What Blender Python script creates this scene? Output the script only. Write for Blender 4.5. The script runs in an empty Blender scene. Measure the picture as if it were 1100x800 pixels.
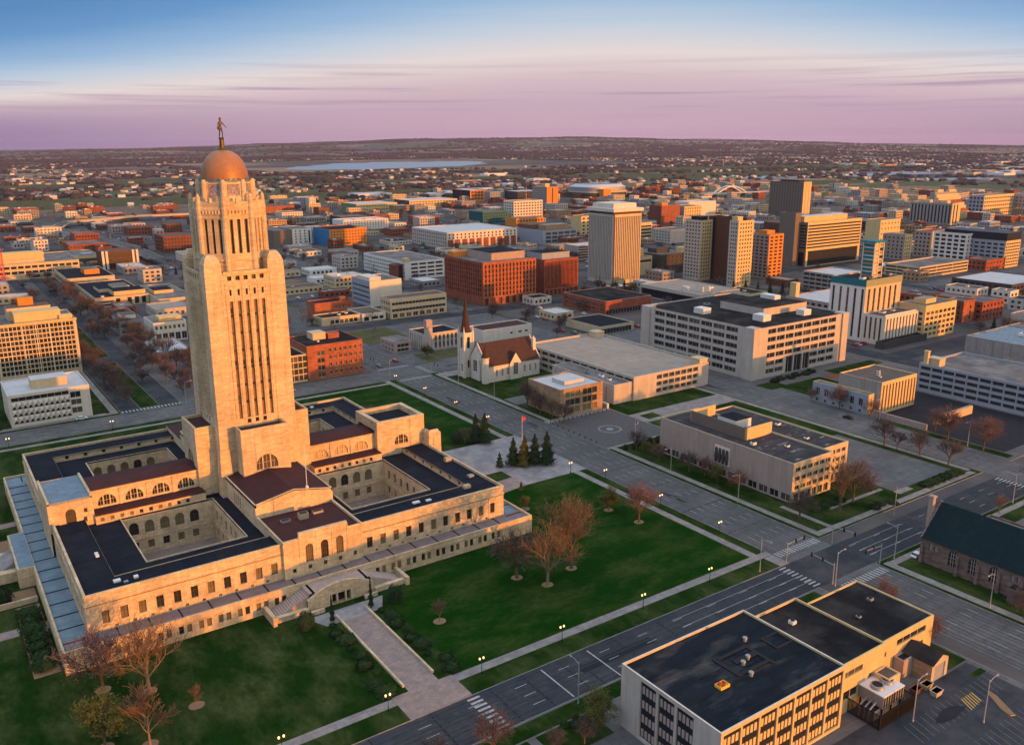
import bpy, math, random
from mathutils import Vector, Matrix
R = math.radians
S = bpy.context.scene
COL = S.collection
# ---------------------------------------------------------------- camera, world, sun, exposure
CAM = Vector((-80.641, -262.931, 115.542))
YAW, PITCH, ROLL = .604, .259, -.005
cd = bpy.data.cameras.new("camera"); cam = bpy.data.objects.new("camera", cd); COL.objects.link(cam)
cd.sensor_width = 36; cd.lens = 934.2/1100*36; cd.clip_start = 1; cd.clip_end = 60000
fwd = Vector((math.sin(YAW)*math.cos(PITCH), math.cos(YAW)*math.cos(PITCH), -math.sin(PITCH)))
rgt = Vector((math.cos(YAW), -math.sin(YAW), 0)); upv = rgt.cross(fwd)
r2 = rgt*math.cos(ROLL)+upv*math.sin(ROLL); u2 = upv*math.cos(ROLL)-rgt*math.sin(ROLL)
m3 = Matrix((r2, u2, -fwd)).transposed(); cam.matrix_world = Matrix.Translation(CAM) @ m3.to_4x4()
S.camera = cam
SUN_EL, SUN_AZ = 3.3, 160.0          # azimuth from +Y (west in the photo) turning to +X (north)
EXPO = 1.0
VAULT = (.97, 1.08, 1.28)              # display value of the upper sky, brightened above the frame for ambient fill
S.view_settings.view_transform = 'Standard'; S.view_settings.look = 'None'
S.view_settings.exposure = EXPO; S.view_settings.gamma = 1; S.view_settings.use_curve_mapping = False
sl = bpy.data.lights.new("sun", 'SUN'); sun = bpy.data.objects.new("sun", sl); COL.objects.link(sun)
sl.energy = 2.85; sl.angle = R(.55); sl.color = (1, .312, .022)
sd = Vector((math.sin(R(SUN_AZ))*math.cos(R(SUN_EL)), math.cos(R(SUN_AZ))*math.cos(R(SUN_EL)), math.sin(R(SUN_EL))))
sun.rotation_euler = (-sd).to_track_quat('-Z', 'Y').to_euler(); sun.location = (0, -300, 300)
W = bpy.data.worlds.new("World"); S.world = W; W.use_nodes = True
def lin(r, g, b):
    f = lambda c: (c/255/12.92 if c/255 <= .04045 else ((c/255+.055)/1.055)**2.4)
    return (f(r), f(g), f(b), 1)
def build_world():
    n = W.node_tree.nodes; l = W.node_tree.links
    bg = n['Background']; bg.inputs[1].default_value = .13
    sky = n.new('ShaderNodeTexSky'); sky.sky_type = 'NISHITA'; sky.sun_disc = False
    sky.sun_elevation = R(SUN_EL); sky.sun_rotation = R(SUN_AZ); sky.altitude = 300
    tc = n.new('ShaderNodeTexCoord'); sep = n.new('ShaderNodeSeparateXYZ'); l.new(tc.outputs['Generated'], sep.inputs[0])
    def M(op, a, b=None, c=None):
        k = n.new('ShaderNodeMath'); k.operation = op
        for i, v in enumerate((a, b, c)):
            if v is None: continue
            if isinstance(v, (int, float)): k.inputs[i].default_value = v
            else: l.new(v, k.inputs[i])
        return k.outputs[0]
    el = M('MULTIPLY', M('ARCSINE', sep.outputs[2]), 180/math.pi)
    # the twilight arch opposite the sun: its bands come lower away from the anti-solar point
    ax = M('ADD', M('MULTIPLY', sep.outputs[0], math.cos(YAW)), M('MULTIPLY', sep.outputs[1], -math.sin(YAW)))
    axd = M('SUBTRACT', ax, .1); qq = M('MINIMUM', M('MULTIPLY', M('MULTIPLY', axd, axd), 2.8), 1.2)
    el2 = M('MULTIPLY', el, M('ADD', 1.0, M('MULTIPLY', qq, 1.1)))
    mp = n.new('ShaderNodeMapping'); mp.inputs['Scale'].default_value = (2.2, 2.2, 62); l.new(tc.outputs['Generated'], mp.inputs[0])
    nz = n.new('ShaderNodeTexNoise'); nz.inputs['Scale'].default_value = 1.4; nz.inputs['Detail'].default_value = 6; nz.inputs['Roughness'].default_value = .6; l.new(mp.outputs[0], nz.inputs[0])
    el3 = M('ADD', el2, M('MULTIPLY', M('SUBTRACT', nz.outputs[0], .5), .8))
    cr = n.new('ShaderNodeValToRGB'); e = cr.color_ramp
    l.new(M('MULTIPLY', M('ADD', el3, 2.0), 1/16), cr.inputs[0])
    pts = [(-2.0, (176, 140, 172)), (0.0, (190, 152, 178)), (1.0, (200, 167, 182)), (2.4, (200, 171, 186)), (3.6, (212, 186, 194)), (5.3, (230, 217, 214)), (6.9, (196, 208, 222)), (8.8, (152, 185, 218)), (11.5, (106, 154, 202)), (14, (92, 140, 192))]
    e.elements[0].position = 0; e.elements[1].position = 1
    for i, (d, c) in enumerate(pts):
        p = (d+2)/16
        q = e.elements[0] if i == 0 else (e.elements[1] if i == len(pts)-1 else e.elements.new(p))
    for q, (d, c) in zip(sorted(e.elements, key=lambda q: q.position), pts):
        q.position = (d+2)/16; q.color = lin(*c)
    # thin darker cloud streaks
    mp2 = n.new('ShaderNodeMapping'); mp2.inputs['Scale'].default_value = (2.6, 2.6, 120); mp2.inputs['Location'].default_value = (3.1, .7, .4); l.new(tc.outputs['Generated'], mp2.inputs[0])
    nz2 = n.new('ShaderNodeTexNoise'); nz2.inputs['Scale'].default_value = 1.2; nz2.inputs['Detail'].default_value = 5; l.new(mp2.outputs[0], nz2.inputs[0])
    band = n.new('ShaderNodeMapRange'); band.interpolation_type = 'SMOOTHSTEP'
    band.inputs['From Min'].default_value = .50; band.inputs['From Max'].default_value = .66; l.new(nz2.outputs[0], band.inputs['Value'])
    win = M('MAXIMUM', M('SUBTRACT', 1.0, M('ABSOLUTE', M('MULTIPLY', M('SUBTRACT', el, 3.2), .5))), 0.0)
    dk = M('MULTIPLY', M('MULTIPLY', band.outputs[0], win), .55)
    mx0 = n.new('ShaderNodeMix'); mx0.data_type = 'RGBA'; l.new(dk, mx0.inputs[0]); l.new(cr.outputs[0], mx0.inputs[6]); mx0.inputs[7].default_value = lin(150, 122, 158)
    lowl = M('MULTIPLY', M('MULTIPLY', qq, 1.0), M('MAXIMUM', M('SUBTRACT', 1.0, M('MULTIPLY', M('ABSOLUTE', el), .4)), 0.0))
    mx1 = n.new('ShaderNodeMix'); mx1.data_type = 'RGBA'; l.new(lowl, mx1.inputs[0]); l.new(mx0.outputs[2], mx1.inputs[6]); mx1.inputs[7].default_value = lin(132, 112, 156)
    # display-referred band colours -> radiance under this exposure and strength
    gain = n.new('ShaderNodeVectorMath'); gain.operation = 'SCALE'; gain.inputs['Scale'].default_value = 1/(2**EXPO)/.13; l.new(mx1.outputs[2], gain.inputs[0])
    # higher up, an even, bright, cool vault is added to lift the ambient fill
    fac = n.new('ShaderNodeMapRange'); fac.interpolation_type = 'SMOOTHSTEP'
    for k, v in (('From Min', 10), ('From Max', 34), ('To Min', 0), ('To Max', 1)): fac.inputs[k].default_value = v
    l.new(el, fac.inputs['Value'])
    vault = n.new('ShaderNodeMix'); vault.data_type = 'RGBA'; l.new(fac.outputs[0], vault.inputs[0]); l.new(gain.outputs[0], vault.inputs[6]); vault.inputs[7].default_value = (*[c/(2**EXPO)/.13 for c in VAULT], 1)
    # only on the side of the sky away from the sun
    side = n.new('ShaderNodeMapRange'); side.interpolation_type = 'SMOOTHSTEP'
    dt = M('ADD', M('MULTIPLY', sep.outputs[0], -sd.x), M('MULTIPLY', sep.outputs[1], -sd.y))
    for k, v in (('From Min', -.7), ('From Max', .1)): side.inputs[k].default_value = v
    l.new(dt, side.inputs['Value'])
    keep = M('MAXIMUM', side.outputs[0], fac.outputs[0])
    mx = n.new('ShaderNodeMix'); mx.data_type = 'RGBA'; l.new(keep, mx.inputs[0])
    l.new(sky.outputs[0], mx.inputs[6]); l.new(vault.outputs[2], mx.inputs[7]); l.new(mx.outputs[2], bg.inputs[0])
build_world()
# ---------------------------------------------------------------- materials
MATS = {}
def mat(name, col, rough=.85, var=.18, scale=.35, bump=0, metal=0, col2=None, scale2=None, mixlo=.42, mixhi=.6, stretch=None, emit=None, spec=.12, seam=None, rand=0, rand_col=None, streak=0):
    m = bpy.data.materials.new(name); m.use_nodes = True; MATS[name] = m
    n = m.node_tree.nodes; l = m.node_tree.links; p = n['Principled BSDF']
    p.inputs['Roughness'].default_value = rough; p.inputs['Metallic'].default_value = metal
    p.inputs['Specular IOR Level'].default_value = spec
    tc = n.new('ShaderNodeTexCoord'); src = tc.outputs['Object']
    if stretch:
        mp = n.new('ShaderNodeMapping'); mp.inputs['Scale'].default_value = stretch; l.new(src, mp.inputs[0]); src = mp.outputs[0]
    base = None
    def rgb(c):
        k = n.new('ShaderNodeRGB'); k.outputs[0].default_value = (*c, 1); return k.outputs[0]
    def mixc(f, a, b, mode='MIX'):
        k = n.new('ShaderNodeMix'); k.data_type = 'RGBA'; k.blend_type = mode
        if isinstance(f, float): k.inputs[0].default_value = f
        else: l.new(f, k.inputs[0])
        l.new(a, k.inputs[6]); l.new(b, k.inputs[7]); return k.outputs[2]
    base = rgb(col)
    if col2:
        nz = n.new('ShaderNodeTexNoise'); nz.inputs['Scale'].default_value = scale2 or scale; nz.inputs['Detail'].default_value = 6; nz.inputs['Roughness'].default_value = .62; l.new(src, nz.inputs[0])
        mr = n.new('ShaderNodeMapRange'); mr.inputs['From Min'].default_value = mixlo; mr.inputs['From Max'].default_value = mixhi; l.new(nz.outputs[0], mr.inputs[0])
        base = mixc(mr.outputs[0], base, rgb(col2))
    if rand:
        oi = n.new('ShaderNodeObjectInfo'); gt = n.new('ShaderNodeMath'); gt.operation = 'LESS_THAN'; gt.inputs[1].default_value = rand
        l.new(oi.outputs['Random'], gt.inputs[0]); base = mixc(gt.outputs[0], base, rgb(rand_col))
    if var:
        nz = n.new('ShaderNodeTexNoise'); nz.inputs['Scale'].default_value = scale; nz.inputs['Detail'].default_value = 8; nz.inputs['Roughness'].default_value = .7; l.new(src, nz.inputs[0])
        mr = n.new('ShaderNodeMapRange'); mr.inputs['From Min'].default_value = .25; mr.inputs['From Max'].default_value = .75; mr.inputs['To Min'].default_value = 1-var; mr.inputs['To Max'].default_value = 1+var; l.new(nz.outputs[0], mr.inputs[0])
        sc = n.new('ShaderNodeVectorMath'); sc.operation = 'SCALE'; l.new(base, sc.inputs[0]); l.new(mr.outputs[0], sc.inputs['Scale']); base = sc.outputs[0]
        if streak:      # rain staining, long in z
            mp = n.new('ShaderNodeMapping'); mp.inputs['Scale'].default_value = (.9, .9, .06); l.new(tc.outputs['Object'], mp.inputs[0])
            n2 = n.new('ShaderNodeTexNoise'); n2.inputs['Scale'].default_value = 1.0; n2.inputs['Detail'].default_value = 5; l.new(mp.outputs[0], n2.inputs[0])
            m2 = n.new('ShaderNodeMapRange'); m2.inputs['From Min'].default_value = .3; m2.inputs['From Max'].default_value = .7; m2.inputs['To Min'].default_value = 1-streak; m2.inputs['To Max'].default_value = 1+streak*.6; l.new(n2.outputs[0], m2.inputs[0])
            s2 = n.new('ShaderNodeVectorMath'); s2.operation = 'SCALE'; l.new(base, s2.inputs[0]); l.new(m2.outputs[0], s2.inputs['Scale']); base = s2.outputs[0]
        if seam:        # laid in sheets or slabs: joints and slightly different pieces
            mp = n.new('ShaderNodeMapping'); l.new(tc.outputs['Object'], mp.inputs[0]); br = n.new('ShaderNodeTexBrick'); l.new(mp.outputs[0], br.inputs[0]); br.inputs['Scale'].default_value = 1
            for k_, v_ in (('Brick Width', seam[0]), ('Row Height', seam[1]), ('Mortar Size', seam[2]), ('Mortar Smooth', .5)): br.inputs[k_].default_value = v_
            for k_, v_ in (('Color1', 1-seam[3]), ('Color2', 1+seam[3]), ('Mortar', seam[4])): br.inputs[k_].default_value = (v_, v_, v_, 1)
            base = mixc(1.0, base, br.outputs[0], 'MULTIPLY')
        if bump:
            b = n.new('ShaderNodeBump'); b.inputs['Strength'].default_value = bump; b.inputs['Distance'].default_value = .3; l.new(nz.outputs[0], b.inputs['Height']); l.new(b.outputs[0], p.inputs['Normal'])
    l.new(base, p.inputs['Base Color'])
    if emit: p.inputs['Emission Color'].default_value = (*emit[:3], 1); p.inputs['Emission Strength'].default_value = emit[3]
    return m
def courses(name, col, mortar, bw, bh, var=.2, rough=.88, streak=0, bumpy=.0, msize=.03):
    """masonry: courses of blocks on vertical walls (u along x+y, v along z)"""
    m = bpy.data.materials.new(name); m.use_nodes = True; MATS[name] = m
    n = m.node_tree.nodes; l = m.node_tree.links; p = n['Principled BSDF']; p.inputs['Roughness'].default_value = rough; p.inputs['Specular IOR Level'].default_value = .2
    tc = n.new('ShaderNodeTexCoord'); sp = n.new('ShaderNodeSeparateXYZ'); l.new(tc.outputs['Object'], sp.inputs[0])
    ad = n.new('ShaderNodeMath'); l.new(sp.outputs[0], ad.inputs[0]); l.new(sp.outputs[1], ad.inputs[1])
    cb = n.new('ShaderNodeCombineXYZ'); l.new(ad.outputs[0], cb.inputs[0]); l.new(sp.outputs[2], cb.inputs[1])
    br = n.new('ShaderNodeTexBrick'); l.new(cb.outputs[0], br.inputs[0]); br.inputs['Scale'].default_value = 1
    br.inputs['Brick Width'].default_value = bw; br.inputs['Row Height'].default_value = bh; br.inputs['Mortar Size'].default_value = msize; br.inputs['Mortar Smooth'].default_value = .6
    br.inputs['Color1'].default_value = (*[c*(1-var) for c in col], 1); br.inputs['Color2'].default_value = (*[min(1, c*(1+var)) for c in col], 1); br.inputs['Mortar'].default_value = (*mortar, 1)
    base = br.outputs[0]
    for sc_, st, lo, hi in ((.12, (1, 1, 1), .82, 1.15), (1.0, (.8, .8, .07), 1-streak, 1+streak*.5), (1.7, (1, 1, 1), .85, 1.14)):
        mp = n.new('ShaderNodeMapping'); mp.inputs['Scale'].default_value = st; l.new(tc.outputs['Object'], mp.inputs[0])
        nz = n.new('ShaderNodeTexNoise'); nz.inputs['Scale'].default_value = sc_; nz.inputs['Detail'].default_value = 6; l.new(mp.outputs[0], nz.inputs[0])
        mr = n.new('ShaderNodeMapRange'); mr.inputs['From Min'].default_value = .3; mr.inputs['From Max'].default_value = .7; mr.inputs['To Min'].default_value = lo; mr.inputs['To Max'].default_value = hi; l.new(nz.outputs[0], mr.inputs[0])
        s2 = n.new('ShaderNodeVectorMath'); s2.operation = 'SCALE'; l.new(base, s2.inputs[0]); l.new(mr.outputs[0], s2.inputs['Scale']); base = s2.outputs[0]
    l.new(base, p.inputs['Base Color'])
    if bumpy:
        b = n.new('ShaderNodeBump'); b.inputs['Strength'].default_value = bumpy; b.inputs['Distance'].default_value = .15; l.new(nz.outputs[0], b.inputs['Height']); l.new(b.outputs[0], p.inputs['Normal'])
    return m
courses('limestone', (.535, .412, .258), (.36, .28, .19), 1.9, .62, .13, streak=.13, bumpy=.25, msize=.022)
courses('brick_red', (.24, .072, .042), (.2, .07, .045), 2.2, .5, .2, streak=.1)
courses('brick_orange', (.30, .10, .052), (.25, .09, .05), 2.4, .6, .18, streak=.1)
courses('brick_brown', (.17, .065, .04), (.13, .06, .04), 2.4, .6, .2, streak=.1)
courses('brick_tan', (.33, .22, .13), (.26, .18, .12), 2.2, .5, .15, streak=.1)
courses('church_stone', (.17, .115, .10), (.12, .09, .08), 1.2, .45, .3, streak=.08)
mat('concrete_pale', (.42, .38, .33), .85, .12, .25, streak=.12)
mat('concrete_cream', (.50, .405, .26), .85, .12, .25, streak=.1)
mat('concrete_grey', (.27, .255, .24), .88, .16, .3, streak=.16)
mat('concrete_dark', (.06, .058, .057), .9, .2, .3)
mat('concrete_pink', (.34, .27, .235), .88, .14, .3, streak=.14)
mat('white_panel', (.62, .60, .56), .7, .08, .2, streak=.07)
mat('white_stone', (.58, .53, .45), .85, .12, .5, streak=.1)
mat('yellow_panel', (.56, .42, .21), .8, .1, .3, streak=.08)
mat('orange_panel', (.52, .2, .04), .7, .08, .3)
mat('blue_panel', (.02, .16, .34), .5, .08, .3)
mat('teal_panel', (.015, .14, .16), .45, .1, .3)
mat('green_panel', (.14, .22, .12), .55, .1, .3)
mat('olive_panel', (.24, .26, .17), .7, .12, .3)
mat('black_panel', (.02, .022, .028), .45, .15, .3)
mat('taupe_panel', (.15, .125, .105), .7, .1, .3)
mat('brown_panel', (.10, .045, .03), .55, .12, .3)
mat('blue_grey_panel', (.26, .29, .34), .6, .1, .3)
mat('roof_slate', (.011, .016, .025), .8, .35, .22, col2=(.018, .02, .026), scale2=.09, spec=.03, seam=(30, 1.1, 0.06, 0.1, 0.6))
mat('roof_black', (.014, .014, .015), .85, .4, .16, col2=(.036, .034, .032), scale2=.10, spec=.03, seam=(14, 2.2, 0.05, 0.08, 1.5))
mat('roof_membrane', (.011, .016, .022), .8, .4, .25, spec=.04, col2=(.07, .063, .06), scale2=.16, mixlo=.5, mixhi=.74, stretch=(.5, 1.6, 1), seam=(40, 2.4, 0.06, 0.12, 1.5))
mat('roof_grey', (.11, .105, .10), .9, .3, .2, col2=(.19, .175, .165), scale2=.08, seam=(10, 3, 0.06, 0.06, 0.75))
mat('roof_tan', (.29, .245, .2), .9, .2, .2, seam=(12, 12, 0.12, 0.05, 0.7))
mat('roof_white', (.44, .44, .44), .7, .14, .2)
mat('roof_patchy', (.055, .05, .052), .9, .4, .35, spec=.03, seam=(9, 2.6, .06, .12, .7), col2=(.26, .24, .225), scale2=.24, mixlo=.6, mixhi=.68, stretch=(.55, 1.2, 1))
mat('roof_brownish', (.115, .085, .07), .9, .25, .2)
mat('copper_brown', (.055, .024, .024), .7, .25, .35, spec=.06)
mat('copper_blue', (.10, .165, .21), .55, .25, .5, spec=.4, col2=(.13, .2, .25), scale2=.3, seam=(20, 0.7, 0.05, 0.07, 0.6))
mat('roof_teal', (.010, .023, .027), .8, .25, .5, spec=.05, seam=(1.2, .5, .03, .12, .7))
mat('roof_rust', (.055, .03, .022), .75, .25, .4)
mat('roof_red', (.28, .03, .03), .7, .2, .3)
mat('gold_tile', (.30, .135, .045), .5, .25, .9, metal=.15, bump=.1, spec=.5)
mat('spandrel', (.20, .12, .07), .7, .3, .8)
mat('terrace_eastlit', (.19, .155, .15), .7, .25, .5, seam=(20, .7, .05, .07, .6))  # terrace metal again, the light on its east side put into the colour
mat('tile_panel', (.42, .27, .27), .5, .35, 1.6, col2=(.16, .16, .26), scale2=1.1)
mat('bronze', (.10, .075, .035), .5, .35, 1.5, metal=.6)
mat('glass_dark', (.018, .021, .026), .16, .3, .4, spec=.5, rand=.28, rand_col=(.075, .068, .058))
mat('glass_blind', (.022, .022, .024), .25, .2, .6, spec=.45, rand=.55, rand_col=(.16, .13, .075))
mat('glass_warm', (.03, .026, .022), .2, .25, .5, spec=.5, rand=.3, rand_col=(.14, .08, .05))
mat('glass_gold', (.42, .33, .19), .5, .15, .6)
mat('glass_teal', (.015, .05, .055), .15, .25, .2, spec=.5)
mat('metal_grey', (.28, .29, .3), .5, .15, 1, metal=.4)
mat('metal_white', (.6, .6, .58), .55, .12, .6)
mat('metal_black', (.015, .015, .016), .55, .2, 1)
mat('metal_tan', (.38, .31, .2), .6, .15, .6)
mat('galv_pole', (.36, .36, .35), .5, .15, 1, metal=.3)
mat('crane_red', (.45, .02, .03), .55, .1, 1)
mat('lamp_glow', (.9, .75, .5), .5, 0, 1, emit=(1, .52, .16, 1.3))
mat('grass', spec=.02, col=(.007, .026, .003), rough=.95, var=.45, scale=.55, col2=(.042, .058, .017), scale2=.085, mixlo=.42, mixhi=.66, stretch=(1.5, .8, 1))
mat('grass_lush', spec=.02, col=(.004, .031, .002), rough=.95, var=.3, scale=.6, col2=(.036, .056, .012), scale2=.075, mixlo=.44, mixhi=.72, stretch=(.8, 1.4, 1))
mat('grass_dry', spec=.02, col=(.065, .075, .028), rough=.95, var=.35, scale=.3, col2=(.10, .085, .045), scale2=.08)
mat('asphalt', (.098, .097, .098), .95, .25, .35, spec=.05, col2=(.125, .122, .12), scale2=.06, stretch=(1, 1, 1), seam=(5.5, 3.65, 0.07, 0.07, 0.55))
mat('asphalt_dark', (.036, .041, .049), .88, .25, .4, spec=.05, col2=(.056, .057, .062), scale2=.08, seam=(18, 3.3, 0.05, 0.06, 0.7))
mat('asphalt_black', (.020, .021, .025), .85, .3, .3)
mat('paint_white', (.33, .33, .33), .8, .4, 1.2)
mat('paint_worn', (.15, .15, .148), .9, .5, 1.5)
mat('asphalt_worn', (.074, .074, .077), .95, .35, .8, spec=.03, col2=(.10, .099, .1), scale2=.3)
mat('asphalt_polished', (.046, .050, .057), .93, .3, .8, spec=.03)
mat('paint_yellow', (.55, .36, .06), .8, .25, 1.2)
mat('pavement_conc', (.185, .17, .16), .9, .22, .6, col2=(.24, .22, .205), scale2=.25, seam=(1.8, 1.8, 0.05, 0.05, 0.75))
mat('paving_pink', (.27, .205, .18), .9, .2, .8, col2=(.22, .175, .16), scale2=.3, seam=(1.6, 0.8, 0.04, 0.08, 0.7))
mat('plaza_stone', (.19, .185, .195), .85, .25, .5, col2=(.27, .255, .25), scale2=.14, seam=(3, 1.5, 0.05, 0.08, 0.75))
mat('plaza_dark', (.085, .08, .078), .85, .25, .8)
mat('mulch', (.22, .14, .085), .95, .3, 2)
mat('bark', (.12, .085, .06), .95, .35, 2.5)
mat('bark_pale', (.22, .16, .11), .95, .35, 2.5)
mat('twig_rust', (.145, .092, .055), .9, .45, .6)
mat('twig_pink', (.135, .08, .07), .9, .4, .6)
mat('twig_grey', (.085, .063, .055), .9, .4, .5)
mat('twig_green', (.085, .085, .022), .9, .4, .6)
mat('needle', (.022, .042, .018), .9, .45, .8)
mat('needle_gold', (.095, .085, .02), .9, .4, .8)
mat('shrub', (.022, .045, .014), .9, .45, .8)
mat('wood_mass', (.070, .049, .053), .95, .45, .02, spec=.0, col2=(.048, .043, .036), scale2=.006)
mat('rubber', (.02, .02, .02), .9, 0)
mat('car_white', (.7, .7, .7), .35, 0, spec=.5); mat('car_red', (.4, .015, .02), .35, 0, spec=.5)
mat('car_grey', (.2, .21, .22), .35, 0, spec=.5); mat('car_black', (.025, .025, .03), .3, 0, spec=.5); mat('car_blue', (.03, .06, .16), .35, 0, spec=.5)
mat('flag_red', (.5, .04, .05), .8, .1, 2); mat('flag_white', (.7, .68, .66), .8, .05, 2); mat('flag_blue', (.03, .05, .25), .8, .05, 2)
mat('tarp_red', (.5, .05, .04), .7, .2, 3); mat('tarp_yellow', (.75, .45, .05), .6, .1, 3)
mat('water_m', (.12, .165, .20), .3, .08, .004, spec=.5)
# ---------------------------------------------------------------- helpers
def tag(o, label=None, cat=None, group=None, kind=None):
    if label: o['label'] = label
    if cat: o['category'] = cat
    if group: o['group'] = group
    if kind: o['kind'] = kind
    return o
def thing(name, label, cat, loc=(0, 0, 0), rz=0, group=None):
    o = bpy.data.objects.new(name, None); o.empty_display_size = .5; COL.objects.link(o)
    o.location = loc; o.rotation_euler = (0, 0, rz); return tag(o, label, cat, group)
class MB:
    def __init__(s): s.v = []; s.f = []; s.m = []; s.names = []
    def mi(s, m):
        if m not in s.names: s.names.append(m)
        return s.names.index(m)
    def face(s, pts, m):
        b = len(s.v); s.v.extend([tuple(p) for p in pts]); s.f.append(tuple(range(b, b+len(pts)))); s.m.append(s.mi(m))
    def box(s, x0, y0, z0, x1, y1, z1, m, top=None, bottom=False):
        b = len(s.v); s.v += [(x0, y0, z0), (x1, y0, z0), (x1, y1, z0), (x0, y1, z0), (x0, y0, z1), (x1, y0, z1), (x1, y1, z1), (x0, y1, z1)]
        i = s.mi(m); t = s.mi(top) if top else i
        for q, k in (((0, 1, 5, 4), i), ((1, 2, 6, 5), i), ((2, 3, 7, 6), i), ((3, 0, 4, 7), i), ((4, 5, 6, 7), t), ((3, 2, 1, 0), i)):
            s.f.append(tuple(b+j for j in q)); s.m.append(k)
    def taper(s, x0, y0, z0, x1, y1, z1, dx, dy, m, top=None):
        """box whose top is inset by dx, dy"""
        b = len(s.v); s.v += [(x0, y0, z0), (x1, y0, z0), (x1, y1, z0), (x0, y1, z0), (x0+dx, y0+dy, z1), (x1-dx, y0+dy, z1), (x1-dx, y1-dy, z1), (x0+dx, y1-dy, z1)]
        i = s.mi(m); t = s.mi(top) if top else i
        for q, k in (((0, 1, 5, 4), i), ((1, 2, 6, 5), i), ((2, 3, 7, 6), i), ((3, 0, 4, 7), i), ((4, 5, 6, 7), t), ((3, 2, 1, 0), i)):
            s.f.append(tuple(b+j for j in q)); s.m.append(k)
    def prism(s, poly, z0, z1, m, top=None):
        n = len(poly); b = len(s.v); s.v += [(x, y, z0) for x, y in poly]+[(x, y, z1) for x, y in poly]; i = s.mi(m)
        for k in range(n):
            j = (k+1) % n; s.f.append((b+k, b+j, b+n+j, b+n+k)); s.m.append(i)
        s.f.append(tuple(b+n+k for k in range(n))); s.m.append(s.mi(top) if top else i)
        s.f.append(tuple(b+k for k in reversed(range(n)))); s.m.append(i)
    def lathe(s, prof, n, m, cx=0, cy=0, rot=0, cap=True):
        b = len(s.v); i = s.mi(m)
        for r, z in prof:
            for k in range(n): a = rot+2*math.pi*k/n; s.v.append((cx+r*math.cos(a), cy+r*math.sin(a), z))
        for q in range(len(prof)-1):
            for k in range(n):
                j = (k+1) % n; s.f.append((b+q*n+k, b+q*n+j, b+(q+1)*n+j, b+(q+1)*n+k)); s.m.append(i)
        if cap: s.f.append(tuple(b+(len(prof)-1)*n+k for k in range(n))); s.m.append(i)
    def tube(s, a, c, r0, r1, n, m):
        a = Vector(a); c = Vector(c); d = (c-a)
        if d.length < 1e-6: return
        d.normalize(); x = d.orthogonal().normalized(); y = d.cross(x); b = len(s.v); i = s.mi(m)
        for p, r in ((a, r0), (c, r1)):
            for k in range(n): t = 2*math.pi*k/n; s.v.append(tuple(p+x*(r*math.cos(t))+y*(r*math.sin(t))))
        for k in range(n):
            j = (k+1) % n; s.f.append((b+k, b+j, b+n+j, b+n+k)); s.m.append(i)
        if n > 3:
            s.f.append(tuple(b+n+k for k in range(n))); s.m.append(i)
    def mesh(s, name):
        me = bpy.data.meshes.new(name); me.from_pydata(s.v, [], s.f)
        for q in s.names: me.materials.append(MATS[q])
        me.polygons.foreach_set('material_index', s.m); me.update(); return me
    def build(s, name, parent=None, loc=(0, 0, 0), smooth=False):
        me = s.mesh(name)
        if smooth: me.polygons.foreach_set('use_smooth', [True]*len(me.polygons))
        o = bpy.data.objects.new(name, me); COL.objects.link(o); o.location = loc
        if parent: o.parent = parent
        return o
def inst(name, me, parent=None, loc=(0, 0, 0), rz=0, sc=None):
    o = bpy.data.objects.new(name, me); COL.objects.link(o); o.location = loc; o.rotation_euler = (0, 0, rz)
    if sc: o.scale = sc if isinstance(sc, tuple) else (sc, sc, sc)
    if parent: o.parent = parent
    return o
def clone(root, loc, rz=0, sc=1, label=None, group=None):
    r = root.copy(); COL.objects.link(r); r.location = loc; r.rotation_euler = (0, 0, rz); r.scale = (sc, sc, sc)
    if label: r['label'] = label
    if group: r['group'] = group
    for ch in list(root.children):
        c = ch.copy(); COL.objects.link(c); c.parent = r
        for g in list(ch.children):
            d = g.copy(); COL.objects.link(d); d.parent = c
    return r
def struct(mb, name): return tag(mb.build(name), kind='structure')
def TZ(x, y):
    r = math.hypot(x-CAM.x, y-CAM.y)
    if r < 6300: return -.05
    da = math.degrees(math.atan2(x-CAM.x, y-CAM.y))-34.6; da = (da+180) % 360-180; t = min(1, (r-6300)/8500); t = t*t*(3-2*t)
    return t*(8+172*math.exp(-((da-1)/20)**2)+10*math.sin(da*.9+r*.0007)*math.sin(da*.31+1+r*.0004))-.05-max(0, r-17000)*.012
ORD = ['first', 'second', 'third', 'fourth', 'fifth', 'sixth', 'seventh', 'eighth', 'ninth', 'tenth', 'eleventh', 'twelfth', 'thirteenth', 'fourteenth', 'fifteenth', 'sixteenth', 'seventeenth', 'eighteenth', 'nineteenth', 'twentieth']
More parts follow.
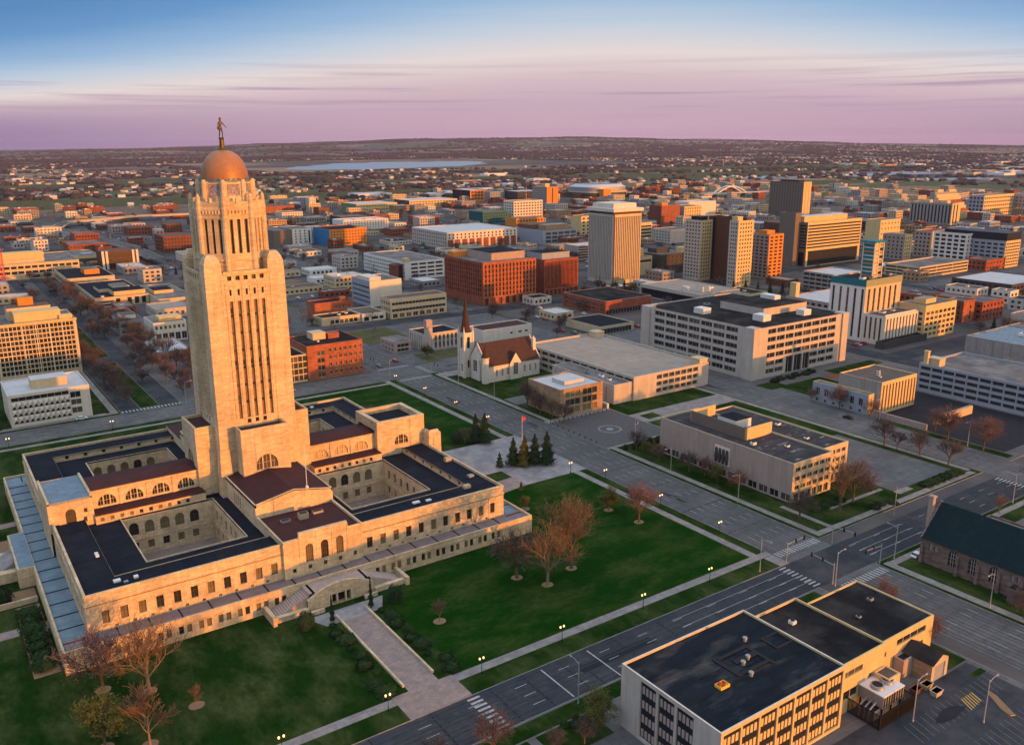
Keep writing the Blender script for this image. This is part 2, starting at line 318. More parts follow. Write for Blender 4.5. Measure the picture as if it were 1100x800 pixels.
# ---- walls with real openings. O: lower left corner seen from outside, U: direction to the right seen from outside
def facade(mb, O, U, w, z0, z1, ops, m, depth=.35, mrev=None, back=None):
    O = Vector((O[0], O[1], 0)); U = Vector((U[0], U[1], 0)); N = U.cross(Vector((0, 0, 1)))
    P = lambda u, v, d=0: tuple(O+U*u-N*d+Vector((0, 0, v)))
    vs = sorted({round(z0, 3), round(z1, 3)} | {round(o[1], 3) for o in ops} | {round(o[3], 3) for o in ops}); vs = [v for v in vs if z0-1e-6 <= v <= z1+1e-6]
    for a, b in zip(vs, vs[1:]):
        mid = (a+b)/2; row = sorted((o[0], o[2]) for o in ops if o[1] < mid < o[3]); u = 0
        for p, q in row:
            if p > u+1e-4: mb.face([P(u, a), P(p, a), P(p, b), P(u, b)], m)
            u = q
        if w > u+1e-4: mb.face([P(u, a), P(w, a), P(w, b), P(u, b)], m)
    mr = mrev or m
    for o in ops:
        a, b, c, d = o[:4]
        for e in ([(a, b), (c, b)], [(c, b), (c, d)], [(c, d), (a, d)], [(a, d), (a, b)]):
            mb.face([P(*e[0]), P(*e[1]), P(*e[1], depth), P(*e[0], depth)], mr)
        if back: mb.face([P(a, b, depth), P(c, b, depth), P(c, d, depth), P(a, d, depth)], back)
        if len(o) > 4 and o[4] == 'arch':
            r = (c-a)/2; cx = (a+c)/2; n = 8; cz = d-r
            pts = [(cx-r*math.cos(math.pi*k/n), cz+r*math.sin(math.pi*k/n)) for k in range(n+1)]
            for k in range(n):
                (p0, q0), (p1, q1) = pts[k], pts[k+1]
                mb.face([P(p0, q0), P(p1, q1), P(p1, d), P(p0, d)], m); mb.face([P(p0, q0), P(p0, q0, depth), P(p1, q1, depth), P(p1, q1)], mr)
WCACHE = {}
def window_mesh(w, h, style, glass, frame):
    k = (round(w, 1), round(h, 1), style, glass, frame)
    if k in WCACHE: return WCACHE[k]
    w, h = k[0]+.04, k[1]+.04; mb = MB(); mb.box(-w/2, 0, 0, w/2, .08, h, glass)
    t = .07 if w < 4 else .12
    def bar(x0, z0, x1, z1, d=.07): mb.box(x0, -d, z0, x1, .0, z1, frame)
    if style in ('plain', 'sash', 'cross'):
        bar(-w/2, h-t, w/2, h); bar(-w/2, 0, w/2, t*1.4)
        if style != 'plain': bar(-t/2, t*1.4, t/2, h-t)
        if style == 'cross': bar(-w/2, h*.55, -t/2, h*.55+t, .06); bar(t/2, h*.55, w/2, h*.55+t, .06)
    elif style == 'bay':
        n = max(2, int(round(w/2.6)))
        for i in range(1, n): x = -w/2+w*i/n; bar(x-.04, 0, x+.04, h)
        bar(-w/2, h-.12, w/2, h, .06)
    elif style == 'strip':
        n = max(2, int(round(h/3.4)))
        for i in range(n): bar(-w/2, h*i/n, w/2, h*i/n+1.1, .09)
    elif style == 'fan':
        for x in (-w*.18, w*.18): bar(x-.18, 0, x+.18, h, .25)
        for x in (-w*.34, 0, w*.34): bar(x-.04, 0, x+.04, h, .1)
        bar(-w/2, h*.42, w/2, h*.42+.08, .09)
    elif style == 'leaded':
        for x in (-w*.25, 0, w*.25): bar(x-.06, 0, x+.06, h, .08)
        for z in (.25, .5, .75): bar(-w/2, h*z, w/2, h*z+.06, .06)
    me = mb.mesh('window'); WCACHE[k] = me; return me
def put_windows(parent, O, U, ops, depth, style, glass, frame, name='window', frac=1.0):
    O = Vector((O[0], O[1], 0)); U = Vector((U[0], U[1], 0)); N = U.cross(Vector((0, 0, 1))); rz = math.atan2(U.y, U.x); out = []
    for o in ops:
        c = O+U*((o[0]+o[2])/2)-N*(depth-.01); me = window_mesh(o[2]-o[0], o[3]-o[1], style, glass, frame)
        out.append(inst(name, me, parent, (c.x, c.y, o[1]-.02), rz))
    return out
def grid(w, h, n, fl, ww=.6, wh=.55, mu=.6, zb=1.0, zt=.6, first=0, skip=None):
    """window openings of a regular front: n bays, fl floors"""
    ops = []; cu = (w-2*mu)/n; cv = (h-zb-zt)/fl
    for j in range(first, fl):
        for i in range(n):
            if skip and (i, j) in skip: continue
            u = mu+cu*(i+.5-ww/2); v = zb+cv*(j+.5-wh/2); ops.append((u, v, u+cu*ww, v+cv*wh))
    return ops
FOOT = []
def bld(name, label, x0, y0, x1, y1, h, wall, roof='roof_grey', E=None, S_=None, units=(), par=.6, depth=.35, style='sash', glass='glass_dark', frame='metal_white', cat='building', group=None, wallS=None, near=None, rev=None, cap=None, N_=None, z0=0, bare=False, wt=.35):
    w, d = x1-x0, y1-y0; FOOT.append((x0, y0, x1, y1))
    t = thing(name, label, cat, (x0, y0, z0), 0, group)
    dist = math.hypot((x0+x1)/2-CAM.x, (y0+y1)/2-CAM.y)
    if near is None: near = dist < 520
    eo = E or []; so = S_ or []; H = h+par; mb = MB(); bk = None if near else glass
    facade(mb, (0, 0), (1, 0), w, 0, H, eo, wall, depth, rev, bk)
    facade(mb, (0, d), (0, -1), d, 0, H, so, wallS or wall, depth, rev, bk)  # some blocks carry a shaded tone as a separate south wall colour
    facade(mb, (w, d), (-1, 0), w, 0, H, N_ or [], wall, depth, rev, glass); facade(mb, (w, 0), (0, 1), d, 0, H, [], wall)
    if par > 0:
        c = cap or wall
        for a in ((0, 0, w, wt), (0, d-wt, w, d), (0, wt, wt, d-wt), (w-wt, wt, w, d-wt)):
            mb.face([(a[0], a[1], H), (a[2], a[1], H), (a[2], a[3], H), (a[0], a[3], H)], c)
        for a in (((wt, wt), (w-wt, wt)), ((w-wt, wt), (w-wt, d-wt)), ((w-wt, d-wt), (wt, d-wt)), ((wt, d-wt), (wt, wt))):
            mb.face([(*a[1], h), (*a[0], h), (*a[0], H), (*a[1], H)], wall)
    mb.build('wall', t)
    r = MB(); q = wt*.6 if par > 0 else 0; r.face([(q, q, h), (w-q, q, h), (w-q, d-q, h), (q, d-q, h)], roof); ro = r.build('roof', t)
    if near:
        allw = [(o, 0) for o in eo]+[(o, 1) for o in so]
        if len(allw) > 100:
            allw.sort(key=lambda q: -q[0][1]-(2 if q[1] == 0 else 0)); rest = allw[100:]; allw = allw[:100]
            mb2 = MB()
            for o, sd_ in rest:
                a, b, c, e = o[:4]
                if sd_ == 0: mb2.box(a, depth-.02, b, c, depth+.06, e, glass)
                else: mb2.box(depth-.02, d-c, b, depth+.06, d-a, e, glass)
            tag(mb2.build('window', t), kind='stuff')
        put_windows(t, (0, 0), (1, 0), [o for o, s_ in allw if s_ == 0], depth, style, glass, frame)
        put_windows(t, (0, d), (0, -1), [o for o, s_ in allw if s_ == 1], depth, style, glass, frame)
    for un in units:
        nm, ux, uy, uw, ud, uh, um = un[:7]; ut = un[7] if len(un) > 7 else None; mu_ = MB(); zb = h
        if nm in ('penthouse', 'stair_tower'):
            mu_.box(ux, uy, zb, ux+uw, uy+ud, zb+uh, um, ut); mu_.box(ux-.15, uy-.15, zb+uh-.35, ux+uw+.15, uy+ud+.15, zb+uh+.1, um, ut)
        elif nm == 'vent_unit':
            mu_.box(ux, uy, zb+.25, ux+uw, uy+ud, zb+uh, um); mu_.box(ux+.1, uy+.1, zb, ux+uw-.1, uy+ud-.1, zb+.25, 'metal_black'); mu_.lathe([(min(uw, ud)*.36, zb+uh), (min(uw, ud)*.36, zb+uh+.3), (min(uw, ud)*.3, zb+uh+.32)], 12, 'metal_black', ux+uw/2, uy+ud/2)
        else: mu_.box(ux, uy, zb, ux+uw, uy+ud, zb+uh, um, ut)
        mu_.build(nm, t)
    return t
# ---------------------------------------------------------------- the capitol
CX = -1.3
def capitol():
    L = 'limestone'
    t = thing('capitol', 'pale limestone capitol with tall gold domed tower and four courtyards on the lawn', 'capitol', (CX, 0, 0))
    def win(O, U, ops, depth, style='sash', glass='glass_blind', frame='bronze', name='window', parent=t): return put_windows(parent, O, U, ops, depth, style, glass, frame, name)
    # -- terrace: low outer storey
    TH = 5.0; a = 64.6
    mb = MB(); ops = []
    for i in range(24):
        x = -58.5+i*4.72
        if abs(x+1.6) < 13: continue
        ops += [(a+x-.15, 1.6, a+x+1.0, 3.75), (a+x+1.75, 1.6, a+x+2.9, 3.75)]
    facade(mb, (-a, -a), (1, 0), 2*a, 0, TH+.7, ops, L, .35)
    sop = [(8+4.7*i, 1.6, 9.2+4.7*i, 3.7) for i in range(10)]+[(74+4.7*i, 1.6, 75.2+4.7*i, 3.7) for i in range(10)]
    facade(mb, (-a, a), (0, -1), 2*a, 0, TH+.7, sop, L, .35)
    facade(mb, (a, -a), (0, 1), 2*a, 0, TH+.7, [], L); facade(mb, (a, a), (-1, 0), 2*a, 0, TH+.7, [], L)
    for q in ((-a+.004, -a+.004, a-.004, -a+.5), (-a+.004, a-.5, a-.004, a-.004), (-a+.004, -a+.5, -a+.5, a-.5), (a-.5, -a+.5, a-.004, a-.5)): mb.box(q[0], q[1], TH-.2, q[2], q[3], TH+.72, L)
    # south porch of the terrace
    mb.box(-68.4, -14, 0, -a-.002, 12, TH+.7, L)
    # string course
    mb.box(-a-.12, -a-.12, 4.25, a+.12, -a-.001, 4.5, L); mb.box(-a-.12, -a-.001, 4.25, -a-.001, a, 4.5, L)
    te = mb.build('terrace', t)
    for o in win((-a, -a), (1, 0), ops, .35, 'plain', parent=te, name='terrace_window')+win((-a, a), (0, -1), sop, .35, 'plain', parent=te, name='terrace_window'): pass
    rf = MB(); [rf.box(*q_[:2], TH-.3, *q_[2:], TH, 'terrace_eastlit' if q_[3] < 0 and q_[2] > 0 else 'copper_blue') for q_ in ((-a+.5, -a+.5, a-.5, -57.9), (-a+.5, 57.9, a-.5, a-.5), (-a+.5, -57.9, -57.9, 57.9), (57.9, -57.9, a-.5, 57.9))]; rf.box(-67.9, -13.5, TH+.2, -a+.4, 11.5, TH+.74, 'copper_blue')
    for i in range(17):
        p = -a+5+i*7.1
        for q in ((p, -a+.5, p+.3, -58.4), (p, 58.4, p+.3, a-.5), (-a+.5, p, -58.4, p+.3), (58.4, p, a-.5, p+.3)): rf.box(q[0], q[1], TH-.05, q[2], q[3], TH+.12, 'roof_slate')
    rf.build('terrace_roof', t)
    # -- square ring of the main storey
    b = 58.4; MH = 14.0; mb = MB(); ew = []
    xs = [13.6+4.06*i for i in range(11)]
    for x in xs+[-x for x in xs]: ew.append((b+x-.85, 6.9, b+x+.85, 10.1))
    lo = [(b+x-.4, 5.35, b+x+.4, 5.95) for x in [15.6+4.06*i for i in range(10)]+[-15.6-4.06*i for i in range(10)]]
    eo = ew+lo
    facade(mb, (-b, -b), (1, 0), 2*b, TH-.1, MH+.8, eo, L, .45)
    so = [(b-y-.85, 6.9, b-y+.85, 10.1) for y in [15.5+4.06*i for i in range(10)]+[-15.5-4.06*i for i in range(10)]]
    facade(mb, (-b, b), (0, -1), 2*b, TH-.1, MH+.8, so, L, .45)
    facade(mb, (b, -b), (0, 1), 2*b, TH-.1, MH+.8, [], L); facade(mb, (b, b), (-1, 0), 2*b, TH-.1, MH+.8, [], L)
    # frieze course, pilaster breaks and low parapet
    for (x0, x1) in ((-b-.18, -11.4), (11.4, b+.18)):
        mb.box(x0, -b-.22, 12.15, x1, -b-.001, 12.35, L); mb.box(x0, -b-.03, 11.85, x1, -b-.0012, 12.15, 'spandrel'); mb.box(x0, -b-.1, 14.45, x1, -b-.001, 14.83, L)  # dark groove line put in by colour below the frieze course
    mb.box(-b-.18, -b-.001, 12.0, -b-.001, b, 12.32, L)
    for sx in (-1, 1):
        x = sx*(b-5.2); mb.box(x-.25, -b-.14, TH, x+.25, -b-.0015, 12.0, L)
        for xx in xs:      # raised surrounds of the windows
            x = sx*xx
            mb.box(x-1.15, -b-.09, 6.6, x-.86, -b-.002, 10.35, L); mb.box(x+.86, -b-.09, 6.6, x+1.15, -b-.002, 10.35, L); mb.box(x-1.15, -b-.1, 10.11, x+1.15, -b-.0025, 10.4, L); mb.box(x-1.2, -b-.16, 6.5, x+1.2, -b-.003, 6.88, L)
    for q in ((-b, -b+.001, b, -b+.6), (-b+.001, b-.6, b, b-.002), (-b+.001, -b+.6, -b+.6, b-.6), (b-.6, -b+.6, b-.002, b-.6)): mb.box(q[0], q[1], MH-.2, q[2], q[3], MH+.82, L)
    # clerestory walls between outer and inner roofs
    c = 50.2; RI = 12.2
    cl_w = [(c+x-.55, RI+.55, c+x+.55, RI+1.75) for x in [-46+5.75*i for i in range(17)]]
    facade(mb, (-c, c), (1, 0), 2*c, RI-.2, MH+.25, cl_w, L, .3, back=None)          # west side wall, faces east
    facade(mb, (c, c), (0, -1), 2*c, RI-.2, MH+.25, cl_w, L, .3)           # north side wall, faces south
    facade(mb, (c, -c), (-1, 0), 2*c, RI-.2, MH+.25, [], L); facade(mb, (-c, -c), (0, 1), 2*c, RI-.2, MH+.25, [], L)
    # courtyard walls
    cx0, cx1, cy0, cy1 = 15.6, 41.2, 11.6, 43.0; cops = []
    for sx in (-1, 1):
        for sy in (-1, 1):
            X0, X1 = sorted((sx*cx0, sx*cx1)); Y0, Y1 = sorted((sy*cy0, sy*cy1))
            top = [(1.7+i*4.25, 6.6, 4.3+i*4.25, 10.4, 'arch') for i in range(6) if 4.4+i*4.25 < X1-X0]
            bot = [(2.1+i*4.25, 1.8, 3.9+i*4.25, 4.2) for i in range(6) if 4.4+i*4.25 < X1-X0]
            sid = [(3+i*4.4, 6.8, 4.5+i*4.4, 9.8) for i in range(6)]+[(3+i*4.4, 1.8, 4.5+i*4.4, 4.0) for i in range(6)]
            facade(mb, (X0, Y1), (1, 0), X1-X0, 0, RI+.35, top+bot, L, .4)
            facade(mb, (X1, Y1), (0, -1), Y1-Y0, 0, RI+.35, sid, L, .4)
            facade(mb, (X1, Y0), (-1, 0), X1-X0, 0, RI+.35, [], L); facade(mb, (X0, Y0), (0, 1), Y1-Y0, 0, RI+.35, [], L)
            cops += [((X0, Y1), (1, 0), top+bot), ((X1, Y1), (0, -1), sid)]
            for q in ((X0-.3, Y1, X1+.3, Y1+.3), (X0-.3, Y0-.3, X1+.3, Y0), (X0-.3, Y0, X0, Y1), (X1, Y0, X1+.3, Y1)): mb.box(q[0], q[1], RI-.1, q[2], q[3], RI+.36, L)
            mb.box(X0, Y1-.16, 5.0, X1, Y1-.001, 5.35, L); mb.box(X1-.16, Y0, 5.0, X1-.001, Y1-.16, 5.35, L)
            mb.face([(X0, Y0, .14), (X1, Y0, .14), (X1, Y1, .14), (X0, Y1, .14)], 'paving_pink')
            mb.box(X0+6, Y0+8, .14, X1-6, Y1-8, .5, 'shrub')
    wg = mb.build('wing', t)
    win((-b, -b), (1, 0), ew, .45, 'cross', parent=wg); win((-b, -b), (1, 0), lo, .45, 'plain', parent=wg, name='vent_window')
    win((-b, b), (0, -1), so, .45, 'cross', parent=wg)
    win((-c, c), (1, 0), cl_w, .3, 'plain', 'glass_dark', parent=wg, name='clerestory_window'); win((c, c), (0, -1), cl_w, .3, 'plain', 'glass_dark', parent=wg, name='clerestory_window')
    for O, U, ops in cops:
        if O[1] > 20 and True: ops = [o for o in ops if o[3] > 5]
        win(O, U, ops, .4, 'cross', parent=wg, name='court_window')
    rf = MB()
    for q in ((-b+.6, -b+.6, b-.6, -c), (-b+.6, c, b-.6, b-.6), (-b+.6, -c, -c, c), (c, -c, b-.6, c)): rf.box(q[0], q[1], MH-.25, q[2], q[3], MH, 'roof_slate')
    xb = [-c, -cx1-.3, -cx0+.3, cx0-.3, cx1+.3, c]; yb = [-c, -cy1-.3, -cy0+.3, cy0-.3, cy1+.3, c]
    for i in range(5):
        for j in range(5):
            if i in (1, 3) and j in (1, 3): continue
            rf.face([(xb[i]-.01*(i > 0), yb[j], RI), (xb[i+1], yb[j], RI), (xb[i+1], yb[j+1], RI), (xb[i]-.01*(i > 0), yb[j+1], RI)], 'roof_slate')
    # sloping strip behind the east parapet, standing seams
    for i in range(46): rf.box(-57+i*2.5, -57.6, MH, -56.92+i*2.5, -50.4, MH+.06, 'roof_slate')
    rf.build('roof', t)
    vm = MB()
    for (x, y, w, d, h, m) in ((48, -53, 2.2, 1.6, 1.1, 'metal_tan'), (54, -46, 1.8, 1.5, .8, 'metal_grey'), (55, -30, 2.2, 1.6, 1.4, 'metal_tan'), (30, -54, 2.2, 1.2, .5, 'metal_white'), (34, -54.6, 1.6, 1, .5, 'metal_white'), (-51, -54, 1.6, 1.2, .6, 'metal_white'), (-49, -55.5, 1, .8, .5, 'metal_grey'), (-46.5, -54.5, 1, 1, .7, 'metal_white'), (-52, -37, .8, 2.4, .6, 'metal_white'), (34, 54, 3, 1.5, .6, 'metal_white'), (42, 53, 1.2, 1.2, .6, 'metal_white')):
        q = MB(); q.box(x, y, MH+.12, x+w, y+d, MH+h, m); q.box(x+.15, y+.15, MH, x+w-.15, y+d-.15, MH+.12, 'metal_black'); q.build('roof_vent', t)
    # -- arms of the cross (north and south): clerestory with lunettes, low aisle, purple brown roof
    def arm(x0, x1, lun):
        mb = MB(); AH = 20.6; ops = [(x-2.45-x0, 15.6, x+2.45-x0, 18.7, 'arch') for x in lun]
        w = x1-x0
        facade(mb, (x0, -6), (1, 0), w, RI, AH, ops, L, .5); facade(mb, (x1, 6), (-1, 0), w, RI, AH, ops, L, .5, back='glass_dark')
        facade(mb, (x0, 6), (0, -1), 12, RI, AH+.8, [], L); facade(mb, (x1, -6), (0, 1), 12, RI, AH+.8, [], L)
        for i in range(len(lun)-1):
            x = (lun[i]+lun[i+1])/2; mb.box(x-.35, -6.28, RI, x+.35, -6.002, 19.8, L)
        mb.box(x0, -6.16, 19.9, x1, -6.003, 20.3, L)
        # aisle with small openings
        aw = [(i*2.6+1.2, 12.75, i*2.6+2.2, 14.0) for i in range(int((w-2)/2.6))]
        facade(mb, (x0, -11.2), (1, 0), w, RI-.3, 15.0, aw, L, .3); facade(mb, (x1, 11.2), (-1, 0), w, RI-.3, 15.0, [], L)
        facade(mb, (x0, -6), (0, -1), 5.2, RI-.3, 15, [], L); facade(mb, (x1, -11.2), (0, 1), 5.2, RI-.3, 15, [], L)
        o = mb.build('arm_wall', t)
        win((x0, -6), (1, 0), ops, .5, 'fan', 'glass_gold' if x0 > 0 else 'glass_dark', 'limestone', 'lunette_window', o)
        win((x0, -11.2), (1, 0), aw, .3, 'plain', 'glass_blind', 'limestone', 'aisle_window', o)
        r = MB()
        for s in (-1, 1): r.face([(x0+.02, s*6.25, AH-.02), (x1-.02, s*6.25, AH-.02), (x1-.02, 0, AH+.75), (x0+.02, 0, AH+.75)] if s < 0 else [(x1-.02, s*6.25, AH-.02), (x0+.02, s*6.25, AH-.02), (x0+.02, 0, AH+.75), (x1-.02, 0, AH+.75)], 'copper_brown')
        for s in (-1, 1): r.box(x0+.02, min(s*11.3, s*6.02), 14.72, x1-.02, max(s*11.3, s*6.02), 15.05, 'copper_brown')
        r.build('arm_roof', t)
    arm(-47.6, -17.2, [-43.4, -36.0, -28.6, -21.4]); arm(17.2, 41.0, [21.6, 28.8, 36.0])
    # -- end blocks
    mb = MB(); ops = [(4.2, 13.1, 6.8, 18.0, 'arch'), (1.4, 12.9, 2.4, 14.2), (8.6, 13.4, 9.5, 14.9), (8.9, 16.2, 9.8, 17.4)]
    facade(mb, (-59.0, -9.9), (1, 0), 11.4, RI-.3, 20.6, ops, L, .45); facade(mb, (-59.0, 9.9), (0, -1), 19.8, TH, 21.2, [(3, 7, 4.4, 16), (9.2, 7, 10.6, 16), (15.4, 7, 16.8, 16)], L, .5, back='glass_dark')
    facade(mb, (-47.6, -9.9), (0, 1), 19.8, RI-.3, 21.2, [], L); facade(mb, (-47.6, 9.9), (-1, 0), 11.4, RI-.3, 20.6, [], L)
    for q in ((-59, -9.9, -58.4, 9.9), (-48.2, -9.9, -47.6, 9.9)): mb.box(q[0]+.002, q[1], 20.2, q[2]-.002, q[3], 21.22, L)
    o = mb.build('end_block', t); win((-59.0, -9.9), (1, 0), ops, .45, 'leaded', 'glass_dark', 'bronze', 'window', o)
    r = MB(); r.box(-58.4, -10.0, 20.2, -48.2, 10.0, 20.5, 'copper_blue'); r.build('end_roof', t)
    mb = MB(); lun = (6.4, 15.6, 11.6, 18.9, 'arch')
    facade(mb, (41.0, -8.4), (1, 0), 18.0, RI-.3, 24.6, [lun], L, .5); facade(mb, (41.0, 8.4), (0, -1), 16.8, RI-.3, 24.6, [], L)
    facade(mb, (59.0, -8.4), (0, 1), 16.8, 0, 24.6, [(5.4, 2, 11.4, 17, 'arch')], L, .8, back='glass_dark'); facade(mb, (59, 8.4), (-1, 0), 18.0, RI-.3, 24.6, [], L)
    for q in ((41, -8.4, 59, -7.3), (41, 7.3, 59, 8.4), (41, -7.3, 42.6, 7.3), (57.4, -7.3, 59, 7.3)): mb.box(q[0]+.002, q[1]+.002, 22.3, q[2]-.002, q[3]-.002, 24.62, L)
    mb.box(53.4, -8.55, RI, 53.7, -8.402, 24, L)
    o = mb.build('end_block', t); win((41.0, -8.4), (1, 0), [lun], .5, 'fan', 'glass_dark', L, 'lunette_window', o)
    r = MB(); r.box(42.5, -7.4, 22.4, 57.5, 7.4, 22.7, 'roof_slate'); r.build('end_roof', t)
    for s in (-1, 1):     # pylons of the north portal
        m_ = MB(); y = s*10.3; m_.taper(58.2, y-2.4, 0, 63.4, y+2.4, 18.4, .25, .2, L); m_.taper(58.7, y-1.9, 18.4, 62.9, y+1.9, 19.5, .5, .4, L, 'roof_slate'); m_.box(60.2, y-1.25, 10, 61.4, y-2.42, 16.8, L); m_.build('portal_pylon', t)
    # -- east and west: gabled hall and entrance pavilion
    for s in (-1, 1):
        mb = MB(); r = MB(); hw = 11.4; ev = 18.6; rg = 20.6; y0, y1 = s*39.2, s*11.0
        q = [(hw*2*i/6.0+2.6, 13.4, hw*2*i/6.0+3.6, 16.6) for i in ()]
        sidew = [(9+i*1.7, 13.2, 9.9+i*1.7, 16.6) for i in range(4)]
        for xx, Ux in ((-hw, -1), (hw, 1)):
            O = (xx, max(y0, y1)) if Ux < 0 else (xx, min(y0, y1))
            facade(mb, O, (0, Ux), abs(y1-y0), RI-.3, ev, sidew, L, .4, back='glass_dark')
        pts = [(-hw, RI-.3), (hw, RI-.3), (hw, ev-.5), (hw, ev), (0, rg+.3), (-hw, ev), (-hw, ev-.5)]
        f = [(x, y0, z) for x, z in pts]; mb.face(f if s < 0 else f[::-1], L)
        # gable coping
        for sg in (-1, 1):
            x0_, x1_ = (0, hw) if sg > 0 else (-hw, 0); z0_, z1_ = (rg+.45, ev+.3) if sg > 0 else (ev+.3, rg+.45); yb_ = y0-s*.5
            mb.face([(x0_, y0, z0_), (x1_, y0, z1_), (x1_, yb_, z1_), (x0_, yb_, z0_)] if s < 0 else [(x0_, yb_, z0_), (x1_, yb_, z1_), (x1_, y0, z1_), (x0_, y0, z0_)], L)
            a4 = [(x0_, y0, z0_-.4), (x1_, y0, z1_-.4), (x1_, y0, z1_), (x0_, y0, z0_)]; mb.face(a4, L)
            b4 = [(p[0], yb_, p[2]) for p in a4]; mb.face(b4[::-1], L)
            xe = sg*hw; r.face([(0, y0, rg), (0, y1, rg), (xe, y1, ev), (xe, y0, ev)] if sg*s > 0 else [(xe, y0, ev), (xe, y1, ev), (0, y1, rg), (0, y0, rg)], 'copper_brown')
            mb.box(min(xe, xe-sg*.4), min(y0, y1), ev-.6, max(xe, xe-sg*.4), max(y0, y1), ev+.3, L)
        mb.box(-6.2, y0-.16 if s < 0 else y0+.002, RI, -5.9, y0-.002 if s < 0 else y0+.16, 19, L)
        mb.build('gabled_hall', t); r.build('hall_roof', t)
    mb = MB(); y0 = -59.6
    ar = [(x-1.05+11.3, 8.4, x+1.05+11.3, 13.6, 'arch') for x in (-4.3, 0, 4.3)]
    sm = [(x-.5+11.3, 6.3, x+.5+11.3, 7.6) for x in (-8.6, -4.3, 0, 4.3, 8.9)]
    facade(mb, (-11.3, y0), (1, 0), 18.0, TH-.1, 15.6, ar+sm[:4], L, .5); facade(mb, (6.7, y0+.55), (1, 0), 4.6, TH-.1, 15.3, [(sm[4][0]-18, *sm[4][1:2], sm[4][2]-18, sm[4][3])], L, .4)
    facade(mb, (6.7, y0), (0, 1), .55, TH, 15.6, [], L)
    mb.box(-6.9, y0+.001, 15.6, 6.7, y0+1.0, 17.1, L); mb.box(-11.3, y0+.002, 15.0, -6.9, y0+.8, 15.62, L)
    facade(mb, (-11.3, -39.2), (0, -1), 20.4, TH-.1, 15.3, [], L); facade(mb, (11.3, y0+.55), (0, 1), 19.8, TH-.1, 15.3, [], L)
    mb.box(-11.29, y0+.9, 14.6, -10.8, -39.3, 15.45, L); mb.box(10.8, y0+.7, 14.6, 11.29, -39.3, 15.35, L)
    for x in (-6.9, -2.2, 2.2, 6.6): mb.box(x-.14, y0-.14, 8, x+.14, y0-.002, 16.6, L)
    o = mb.build('pavilion', t); win((-11.3, y0), (1, 0), ar, .5, 'leaded', 'glass_blind', 'bronze', 'arched_window', o); win((-11.3, y0), (1, 0), sm[:4], .5, 'plain', 'glass_dark', 'bronze', 'window', o)
    win((6.7, y0+.55), (1, 0), [(sm[4][0]-18, 6.3, sm[4][2]-18, 7.6)], .4, 'plain', 'glass_dark', 'bronze', 'window', o)
    r = MB(); r.box(-10.9, y0+.9, 14.3, 10.9, -39.25, 14.65, 'copper_brown'); r.build('pavilion_roof', t)
    for x, y, w, d, h, m in ((-1.5, -46.5, 2.6, 1.9, 1.6, 'metal_tan'), (-6.5, -46, 2.6, 1.6, .6, 'metal_grey'), (3, -45, 3, 1.5, .6, 'metal_grey'), (2, -43, 1.2, 1, .8, 'metal_black')): q = MB(); q.box(x, y, 14.65, x+w, y+d, 14.65+h, m); q.box(x+.2, y+.2, 14.65+h, x+w-.2, y+d-.2, 14.7+h, 'metal_black'); q.build('roof_hatch', t)
    mb = MB(); mb.box(-11.3, 39.3, TH, 11.3, 59.6, 15.4, L, 'copper_brown'); mb.build('pavilion', t)
    # -- east entrance: arched portal between two ramps of stairs
    mb = MB(); yf = -70.2
    facade(mb, (-9.6, yf), (1, 0), 18.4, 0, 3.2, [(6.6, .15, 11.8, 3.1)], L, 1.6, back='glass_dark')
    n = 14
    for i in range(n):        # segmental top
        xa = -9.6+18.4*i/n; xb_ = -9.6+18.4*(i+1)/n; z = lambda x: 3.2+3.0*max(0, 1-((x+.4)/9.4)**2)
        mb.face([(xa, yf, 3.2), (xb_, yf, 3.2), (xb_, yf, z(xb_)), (xa, yf, z(xa))], L); mb.face([(xa, yf, z(xa)), (xb_, yf, z(xb_)), (xb_, yf+.7, z(xb_)), (xa, yf+.7, z(xa))], L); mb.face([(xb_, yf+.7, 3.2), (xa, yf+.7, 3.2), (xa, yf+.7, z(xa)), (xb_, yf+.7, z(xb_))], L)
    mb.box(-9.6, yf+1.62, 0, -9.2, -a-.01, 3.2, L); mb.box(8.4, yf+1.62, 0, 8.8, -a-.01, 3.2, L)
    for x in (-1.6, .8): mb.box(x-.22, yf-.05, .15, x+.22, yf+.5, 3.1, L)
    mb.build('portal', t)
    st = MB()
    for s in (-1, 1):
        for i in range(18):
            x0_ = -.4+s*(7.0+i*.62); x1_ = x0_+s*.62; z1 = 4.9-i*.25
            st.box(min(x0_, x1_), yf+.72, 0, max(x0_, x1_), -a-.02, max(.3, z1), 'concrete_pink')
        e0, e1 = sorted((-.4+s*9.3, -.4+s*18.4)); st.box(e0, yf-.6, 0, e1, yf+.70, 1.5, L)
        e0, e1 = sorted((-.4+s*17.9, -.4+s*18.9)); st.box(e0, yf-1.8, 0, e1, -a-.03, 2.4, L)
        e0, e1 = sorted((-.4+s*5.6, -.4+s*9.2)); st.box(e0, yf-2.2, 0, e1, yf-1.6, 1.2, L)
    st.box(-9, yf+.72, 3.21, 8.2, -a-.02, 4.9, 'concrete_pink'); st.build('stairs', t)
    # south entrance stairs and garden walls
    st = MB()
    for i in range(14): st.box(-68.5-(i+1)*.55, -6, 0, -68.5-i*.55, 4, 4.6-i*.33, 'plaza_stone')
    st.box(-77, -8.5, 0, -68.41, -6.02, 3.0, L); st.box(-77, 4.02, 0, -68.41, 6.5, 3.0, L); st.build('stairs', t)
    # -- tower
    H = 11.7; zt = 79.6
    tw = MB(); chan = [-4.75, -2.37, 0, 2.37, 4.75]; dots = []; slots = []; sq = []
    lvl = [66.4, 61.2, 56.0, 50.7, 45.4, 40.1]
